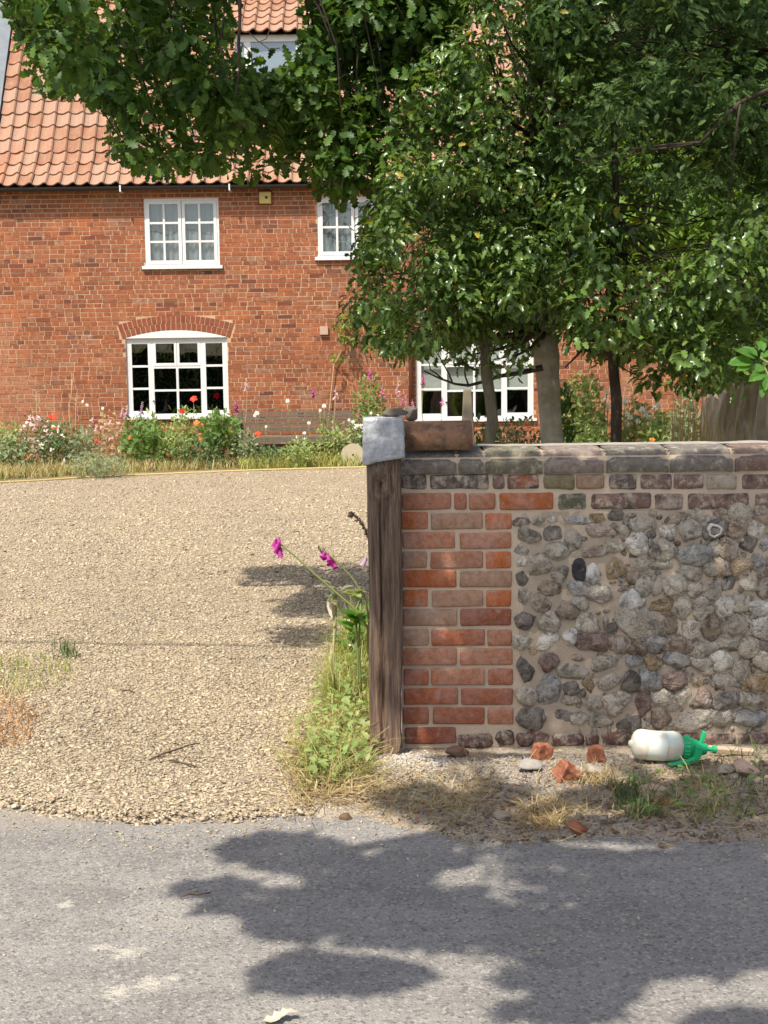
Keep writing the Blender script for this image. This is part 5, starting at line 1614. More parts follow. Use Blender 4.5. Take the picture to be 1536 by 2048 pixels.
ROAD_SHADE = [(560, 1702, 125, 34), (640, 1716, 70, 24), (437, 1776, 84, 15), (472, 1811, 62, 9), (600, 1842, 110, 30), (660, 1800, 110, 42), (760, 1765, 100, 42), (870, 1835, 170, 62), (1080, 1862, 190, 52), (1300, 1800, 260, 95), (860, 1712, 90, 32), (1150, 1712, 110, 10), (1420, 1740, 160, 45), (1250, 1870, 220, 65), (1440, 1890, 160, 55), (700, 1868, 110, 16), (640, 1932, 120, 22), (620, 1966, 110, 14), (760, 1950, 100, 26), (1000, 1955, 40, 10), (1120, 1945, 90, 34), (1170, 1985, 100, 28), (1110, 2022, 120, 18), (1520, 2045, 150, 12), (1250, 1930, 80, 34)]
ROAD_LIT = [(1018, 1742, 70, 17), (1160, 1743, 52, 15), (1040, 1782, 85, 14), (1110, 1813, 85, 16), (715, 1812, 46, 13), (810, 1833, 38, 11), (960, 1938, 120, 24), (800, 1908, 170, 13), (1320, 1808, 32, 9), (690, 1748, 60, 10), (570, 1772, 70, 9), (1000, 1870, 40, 6), (1180, 1905, 30, 6), (900, 1762, 30, 6)]
VERGE_SHADE = [(880, 1620, 120, 36), (1010, 1600, 60, 24), (1010, 1672, 100, 12), (1250, 1665, 200, 18), (1230, 1605, 110, 20), (1450, 1610, 120, 44), (1480, 1680, 140, 24), (960, 1510, 90, 14), (1400, 1540, 90, 12)]
def drop_lit(P, lit):
    pr, _ = proj(P); k = np.array([mnoise.noise((a * 7.5, b * 9.5, c * 7.5)) + 0.5 * mnoise.noise((a * 17, b * 17, c * 17)) > -0.36 for a, b, c in P])
    for (cx, cy, ax_, ay_) in lit:
        k &= ((pr[:, 0] - cx) / ax_) ** 2 + ((pr[:, 1] - cy) / ay_) ** 2 > 1
    return P[k]
G1 = drop_lit(ground_pts(ROAD_SHADE, 62), ROAD_LIT)
G2 = drop_lit(ground_pts(VERGE_SHADE, 36), [(960, 1560, 110, 20), (1095, 1640, 62, 32), (1170, 1548, 110, 18), (1340, 1588, 60, 16), (1010, 1690, 80, 10), (1300, 1540, 60, 10), (1450, 1600, 40, 10), (1000, 1520, 50, 10)])
def wall_pts(n):
    px = rng.uniform(800, 1640, n); py = rng.uniform(890, 1495, n)
    P = np.array([at(x, y, WY)[:] for x, y in zip(px, py)])
    lit = [(850, 1190, 40, 14), (900, 1235, 45, 22), (840, 1150, 40, 10), (900, 1290, 55, 18), (930, 1330, 45, 16), (840, 1100, 36, 14), (935, 1385, 45, 14), (850, 1440, 45, 14), (1150, 905, 72, 16), (1020, 905, 40, 14), (1110, 1450, 16, 40), (1230, 1470, 40, 14), (1200, 1180, 26, 16), (1290, 1200, 20, 22), (1440, 1060, 26, 22), (1340, 1100, 30, 18), (830, 1210, 36, 10), (860, 1330, 30, 10), (1090, 1375, 20, 24)]
    return drop_lit(P, lit)
G3 = wall_pts(2300)
G4 = np.array([at(x, y, 5.2)[:] for x, y in zip(rng.uniform(735, 806, 260), rng.uniform(925, 1190, 260))])
G4 = np.concatenate([G4, np.array([at(x, y, WY + .1)[:] for x, y in zip(rng.uniform(806, 960, 120), rng.uniform(845, 910, 120))])])
# foliage of the other trees that stands in the oak's shade
dark = [(1030 + 620 * rng.random(), -100 + 820 * rng.random()) for _ in range(480)]
G5 = np.array([at(x, y, rng.uniform(7.0, 8.4))[:] for x, y in dark if x > 1030 + max(0, (y - 200)) * 0.30])
G6 = np.array([at(x, y, rng.uniform(6.6, 7.2))[:] for x, y in zip(rng.uniform(150, 480, 1000), rng.uniform(-90, 300, 1000))])
def off_frame(P):
    pr, dep = proj(P)
    return (dep < 0.25) | (pr[:, 1] < -140)
hi = np.concatenate([toward_sun(G1, rng.uniform(3.5, 4.4, len(G1))), toward_sun(G2, rng.uniform(3.7, 4.6, len(G2))), toward_sun(G3, rng.uniform(4.0, 4.9, len(G3))), toward_sun(G4, rng.uniform(5.0, 6.0, len(G4))),
                     toward_sun(G5, rng.uniform(5.6, 7.4, len(G5))), toward_sun(G6, rng.uniform(5.4, 7.0, len(G6)))])
hi = hi + rng.normal(0, .012, hi.shape)
hi = hi[off_frame(hi)]
nrm = -SUNV * 0.8 + rand_dirs(len(hi)) * 0.55
LOBED = leaf_tmpl([(.16, .2), (.10, .32), (.31, .6), (.17, .72), (.22, .86)], (.5,), .2, .1)
oak_leaves.append(scatter(LOBED[0] - np.array([0, .5, 0]), LOBED[1], hi, frames(nrm, rand_dirs(len(hi))), rng.uniform(.075, .12, len(hi))))
for i in range(0, len(hi), 60):
    c = Vector(hi[i]); best = min((a.lerp(b_, t) for L_ in (L2, L3, L4) for a, b_ in zip(L_[1:], L_[2:]) for t in (0, .5, 1)), key=lambda q: (q - c).length)
    if (best - c).length < 2.2: twg.tube(wiggle(best, c, 4, 0.06, i), [.010, .008, .006, .004, .002], 4)
twg.build('branch', MT['dark_bark'], ok, True)['kind'] = 'stuff'
V, T = merge(oak_leaves)
link('crown', np_mesh('crown', V, T, MT['oakleaf']), ok)
# ---------------------------------------------------------------- things on the drive and by the wall
def vz(px, py):
    p = gnd(px, py, 0.03)
    for _ in range(4): p = gnd(px, py, max(verge_z(p.x, p.y), -0.01))
    return p

def chunk(name, label, cat, px, py, wpx, hpx, mat, seed, kind='brick', group=None, depth=None, tilt=(0, 0, 0), sink=0.25):
    p = vz(px, py); s = F / p.y
    w, h = wpx / s, hpx / s; d = depth or w * 0.8
    if kind == 'brick':
        b = rbox(w, d, h, min(w, h, d) * 0.12, seed, min(w, h) * 0.19, 3)
    else:
        b = lump(w / 2, d / 2, h / 2, seed, 0.35, 1.2, True, 6)
    o = b.build(name, mat, None, kind != 'brick', (p.x, p.y + d * 0.3, verge_z(p.x, p.y) + h * (0.5 - sink * 0.4)))
    o.rotation_euler = tilt
    return tag(o, label, cat, group)
GR = 'broken pieces lying on the verge below the wall'
chunk('brick_fragment', 'orange brick fragment with chipped pale top, nearest the pier foot', 'brick fragment', 1085, 1522, 32, 38, MT['redrubble'], 5, 'brick', GR, tilt=(.1, .3, .4))
chunk('brick_fragment', 'upright orange half brick standing on end under the flints', 'brick fragment', 1193, 1526, 30, 36, MT['redrubble'], 6, 'brick', GR, tilt=(.05, -.03, .3))
chunk('brick_fragment', 'broken brick corner pointing up beside a rounded buff stone', 'brick fragment', 1136, 1562, 46, 36, MT['redrubble'], 7, 'brick', GR, tilt=(.55, .5, .6))
chunk('stone', 'buff stone with a pale upper edge next to the broken brick corner', 'stone', 1192, 1558, 46, 32, MT['stone'], 8, 'lump', GR, tilt=(.2, .2, .2))
chunk('stone_slab', 'flat pinkish stone flake lying below the sprayer bottle', 'stone', 1312, 1600, 78, 26, MT['pinkstone'], 9, 'lump', GR, tilt=(.15, .05, .2))
chunk('brick_fragment', 'small reddish chip tucked under the flat pinkish flake', 'brick fragment', 1325, 1612, 44, 18, MT['redrubble'], 10, 'lump', GR)
chunk('stone', 'pale grey pebble half under the pinkish flake', 'stone', 1288, 1612, 34, 17, MT['stone'], 11, 'lump', GR)
chunk('stone', 'lumpy dull pink stone past the lath by the flints', 'stone', 1492, 1556, 60, 38, MT['pinkstone'], 12, 'lump', GR)
chunk('stone', 'brownish low stone just before the lumpy pink one', 'stone', 1452, 1552, 42, 26, MT['stone'], 13, 'lump', GR)
chunk('brick_fragment', 'brown red brick shard beside the yellow straw tuft near the lane', 'brick fragment', 1156, 1664, 42, 26, plain('dull_red_shard', (0.34, 0.13, 0.075), .95, .1, .3, 40, .5), 14, 'lump', GR, tilt=(.2, .3, .1))
chunk('clod', 'dark brown clod at the road edge below the gate post', 'clod', 692, 1645, 30, 24, plain('dark_clod', (0.16, 0.10, 0.06), .95, .1, .3, 40, .6), 15, 'lump', GR)
chunk('stone', 'grey flat stone in the shaded dirt near the road', 'stone', 1006, 1640, 36, 18, MT['stone'], 16, 'lump', GR)
chunk('stone', 'grey block of old mortar in front of the footing course', 'stone', 1062, 1542, 58, 26, plain('old_grey_mortar', (0.33, 0.30, 0.26), .95, .1, .2, 40, .6), 17, 'lump', GR)
chunk('brick_fragment', 'dark earthy brick end sunk below the pier', 'brick fragment', 915, 1508, 46, 22, plain('earthy_brick', (0.20, 0.12, 0.085), .95, .1, .3, 40, .5), 18, 'lump', GR)
p = vz(1462, 1512); s = F / p.y
b = rbox(92 / s, 0.03, 0.022, .004, 20, .002, 4); o = b.build('lath', MT['lath'], None, False, (p.x, p.y, verge_z(p.x, p.y) + .022)); o.rotation_euler = (.2, .06, -.1)
tag(o, 'pale weathered lath lying beyond the sprayer nozzle', 'lath')

# --- garden sprayer lying on its side
sp0 = vz(1300, 1524)
spy = sp0.y; sps = F / spy
base = Vector(at(1264, 1487, spy)); tip = Vector(at(1360, 1494, spy)); axd = (tip - base).normalized()
spr = empty('garden_sprayer', (at(1340, 1520, spy).x, spy, verge_z(sp0.x, spy)), 'milky plastic pump sprayer with a green head lying on its side against the flint wall', 'sprayer')
b = MB()
b.lathe([(-.014, .004), (-.012, .010), (-.004, .014), (.001, .030), (.006, .042), (.016, .052), (.030, .0565), (.055, .0555), (.090, .054), (.125, .0555), (.150, .0575), (.170, .054), (.181, .045), (.188, .034), (.198, .030)], base, axd, 28)
b.build('bottle', MT['plastic'], spr, True)
b = MB()
b.lathe([(.186, .036), (.188, .040), (.212, .041), (.216, .038), (.240, .031), (.246, .027)], base, axd, 20)
for k in range(18):                             # grip ribs round the screw cap
    a = 2 * math.pi * k / 18; u_ = axd.orthogonal().normalized(); w_ = axd.cross(u_); r_ = u_ * math.cos(a) + w_ * math.sin(a)
    b.tube([base + axd * .189 + r_ * .0405, base + axd * .211 + r_ * .0415], .0026, 5)
o = b.build('collar', MT['green'], spr, True); md = o.modifiers.new('edge', 'EDGE_SPLIT')
b = MB(); u_ = Vector((0, -1, 0)) - axd * axd.dot(Vector((0, -1, 0))); u_.normalize(); w_ = axd.cross(u_); V = []   # pale label wrapped round the front
for i in range(17):
    a = -.95 + 1.9 * i / 16 + .25
    for h in (.052, .075, .100, .122):
        rr_ = .0560 + .0012
        V.append(base + axd * h + (u_ * math.cos(a) + w_ * math.sin(a)) * rr_)
b.add(V, [(4 * i + j, 4 * i + j + 1, 4 * i + j + 5, 4 * i + j + 4) for i in range(16) for j in range(3)])
k_ = Mat('faded_label'); p_ = k_.pos()
c_ = k_.mix(k_.ramp(k_.noise(p_, 60, 5, .7), [(.42, 0.0), (.6, 1.0)]), (.66, .76, .68), (.74, .73, .64))
b.build('label', k_.done(c_, .45), spr, True)
b = MB()
h0 = base + axd * .238
b.lathe([(0, .026), (.004, .028), (.030, .024), (.040, .020), (.043, .012)], h0, axd, 14)
b.build('pump_head', MT['green'], spr, True).modifiers.new('edge', 'EDGE_SPLIT')
b = rbox(.014, .022, .05, .003, 41, .0003, 1); b.build('trigger', MT['green'], spr, False, tuple(h0 + axd * .026 + Vector((0, 0, .042)))).rotation_euler = (0, .25, 0)
b = MB()
q = [Vector(at(x, y, spy - .05)) for x, y in ((1398, 1492), (1396, 1506), (1391, 1518), (1378, 1523), (1358, 1526), (1336, 1529))]
V = []
for i, p in enumerate(q):                       # flat moulded lever, tapering to its tip
    t = (q[min(i + 1, 5)] - q[max(i - 1, 0)]).normalized(); w_ = Vector((0, 1, 0)); u_ = t.cross(w_).normalized()
    hh, ww = (.011, .012, .011, .008, .006, .0035)[i], (.016, .016, .015, .013, .012, .011)[i]
    V += [p + u_ * hh + w_ * ww, p - u_ * hh + w_ * ww, p - u_ * hh - w_ * ww, p + u_ * hh - w_ * ww]
b.add(V, [(4 * i + k, 4 * i + (k + 1) % 4, 4 * i + 4 + (k + 1) % 4, 4 * i + 4 + k) for i in range(5) for k in range(4)] + [(3, 2, 1, 0), (20, 21, 22, 23)])
o = b.build('lever', MT['green'], spr); md = o.modifiers.new('soft', 'BEVEL'); md.width = .003; md.segments = 2
b = MB(); n0 = h0 + axd * .040
b.lathe([(0, .008), (.022, .008), (.024, .014), (.036, .015), (.040, .009)], n0, axd, 12); b.build('nozzle', MT['green'], spr)

# --- twigs and leaf
def twig(name, label, pts, rad, cat='twig', mat='twig', zo=.012, group='twigs on the ground'):
    P = [gnd(x, y, zo) for x, y in pts]; b = MB()
    Q = []
    for a, c in zip(P, P[1:]): Q += [a, a.lerp(c, .5) + Vector((rnd.gauss(0, .004), rnd.gauss(0, .006), .004))]
    Q.append(P[-1])
    b.tube(Q, [rad * (1 - .5 * i / len(Q)) for i in range(len(Q))], 6)
    return tag(b.build(name, MT[mat], None, True), label, cat, group)
twig('twig', 'longer dark twig lying slantwise on the gravel', [(300, 1519), (352, 1499), (400, 1486)], .0042, zo=.022)
twig('twig', 'short dark twig just below the longer one on the gravel', [(338, 1521), (365, 1526), (394, 1534)], .0048, zo=.022)
twig('twig', 'tiny twig on the gravel further up the drive', [(246, 1380), (268, 1385)], .004, zo=.024)
twig('twig', 'thin twig lying on the tarmac at the tip of the shadow', [(361, 1794), (395, 1790), (421, 1785)], .003, zo=.008)
p = gnd(562, 2043)
b = MB(); b.v = [(x * .075, (y - .5) * .085, .010 + .02 * (x * x * 4) + .008 * math.sin(y * 6)) for x, y, z in OAKL[0]]; b.f = [tuple(int(i) for i in t) for t in OAKL[1]]
o = b.build('leaf', MT['deadleaf'], None, False, (p.x, p.y, .004)); o.rotation_euler = (0, 0, 1.9)
tag(o, 'curled dry leaf lying on the bare tarmac', 'leaf')

# --- grass, straw and weeds
def blades(name, base, height, width, lean, mat, up=1.0, seg=3):
    n = len(base)
    a = rng.uniform(0, 2 * math.pi, n)
    out = np.stack([np.cos(a), np.sin(a), np.zeros(n)], 1)
    side = np.stack([-np.sin(a + rng.normal(0, .6, n)), np.cos(a), np.zeros(n)], 1)
    side /= np.linalg.norm(side, axis=1, keepdims=True)
    V = np.zeros((n, seg * 2 + 1, 3)); ln = rng.uniform(.4, 1.3, n) * lean
    for i in range(seg + 1):
        t = i / seg
        c = base + out * (height * ln * t ** 1.6)[:, None] + np.array([0, 0, 1.0]) * (height * up * (t - 0.35 * ln * t * t))[:, None]
        w = width * (1 - t) ** 0.7
        if i < seg:
            V[:, 2 * i] = c - side * (w / 2)[:, None]; V[:, 2 * i + 1] = c + side * (w / 2)[:, None]
        else: V[:, 2 * seg] = c
    t_ = []
    for i in range(seg - 1): t_ += [(2 * i, 2 * i + 1, 2 * i + 3), (2 * i, 2 * i + 3, 2 * i + 2)]
    t_.append((2 * seg - 2, 2 * seg - 1, 2 * seg))
    T = np.array(t_)[None] + (np.arange(n) * (2 * seg + 1))[:, None, None]
    o = link(name, np_mesh(name, V.reshape(-1, 3), T.reshape(-1, 3), mat)); o['kind'] = 'stuff'
    return o
def lying(name, base, length, width, mat):
    n = len(base); d = rand_dirs(n); d[:, 2] = np.abs(d[:, 2]) * 0.22; d /= np.linalg.norm(d, axis=1, keepdims=True)
    s = np.cross(d, np.array([0, 0, 1.0]) + rand_dirs(n) * .4); s /= np.linalg.norm(s, axis=1, keepdims=True)
    V = np.zeros((n, 6, 3)); bow = rng.normal(0, .12, n)
    for i, t in enumerate((0, .5, 1)):
        c = base + d * (length * t)[:, None] + s * (length * bow * t * (1 - t) * 4)[:, None]
        V[:, 2 * i] = c - s * (width / 2)[:, None]; V[:, 2 * i + 1] = c + s * (width / 2)[:, None]
    T = np.array([(0, 1, 3), (0, 3, 2), (2, 3, 5), (2, 5, 4)])[None] + (np.arange(n) * 6)[:, None, None]
    o = link(name, np_mesh(name, V.reshape(-1, 3), T.reshape(-1, 3), mat)); o['kind'] = 'stuff'
    return o
def gz_(x, y):
    return max(verge_z(x, y) if -0.75 < x < 4.2 and 4.0 < y < 5.4 else -1, drive_z(x, y) if y < 8.2 else .014)
def px_pts(poly, n, jit=8):
    xs_ = [p[0] for p in poly]; ys_ = [p[1] for p in poly]; out = []
    while len(out) < n:
        px, py = rng.uniform(min(xs_), max(xs_)), rng.uniform(min(ys_), max(ys_))
        if inpoly(np.array([[px, py]]), poly)[0]:
            p = gnd(px + rng.normal(0, jit), py + rng.normal(0, jit * .6), .02); out.append((p.x, p.y, gz_(p.x, p.y)))
    return np.array(out)
def U(a, b_, n): return rng.uniform(a, b_, n)
PG = [(735, 1300), (735, 1560), (600, 1580), (590, 1500), (640, 1400), (668, 1330)]
B = px_pts(PG, 1150, 16); blades('grass', B, U(.04, .16, len(B)), U(.003, .006, len(B)), 1.4, MT['grass'])
B = px_pts([(735, 1270), (735, 1420), (650, 1400), (672, 1300)], 900); blades('grass', B, U(.08, .26, len(B)), U(.003, .007, len(B)), 1.1, MT['grass'])
B = px_pts([(740, 1265), (740, 1340), (690, 1330), (700, 1280)], 260); blades('grass', B, U(.16, .36, len(B)), U(.004, .008, len(B)), .7, MT['grass'])
B = px_pts([(738, 1390), (738, 1600), (590, 1620), (580, 1540), (640, 1440)], 1100); lying('straw', B + np.array([0, 0, .012]), U(.05, .17, len(B)), U(.002, .004, len(B)), MT['straw'])
B = px_pts([(600, 1500), (680, 1490), (690, 1560), (600, 1590)], 420); blades('grass', B, U(.03, .09, len(B)), U(.003, .006, len(B)), 1.0, MT['darkgrass'])
# tufts at the other side of the drive
B = px_pts([(-160, 1330), (60, 1310), (160, 1330), (130, 1370), (0, 1400), (-160, 1400)], 700); blades('grass', B, U(.03, .09, len(B)), U(.003, .006, len(B)), 0.9, MT['grass'])
B = px_pts([(-200, 1400), (0, 1390), (80, 1420), (50, 1490), (-200, 1520)], 900); blades('dry_grass', B, U(.04, .11, len(B)), U(.003, .006, len(B)), 1.2, MT['rust'])
B = px_pts([(115, 1300), (150, 1300), (150, 1320), (115, 1320)], 60, 5); blades('grass', B, U(.06, .14, len(B)), U(.004, .007, len(B)), 0.5, MT['darkgrass'])
# verge: straw litter, tufts, crumbs of mortar and brick
VP = [(620, 1560), (800, 1510), (1640, 1520), (1640, 1690), (960, 1695), (800, 1650)]
B = px_pts(VP, 1200); lying('straw', B + np.array([0, 0, .006]), U(.025, .11, len(B)), U(.0015, .0035, len(B)), MT['straw'])
B = px_pts([(640, 1600), (800, 1560), (1000, 1550), (980, 1620), (800, 1640)], 700); lying('straw', B + np.array([0, 0, .006]), U(.02, .08, len(B)), U(.0015, .003, len(B)), MT['straw'])
B = px_pts([(1060, 1600), (1130, 1600), (1130, 1650), (1050, 1660)], 260, 6); blades('dry_grass', B, U(.05, .14, len(B)), U(.003, .005, len(B)), 1.7, MT['straw'], .7)
B = px_pts([(1150, 1540), (1240, 1540), (1240, 1580), (1160, 1580)], 240, 6); blades('dry_grass', B, U(.03, .07, len(B)), U(.003, .005, len(B)), 1.2, MT['straw'])
B = px_pts([(1225, 1570), (1290, 1570), (1330, 1640), (1250, 1640)], 380, 6); blades('grass', B, U(.04, .10, len(B)), U(.003, .006, len(B)), 1.1, MT['darkgrass'])
B = px_pts([(1360, 1560), (1440, 1560), (1460, 1640), (1350, 1640)], 150, 8); blades('grass', B, U(.03, .10, len(B)), U(.003, .005, len(B)), 1.1, MT['grass'])
B = px_pts([(1430, 1480), (1640, 1480), (1640, 1600), (1480, 1640)], 260, 8); blades('grass', B, U(.03, .10, len(B)), U(.003, .006, len(B)), 1.1, MT['darkgrass'])
B = px_pts([(800, 1590), (930, 1580), (950, 1650), (820, 1650)], 110, 8); blades('dry_grass', B, U(.03, .09, len(B)), U(.002, .004, len(B)), 1.6, MT['straw'], .7)
B = px_pts([(700, 1510), (1640, 1490), (1640, 1695), (900, 1690), (760, 1630)], 2600); pebbles('rubble', B, U(.003, .011, len(B)), MT['rubble'], .7, cheap=1)
B = px_pts([(735, 1480), (810, 1480), (900, 1500), (880, 1530), (780, 1540), (735, 1520)], 1500, 12); pebbles('rubble', B, U(.0025, .009, len(B)), plain('white_lime_crumbs', (.50, .455, .39), .95, .1, .35, 60), .7)
B = px_pts([(900, 1500), (1250, 1490), (1250, 1560), (950, 1560)], 1100, 6); pebbles('rubble', B, U(.003, .010, len(B)), plain('grey_crumbs', (.36, .31, .26), .95, .1, .3, 60), .7)
B = px_pts([(700, 1560), (1640, 1560), (1640, 1690), (900, 1690)], 160); pebbles('rubble', B, U(.003, .009, len(B)), MT['redrubble'], .7)
B = px_pts([(700, 1540), (1640, 1520), (1640, 1695), (900, 1690)], 800); pebbles('dirt', B, U(.003, .010, len(B)), plain('dark_dirt_crumbs', (.15, .10, .065), .97, .1, .4, 60), .8)

B = px_pts([(640, 1590), (1640, 1520), (1640, 1695), (900, 1690)], 420); pebbles('clods', B, U(.008, .022, len(B)), MT['verge'], .6)
B = px_pts([(740, 1500), (1250, 1490), (1250, 1600), (760, 1600)], 500); pebbles('rubble', B, U(.004, .014, len(B)), MT['rubble'], .6)
def litter(name, base, size, mat, tm=OVATE, h=.05):
    n = len(base); P = base + np.stack([np.zeros(n), np.zeros(n), U(.01, h, n)], 1)
    v, t = scatter(tm[0], tm[1], P, frames(rand_dirs(n) * .6 + np.array([0, -.2, 1.0]), rand_dirs(n)), U(*size, n))
    o = link(name, np_mesh(name, v, t, mat)); o['kind'] = 'stuff'
B = px_pts([(735, 1290), (735, 1560), (610, 1570), (600, 1500), (650, 1400), (675, 1330)], 420, 12); litter('weeds', B, (.02, .06), MT['paleherb'], OVATE, .12)
B = px_pts([(735, 1250), (735, 1330), (690, 1330)], 110, 6); litter('weeds', B, (.05, .10), MT['laurel'], OVATE, .16)
B = px_pts([(1220, 1560), (1640, 1500), (1640, 1650), (1260, 1640)], 110, 10); litter('weeds', B, (.015, .04), MT['herb'], OVATE, .05)
B = px_pts([(700, 1560), (1640, 1540), (1640, 1690), (900, 1690)], 70, 10); litter('fallen_leaves', B, (.02, .045), MT['twig'], OAKL, .015)

# --- foxgloves by the post
def bell(b, p, d, L, r):
    d = Vector(d).normalized(); u = d.orthogonal().normalized(); w = d.cross(u); V = []
    for (h, rr_) in ((0, .25), (.3, .6), (.75, .75), (1.0, 1.05)):
        for k in range(7):
            a = 2 * math.pi * k / 7
            V.append(Vector(p) + d * (h * L) + (u * math.cos(a) + w * math.sin(a)) * r * rr_)
    b.add(V, [(i * 7 + k, i * 7 + (k + 1) % 7, (i + 1) * 7 + (k + 1) % 7, (i + 1) * 7 + k) for i in range(3) for k in range(7)] + [tuple(range(7))])
FXG = 'foxgloves leaning out beside the gate post'
Yf = 5.75
r1 = empty('foxglove', gnd(735, 1335, .02), 'magenta foxglove leaning furthest out over the gravel', 'foxglove', FXG)
pth = [gnd(738, 1330, .02)] + [Vector(at(x, y, Yf)) for x, y in ((735, 1255), (712, 1220), (690, 1200), (660, 1175), (620, 1140), (590, 1112), (568, 1095), (556, 1078))]
b = MB(); b.tube(pth, [.007, .006, .006, .005, .005, .004, .0035, .003, .002], 6); b.build('stem', MT['stem'], r1, True)
for i, (x, y) in enumerate(((557, 1080), (553, 1088), (559, 1090), (555, 1097), (561, 1098), (558, 1104), (553, 1083))):
    b = MB(); bell(b, at(x, y - 5, Yf + rnd.gauss(0, .012)), (rnd.gauss(-.1, .3), rnd.gauss(-.1, .4), -1), .036, .013); b.build('flower', MT['magenta'], r1, True)
r2 = empty('foxglove', gnd(737, 1320, .02), 'magenta foxglove with a short drooping spike close to the post', 'foxglove', FXG)
pth = [gnd(739, 1325, .02)] + [Vector(at(x, y, Yf + .05)) for x, y in ((737, 1230), (728, 1190), (700, 1150), (672, 1122), (652, 1105), (637, 1090))]
b = MB(); b.tube(pth, [.006, .0055, .005, .004, .0035, .003, .002], 6); b.build('stem', MT['stem'], r2, True)
for (x, y) in ((646, 1100), (650, 1106), (645, 1110), (655, 1112), (660, 1118), (664, 1123), (656, 1120), (668, 1126)):
    b = MB(); bell(b, at(x, y - 4, Yf + .05 + rnd.gauss(0, .012)), (rnd.gauss(.1, .3), rnd.gauss(-.2, .4), -1), .034, .012); b.build('flower', MT['magenta'], r2, True)
for (x, y) in ((637, 1092), (640, 1097), (642, 1101)):
    b = MB(); b.tube([at(x, y, Yf + .05), at(x + 1, y + 6, Yf + .05)], [.005, .003], 6); b.build('bud', MT['deadspike'], r2, True)
r3 = empty('foxglove', gnd(745, 1330, .02), 'brown dead foxglove spike curving over beside the top of the post', 'foxglove', FXG)
pth = [gnd(748, 1330, .02)] + [Vector(at(x, y, Yf - .05)) for x, y in ((745, 1180), (743, 1110), (738, 1080), (730, 1058), (718, 1040), (706, 1028), (698, 1032))]
b = MB(); b.tube(pth, [.007, .006, .006, .005, .005, .004, .003, .002], 6); b.build('stem', MT['deadspike'], r3, True)
sd_ = MB()
for i in range(34):
    t = i / 33; j = 3 + t * 3.9; k = min(int(j), 7); p = pth[k].lerp(pth[min(k + 1, 8 - 1)], j - k)
    for _ in range(2 if t < .8 else 4):
        d = Vector((rnd.gauss(0, 1), rnd.gauss(0, 1), rnd.gauss(0, .6))).normalized()
        sd_.tube([p, p + d * rnd.uniform(.008, .02)], [.005, .003], 5)
sd_.build('seed_head', MT['deadspike'], r3)
fl_ = MB(); bell(fl_, at(734, 1115, Yf), (-.6, 0, -1), .04, .014); fl_.build('flower', MT['mauve'], r3, True)
# leafy weeds at the foot of the post
def rosette(name, label, px, py, Y, n, L, mat, cat='plant', tm=OVATE, z0=None, group=None, lift=.5):
    p = Vector(at(px, py, Y)); g = gz_(p.x, p.y)
    e_ = empty(name, (p.x, p.y, g), label, cat, group)
    P = np.repeat(np.array([[p.x, p.y, p.z]]), n, 0) + rng.normal(0, .02, (n, 3))
    a = rng.uniform(0, 2 * math.pi, n)
    d = np.stack([np.cos(a), np.sin(a), rng.uniform(lift - .5, lift + .7, n)], 1)
    v, t = scatter(tm[0], tm[1], P, frames(np.stack([-np.cos(a) * .5, -np.sin(a) * .5, np.ones(n)], 1), d), U(L * .6, L, n))
    link('foliage', np_mesh('foliage', v, t, mat), e_)
    if p.z - g > .03:
        b = MB(); b.tube(wiggle((p.x, p.y, g), p, 3, .05, px), .005, 5); b.build('stem', MT['stem'], e_, True)
    return e_
rosette('dock_plant', 'bright green broad leaved weed against the gate post', 712, 1240, 5.8, 16, .13, MT['laurel'])
rosette('dock_plant', 'upper leafy weed tip between the foxglove stems', 722, 1198, 5.85, 9, .09, MT['paleherb'])
rosette('wild_herb', 'pale spindly weed under the leaning foxglove', 672, 1190, 5.9, 12, .07, MT['greyherb'])
b = MB(); p = at(664, 1212, 5.9); b.v = [((x) * .10, (z) * .1 + .01 * x, (y - .5) * -.11) for x, y, z in OVATE[0]]; b.f = [tuple(int(i) for i in t) for t in OVATE[1]]
e_ = empty('withered_leaf', (p.x, p.y, gz_(p.x, p.y)), 'whitish withered leaf hanging under the leaning foxglove', 'leaf')
o = b.build('blade', MT['deadleaf'], e_, False, tuple(p)); 
b = MB(); b.tube([(p.x, p.y, gz_(p.x, p.y)), (p.x + .01, p.y, p.z)], .003, 5); b.build('stem', MT['drystem'], e_, True)

# ---------------------------------------------------------------- flower border in front of the house
# yellow hose along the edge of the bed
HP = [(-120, 974), (0, 965), (75, 961), (150, 956), (240, 951), (320, 948), (420, 944), (520, 940), (620, 937), (735, 934), (800, 933), (900, 931)]
b = MB(); b.tube([gnd(x, y, .028) for x, y in HP], .016, 8)
tag(b.build('hose', MT['hose'], None, True), 'yellow garden hose laid along the edge of the flower bed', 'hose')

# soil of the bed behind the hose
b = MB(); V = []
for x, y in [(-400, 985)] + HP + [(1200, 926), (1800, 918)]:
    p = gnd(x, y - 1, .026); V += [(p.x, p.y, .026), (p.x, max(p.y + .3, HY + .02), .03)]
b.add(V, [(2 * i, 2 * i + 2, 2 * i + 3, 2 * i + 1) for i in range(len(V) // 2 - 1)])
b.build('flower_bed', MT['border'])['kind'] = 'structure'

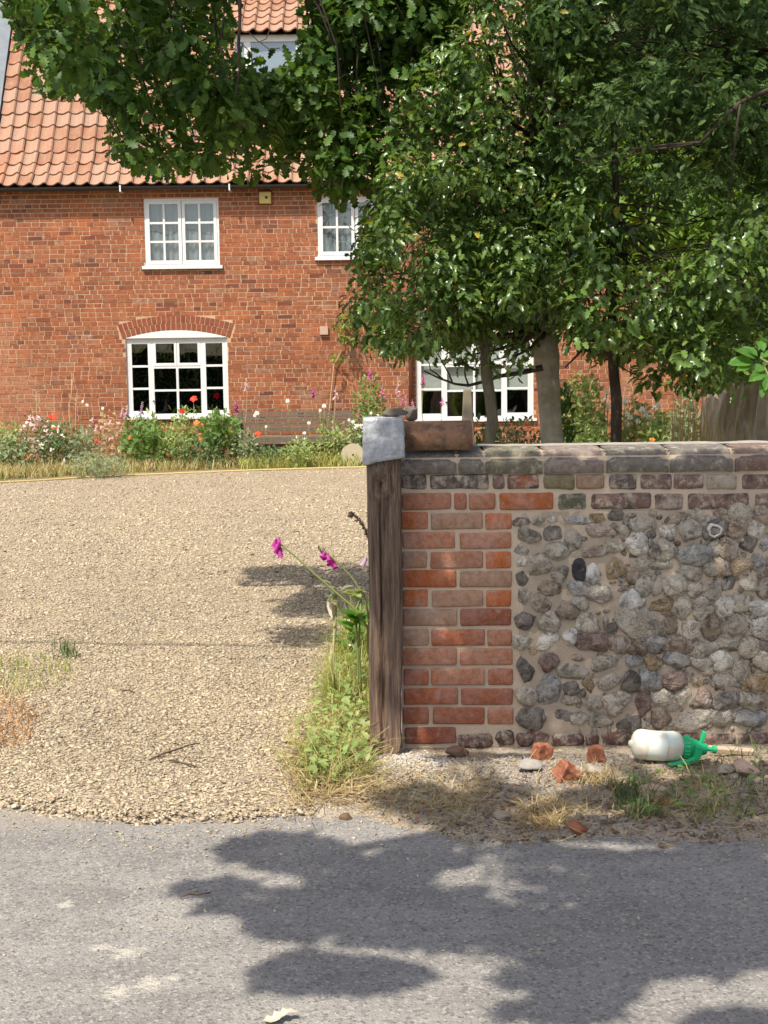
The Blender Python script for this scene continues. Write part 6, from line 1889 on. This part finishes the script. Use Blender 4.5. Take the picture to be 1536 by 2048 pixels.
# bench
BY = 22.34
bx0, bx1 = at(481, 860, BY).x, at(703, 860, BY).x
bench = empty('garden_bench', ((bx0 + bx1) / 2, BY - .25, 0), 'silvered slatted wooden bench backed against the house wall', 'bench')
zt, zs_ = at(590, 822, BY).z, .43
nsl = 7
for i in range(nsl):
    z = zt - .02 - i * (zt - zs_ - .05) / nsl
    y = BY + .02 - .10 * (zt - z)
    b = MB(); b.box(bx0 + .02, bx1 - .02, y - .012, y + .012, z - .017, z + .017); b.build('slat', MT['bench'], bench)
for i in range(6):
    y = BY - .12 - i * .075
    b = MB(); b.box(bx0 + .01, bx1 - .01, y - .032, y + .032, zs_ - .014, zs_ + .012); b.build('seat_slat', MT['bench'], bench)
for x in (bx0, bx1):
    for y, h in ((BY + .02, zt), (BY - .52, .63)):
        b = MB(); b.box(x - .03, x + .03, y - .03, y + .03, .02, h); b.build('leg', MT['bench'], bench)
    b = MB(); b.box(x - .035, x + .035, BY - .56, BY - .01, .632, .662); b.build('armrest', MT['bench'], bench)
b = MB(); b.box(bx0 + .03, bx1 - .03, BY - .535, BY - .505, zs_ - .10, zs_ - .016); b.build('front_rail', MT['bench'], bench)

# round stone with a hole, leaning at the edge of the bed
p = gnd(706, 936); r_ = 24 / F * p.y
b = MB(); n = 36; V = []
for k in range(n):
    a = 2 * math.pi * k / n; w = 1 + .03 * mnoise.noise((math.cos(a) * 2, math.sin(a) * 2, 3))
    for (rr_, d) in ((.10, .0), (.97, .0), (1.0, .03), (1.0, .09), (.97, .11), (.10, .11)): V.append((r_ * rr_ * w * math.cos(a), d, r_ * rr_ * w * math.sin(a)))
b.add(V, [(6 * k + j, 6 * ((k + 1) % n) + j, 6 * ((k + 1) % n) + (j + 1) % 6, 6 * k + (j + 1) % 6) for k in range(n) for j in range(6)])
o = b.build('millstone', plain('millstone_grey', (.40, .34, .23), .95, .2, .15, 14, .3), None, False, (p.x, p.y + .1, r_ + .01)); o.rotation_euler = (-.2, 0, .1)
tag(o, 'round buff stone disc with a small hole leaning by the end of the bench', 'millstone')
# weathered stub post behind the ridge tile
py_ = 6.3
x = at(935, 860, py_).x; w = 26 / F * py_ / 2; zt_ = at(935, 778, py_).z
gp = rbox(w * 2, w * 2, zt_ + .05, .008, 31, .004, 6)
o = gp.build('wooden_stake', MT['greywood'], None, False, (x, py_, zt_ / 2 - .025)); o.scale = (1, 1, 1)
for v in o.data.vertices:
    if v.co.z > zt_ / 2 - .10: v.co.x *= .62; v.co.y *= .7
tag(o, 'weathered brown wooden stake with a narrowed top behind the ridge tile', 'stake')

# plants
def shrub(name, label, px, py, rxp, ryp, Y, n, size, mat, tm=OVATE, cat='plant', group=None, shell=.5, upright=.5, stems=5, bloom=None, nb=0, bs=.035):
    if Y > 19.3: Y += 1.15
    """A bushy plant whose middle shows at (px, py); its stems rise from the soil."""
    c = np.array(at(px, py, Y)); s = F / Y; rx, rz = rxp * 1.1 / s, ryp * 1.08 / s; n = int(n * 1.35)
    g = 0.02 if Y > 8.2 else gz_(c[0], c[1])
    if c[2] - rz > g + .12:                        # foliage reaches down to the soil even where the wall hides it
        top = c[2] + rz; n = int(n * min(2.2, (top - g) / (2 * rz))); rz = (top - g) / 2; c[2] = g + rz
    e_ = empty(name, (c[0], c[1], g), label, cat, group)
    d = rand_dirs(n); rad = rng.random((n, 1)) ** shell
    P = c + d * rad * np.array([rx, min(rx, .45), rz])
    P = P[P[:, 2] > g + .01]; d = d[:len(P)]
    n = len(P)
    D = d + rand_dirs(n) * .7 + np.array([0, 0, upright]); N_ = rand_dirs(n) * .8 + np.array([0, -.4, .6])
    v, t = scatter(tm[0], tm[1], P, frames(N_, D), U(*size, n))
    link('foliage', np_mesh('foliage', v, t, mat), e_)
    b = MB()
    for i in range(stems):
        q = P[rng.integers(0, n)]
        b.tube(wiggle((c[0] + rng.normal(0, rx * .3), c[1], g), q, 3, .06, px + i), [.006, .005, .004, .002], 5)
    b.build('stem', MT['stem'], e_, True)
    if bloom:
        d = rand_dirs(nb); d[:, 1] = -np.abs(d[:, 1])
        Q = c + d * np.array([rx, min(rx, .45), rz]) * rng.uniform(.7, 1.0, (nb, 1))
        Q[:, 2] = np.maximum(Q[:, 2], g + .05)
        vv = []
        for k in range(4):
            vv.append(scatter(OVATE[0] - np.array([0, 0, 0]), OVATE[1], Q, frames(rand_dirs(nb) * .5 + np.array([0, -1, .5]), rand_dirs(nb)), U(bs * .7, bs * 1.2, nb)))
        v, t = merge(vv); link('blossom', np_mesh('blossom', v, t, bloom), e_)
    return e_
H, PH, DH, GH = MT['herb'], MT['paleherb'], MT['darkherb'], MT['greyherb']
GB = 'leafy plants in the flower bed'
S = [('leafy_plant', 'yellow tipped green clump at the very end of the bed', 15, 872, 42, 26, 20.2, 260, (.05, .10), PH, OVATE, None, 0),
     ('leafy_plant', 'blue green low clump below the yellow tipped one', 22, 905, 52, 34, 19.9, 340, (.05, .10), GH, OVATE, None, 0),
     ('rose_bush', 'rose bush thick with pale pink blooms', 72, 870, 34, 42, 20.3, 220, (.04, .07), DH, OVATE, MT['palepink'], 46),
     ('dark_bush', 'dark green bush with pale flower specks next to the rose bush', 122, 888, 46, 44, 20.1, 420, (.04, .08), DH, OVATE, MT['whitepetal'], 16),
     ('leafy_plant', 'small fresh green plant behind the dark bush', 112, 868, 28, 28, 20.5, 160, (.05, .08), H, OVATE, None, 0),
     ('leafy_plant', 'grey green feathery plant below the tall dry stalks', 168, 895, 34, 34, 20.1, 240, (.05, .10), GH, FERN, None, 0),
     ('low_bush', 'grey green low mound touching the hose', 196, 930, 58, 26, 19.2, 520, (.03, .06), GH, FERN, None, 0),
     ('tall_weed', 'dry seedy weed clump under the sill end', 225, 872, 48, 44, 20.6, 200, (.04, .08), MT['straw'], FERN, MT['palepink'], 14),
     ('fern_plant', 'rich green ferny plant under the arched window', 295, 890, 52, 46, 20.2, 460, (.06, .12), H, FERN, None, 0),
     ('leafy_plant', 'spiky green upright plant before the sill', 270, 868, 18, 36, 20.4, 120, (.08, .14), H, LONGL, None, 0),
     ('leafy_plant', 'spiky green plant leaning beside the purple foxglove', 306, 862, 16, 36, 20.4, 120, (.08, .14), PH, LONGL, None, 0),
     ('leafy_plant', 'lime yellow airy plant between the two green clumps', 348, 880, 30, 28, 20.0, 240, (.04, .07), PH, OVATE, None, 0),
     ('leafy_plant', 'fresh pale green plant below the arched window corner', 372, 856, 30, 40, 20.4, 240, (.05, .09), PH, OVATE, None, 0),
     ('fennel_plant', 'tall feathery green clump hiding the end of the bench', 440, 872, 38, 46, 20.0, 520, (.06, .12), H, FERN, None, 0),
     ('leafy_plant', 'dark green leafy clump below the orange poppies', 400, 905, 50, 30, 19.8, 330, (.04, .08), DH, OVATE, None, 0),
     ('leafy_plant', 'silvery plant at the foot of the feathery clump', 492, 895, 26, 36, 19.8, 220, (.05, .09), GH, OVATE, None, 0),
     ('leafy_plant', 'yellow green plant in front of the bench seat', 600, 905, 36, 26, 19.5, 260, (.04, .08), PH, OVATE, None, 0),
     ('leafy_plant', 'pale upright plant before the bench end', 668, 878, 32, 40, 19.9, 230, (.04, .09), PH, OVATE, None, 0),
     ('leafy_plant', 'low green plants under the bench', 545, 912, 50, 18, 19.8, 300, (.04, .08), DH, OVATE, None, 0),
     ('leafy_plant', 'leafy tall green plant against the brick between bench and window', 738, 800, 32, 50, 20.6, 330, (.05, .09), H, OVATE, None, 0),
     ('leafy_plant', 'white flowered daisy clump behind the lead cap', 735, 838, 32, 18, 20.3, 170, (.04, .07), H, OVATE, MT['whitepetal'], 26),
     ('hop_plant', 'tall pale green bushy plant between the pale trunk and the dark stem', 1165, 835, 44, 90, 13.0, 1000, (.04, .08), PH, OVATE, None, 0),
     ('leafy_plant', 'yellow green low bush at the foot of the tall pale one', 1175, 880, 60, 42, 12.6, 620, (.04, .08), PH, LONGL, None, 0),
     ('daisy_clump', 'clump of white daisies right of the dark stem', 1270, 840, 50, 46, 13.2, 420, (.04, .07), H, FERN, MT['whitepetal'], 40),
     ('leafy_plant', 'fresh green leafy plant below the daisies', 1320, 862, 42, 34, 12.6, 420, (.05, .09), PH, OVATE, None, 0),
     ('spurge_plant', 'grey green tall plant leaning on the gnarled trunk', 1375, 830, 34, 60, 12.0, 420, (.05, .09), GH, LONGL, None, 0),
     ('variegated_shrub', 'dark shrub with creamy leaf edges between the trunks', 1030, 865, 80, 34, 9.6, 620, (.03, .06), DH, OVATE, MT['straw'], 120),
     ('ivy_shrub', 'dark ivy bush at the foot of the pale trunk', 1130, 840, 22, 70, 8.9, 420, (.03, .06), MT['holly'], OVATE, None, 0),
     ('dark_bush', 'dark green bush behind the stake and ridge tile', 955, 865, 40, 34, 9.0, 420, (.03, .06), MT['holly'], OVATE, None, 0)]
for (nm, lab, px, py, rx, ry, Y, n, size, mat, tm, bl, nb) in S:
    shrub(nm, lab, px, py, rx, ry, Y, n, size, mat, tm, 'shrub' if 'bush' in nm or 'shrub' in nm else 'plant', GB, .5, .5, 5, bl, nb, .05 if Y > 15 else .035)
# yellow climber on the wall beside the holly
e_ = empty('climber', at(668, 940, 22.45).xy.to_3d() + Vector((0, 0, .02)), 'yellow green climber on the bricks below the pale block', 'climber')
b = MB(); b.tube([at(x, y, 22.54) for x, y in ((648, 930), (655, 860), (668, 730), (684, 700), (690, 660), (700, 640))], [.012, .012, .010, .008, .006, .004], 6); b.build('stem', MT['drystem'], e_, True)
cl = [(np.array(at(x, y, 22.4)), .12) for x, y in ((678, 650), (692, 645), (704, 655), (686, 672), (698, 680), (676, 715), (690, 632))]
V, T = leaves_on(cl, 100, (.06, .10), OVATE, .3, .5, .7); link('foliage', np_mesh('foliage', V, T, MT['lime']), e_)

# border grass, dry and green
def bed_pts(poly, n): 
    xs_ = [p[0] for p in poly]; ys_ = [p[1] for p in poly]; out = []
    while len(out) < n:
        px, py = rng.uniform(min(xs_), max(xs_)), rng.uniform(min(ys_), max(ys_))
        if inpoly(np.array([[px, py]]), poly)[0]:
            p = gnd(px, py, .02); out.append(p[:])
    return np.array(out)
BEDF = [(-80, 968), (0, 961), (150, 952), (320, 944), (520, 936), (735, 930), (900, 930), (900, 918), (-80, 930)]
B = bed_pts(BEDF, 5200); blades('dry_grass', B, U(.06, .26, len(B)), U(.008, .016, len(B)), .8, MT['straw'])
B = bed_pts(BEDF, 3600); blades('grass', B, U(.06, .24, len(B)), U(.008, .016, len(B)), .8, MT['grass'])
B = bed_pts([(480, 941), (760, 934), (760, 920), (480, 922)], 2600); blades('grass', B, U(.08, .34, len(B)), U(.008, .018, len(B)), .8, MT['grass'])
B = bed_pts(BEDF, 1100); blades('weeds', B, U(.05, .2, len(B)), U(.012, .03, len(B)), .8, MT['darkgrass'])
B = np.stack([U(1.6, 7.5, 2600), U(12.5, 20, 2600), np.full(2600, .02)], 1); blades('grass', B, U(.1, .45, len(B)), U(.008, .02, len(B)), .7, MT['grass'])

gx0, gx1 = at(1335, 860, 9.5).x, at(1440, 860, 9.5).x
B = np.stack([U(gx0, gx1, 150), U(9.2, 9.65, 150), np.full(150, .015)], 1); blades('tall_grass', B, U(.9, 1.5, 150), U(.010, .02, 150), .12, MT['straw'], 1.0, 4)
B = np.stack([U(gx0 - .2, gx1 + .1, 90), U(9.2, 9.65, 90), np.full(90, .015)], 1); blades('tall_grass', B, U(.8, 1.35, 90), U(.012, .024, 90), .15, MT['grass'], 1.0, 4)

# flowers on stalks
def spire(label, px, py, L, mat, Y=20.4, group=None, dry=False, leanpx=0, w=.034):
    """Foxglove: a spire whose tip shows at (px, py), L photo pixels of it in flower."""
    if Y > 19.3: Y += 1.2
    s = F / Y; t = Vector(at(px, py, Y)); g = .02
    foot = Vector((t.x + leanpx / s, t.y, g))
    e_ = empty('foxglove', foot, label, 'foxglove', group)
    b = MB(); pts = wiggle(foot, t, 5, .03, px); b.tube(pts, [.009, .008, .007, .006, .005, .003], 5); b.build('stem', MT['drystem' if dry else 'stem'], e_, True)
    b = MB(); Lm = L / s; n = max(8, int(L * .9))
    ax = (pts[-1] - pts[-2]).normalized()
    for i in range(n):
        f_ = i / (n - 1); p = t - ax * (Lm * f_); k = .35 + .75 * f_
        a = rnd.uniform(0, 6.28)
        bell(b, p, (math.cos(a), math.sin(a) - .4, -.7), w * k * 1.5, w * .42 * k)
    b.build('flower_spike', mat, e_, True)
    return e_
GF = 'foxgloves in the flower bed'
M_, P_, PP, MV = MT['magenta'], MT['pink'], MT['palepink'], MT['mauve']
for a in (('mauve foxglove before the lower corner pane of the arched window', 285, 803, 22, MV), ('magenta foxglove rising beside the arched window frame', 471, 798, 22, M_), ('faded pale foxglove above the bench end', 492, 757, 20, PP, 20.5, True),
          ('short magenta foxglove above the bench back', 627, 774, 17, M_), ('cream foxglove above the bench near its far end', 672, 772, 24, PP, 20.5, True), ('pink foxglove beside the bench end', 718, 818, 22, P_),
          ('tallest pink foxglove by the holly edge', 739, 734, 22, P_), ('deep pink foxglove between the tallest one and the cream spire', 766, 768, 22, P_), ('cream pink spire above the lead cap', 797, 756, 34, PP), ('pink foxglove just past the cream pink spire', 809, 784, 22, P_),
          ('stocky pink foxglove against the downpipe foot', 825, 798, 26, P_), ('pink foxglove in front of the blind window frame', 847, 748, 18, P_), ('small magenta foxglove before the dark panes of the blind window', 884, 794, 14, P_),
          ('pink spike beside the sill of the arched window', 246, 812, 24, PP), ('paired pink spike at the corner of the sill', 253, 810, 18, PP), ('slim pale spike before the right hand panes', 433, 812, 14, PP)):
    lab, px, py, L, mat = a[:5]
    spire(lab.replace('right hand', 'mullion side'), px, py, L, mat, a[5] if len(a) > 5 else 20.3, GF, len(a) > 6, rnd.uniform(-8, 8))
def stalk(name, label, px, py, Y, head, mat, cat, group, r=.045, petals=5):
    if Y > 19.3: Y += 1.2
    t = Vector(at(px, py, Y)); foot = Vector((t.x + rnd.uniform(-.08, .08), t.y + .02, .02))
    e_ = empty(name, foot, label, cat, group)
    b = MB(); b.tube(wiggle(foot, t, 4, .04, px + py), .0045, 5); b.build('stem', MT['stem'], e_, True)
    n = petals; a = np.linspace(0, 2 * math.pi, n, endpoint=False) + rnd.uniform(0, 1)
    if head == 'cup':
        nrm = np.array([rnd.gauss(0, .3), -.8, .5]); 
    else: nrm = np.array([rnd.gauss(0, .3), -.9, .35])
    u = np.cross(nrm, [0, 0, 1.0]); u /= np.linalg.norm(u); w = np.cross(u, nrm / np.linalg.norm(nrm))
    D = np.outer(np.cos(a), u) + np.outer(np.sin(a), w) + nrm * (.35 if head == 'cup' else .1)
    tm = OVATE[0] * np.array([2.1 if head == 'cup' else 1.3, 1, 1])
    v, t_ = scatter(tm, OVATE[1], np.repeat(np.array([t[:]]), n, 0), frames(np.repeat(nrm[None], n, 0) + rand_dirs(n) * .2, D), np.full(n, r))
    link('flower', np_mesh('flower', v, t_, mat), e_)
    return e_
GPp = 'poppies in the flower bed'
RD, OR, WH = MT['red'], MT['orange'], MT['whitepetal']
for lab, px, py, mat, r in (('red poppy above the rose bush', 105, 834, RD, .07), ('red poppy just under the uppermost red one by the rose bush', 109, 856, RD, .05), ('orange red poppy low down below the rose bush', 54, 913, OR, .07), ('small red poppy in the weeds left of the ferny plant', 191, 883, RD, .05),
                            ('small orange poppy beside the ferny plant', 259, 876, OR, .045), ('red poppy in front of the arched window panes', 387, 797, RD, .065), ('red poppy low against the arched window sill', 364, 822, RD, .05), ('red poppy before the bench slats', 516, 868, RD, .06),
                            ('orange poppy under the sill, nearest the arched window', 393, 846, OR, .06), ('second orange poppy under the sill, nearer the feathery clump', 410, 849, OR, .065), ('large orange poppy in the middle of the orange group', 404, 873, OR, .085), ('orange poppy at the lower edge of the orange group', 397, 885, OR, .065),
                            ('lone orange poppy on the feathery clump', 433, 883, OR, .055), ('small orange poppy at the upper side of the orange group', 418, 863, OR, .05), ('pale orange poppy lowest in the orange group', 407, 897, OR, .055), ('orange flower seen past the dark stem by the daisies', 1304, 880, OR, .03)):
    stalk('poppy', lab.replace(' left of', ' beside'), px, py, 20.0 if px < 1000 else 12.4, 'cup', mat, 'poppy', GPp, r, 5)
for lab, pts_ in (('small white flower on a thin stalk over the rose and dark bushes', ((53, 845), (62, 849), (48, 852), (165, 803), (174, 810), (205, 817), (135, 893), (143, 905), (150, 912), (60, 912))),
                  ('small whitish flower dotted in front of the bench slats', ((510, 831), (514, 826), (532, 853), (594, 874), (607, 877), (618, 846), (648, 812), (640, 821), (575, 802), (609, 866))),
                  ('white daisy head beside the lead capped post', ((706, 844), (712, 855), (720, 854), (698, 840), (742, 826), (756, 830), (746, 843), (728, 842))),
                  ('white flower seen between the tree trunks and the gnarled trunk', ((1214, 784), (1208, 797), (1216, 812), (1250, 802), (1285, 818), (1292, 829), (1300, 834), (1309, 812), (1318, 812), (1253, 828), (1260, 834), (1276, 842), (1255, 848)))):
    for i, (px, py) in enumerate(pts_):
        far_ = px < 1000
        stalk('white_flower', lab, px, py, 20.2 if far_ else 13.0, 'open', WH, 'flower', {'small white f': 'white flowers over the rose bush', 'small whitish': 'whitish flowers before the bench', 'white daisy h': 'daisies beside the post cap', 'white flower ': 'white flowers beyond the wall'}[lab[:13]], rnd.uniform(.026, .046) if far_ else rnd.uniform(.028, .04), 6)
# tall dry stalks before the wall
for lab, px, py, bx_ in (('tallest dry pale stalk against the brick', 144, 748, -8), ('dry pale stalk beside the tallest one', 152, 796, 0), ('thin dry weed stalk with a seed tuft near the rose bush', 72, 783, 14)):
    t = Vector(at(px, py, 21.8)); foot = Vector((t.x + bx_ / 131, t.y, .02))
    e_ = empty('dry_stalk', foot, lab, 'dry stalk', 'dry stalks in the flower bed')
    b = MB(); b.tube(wiggle(foot, t, 5, .03, px), [.014, .013, .012, .010, .008, .005], 5); b.build('stem', MT['drystem'], e_, True)
    b = MB()
    for i in range(8):
        q = t - Vector((rnd.gauss(0, .02), rnd.gauss(0, .02), i * .02)); b.tube([q, q + Vector((rnd.gauss(0, .04), 0, .03))], .005, 4)
    b.build('seed_head', MT['drystem'], e_)

# overhead cable: its thin shadow crosses the drive
b = MB(); g0, g1 = gnd(-200, 1287), gnd(700, 1300)
h = 5.6; off = Vector((-SUN.x / -SUN.z * h, -SUN.y / -SUN.z * h, h))
d = (g1 - g0).normalized()
b.tube([g0 + off - d * 14, g0 + off, g1 + off, g1 + off + d * 2.2], .016, 6)
tag(b.build('overhead_cable', MT['black']), 'black overhead cable crossing high above the drive entrance', 'cable')

# dark hedge across the lane, mirrored in the window panes
hd = empty('hedge', (0, -6.5, 0), 'clipped dark hedge across the lane behind the viewpoint', 'hedge')
b = MB(); b.box(-11, 11, -7.2, -6.2, 0, 2.3); b.build('core', plain('hedge_core', (.02, .028, .012), .95), hd)
n = 9000; P = np.stack([U(-11.2, 11.2, n), U(-6.25, -5.9, n), U(0, 2.55, n)], 1)
V, T = scatter(OVATE[0], OVATE[1], P, frames(rand_dirs(n) + np.array([0, .8, .3]), rand_dirs(n)), U(.08, .15, n))
link('foliage', np_mesh('foliage', V, T, MT['paleherb']), hd)
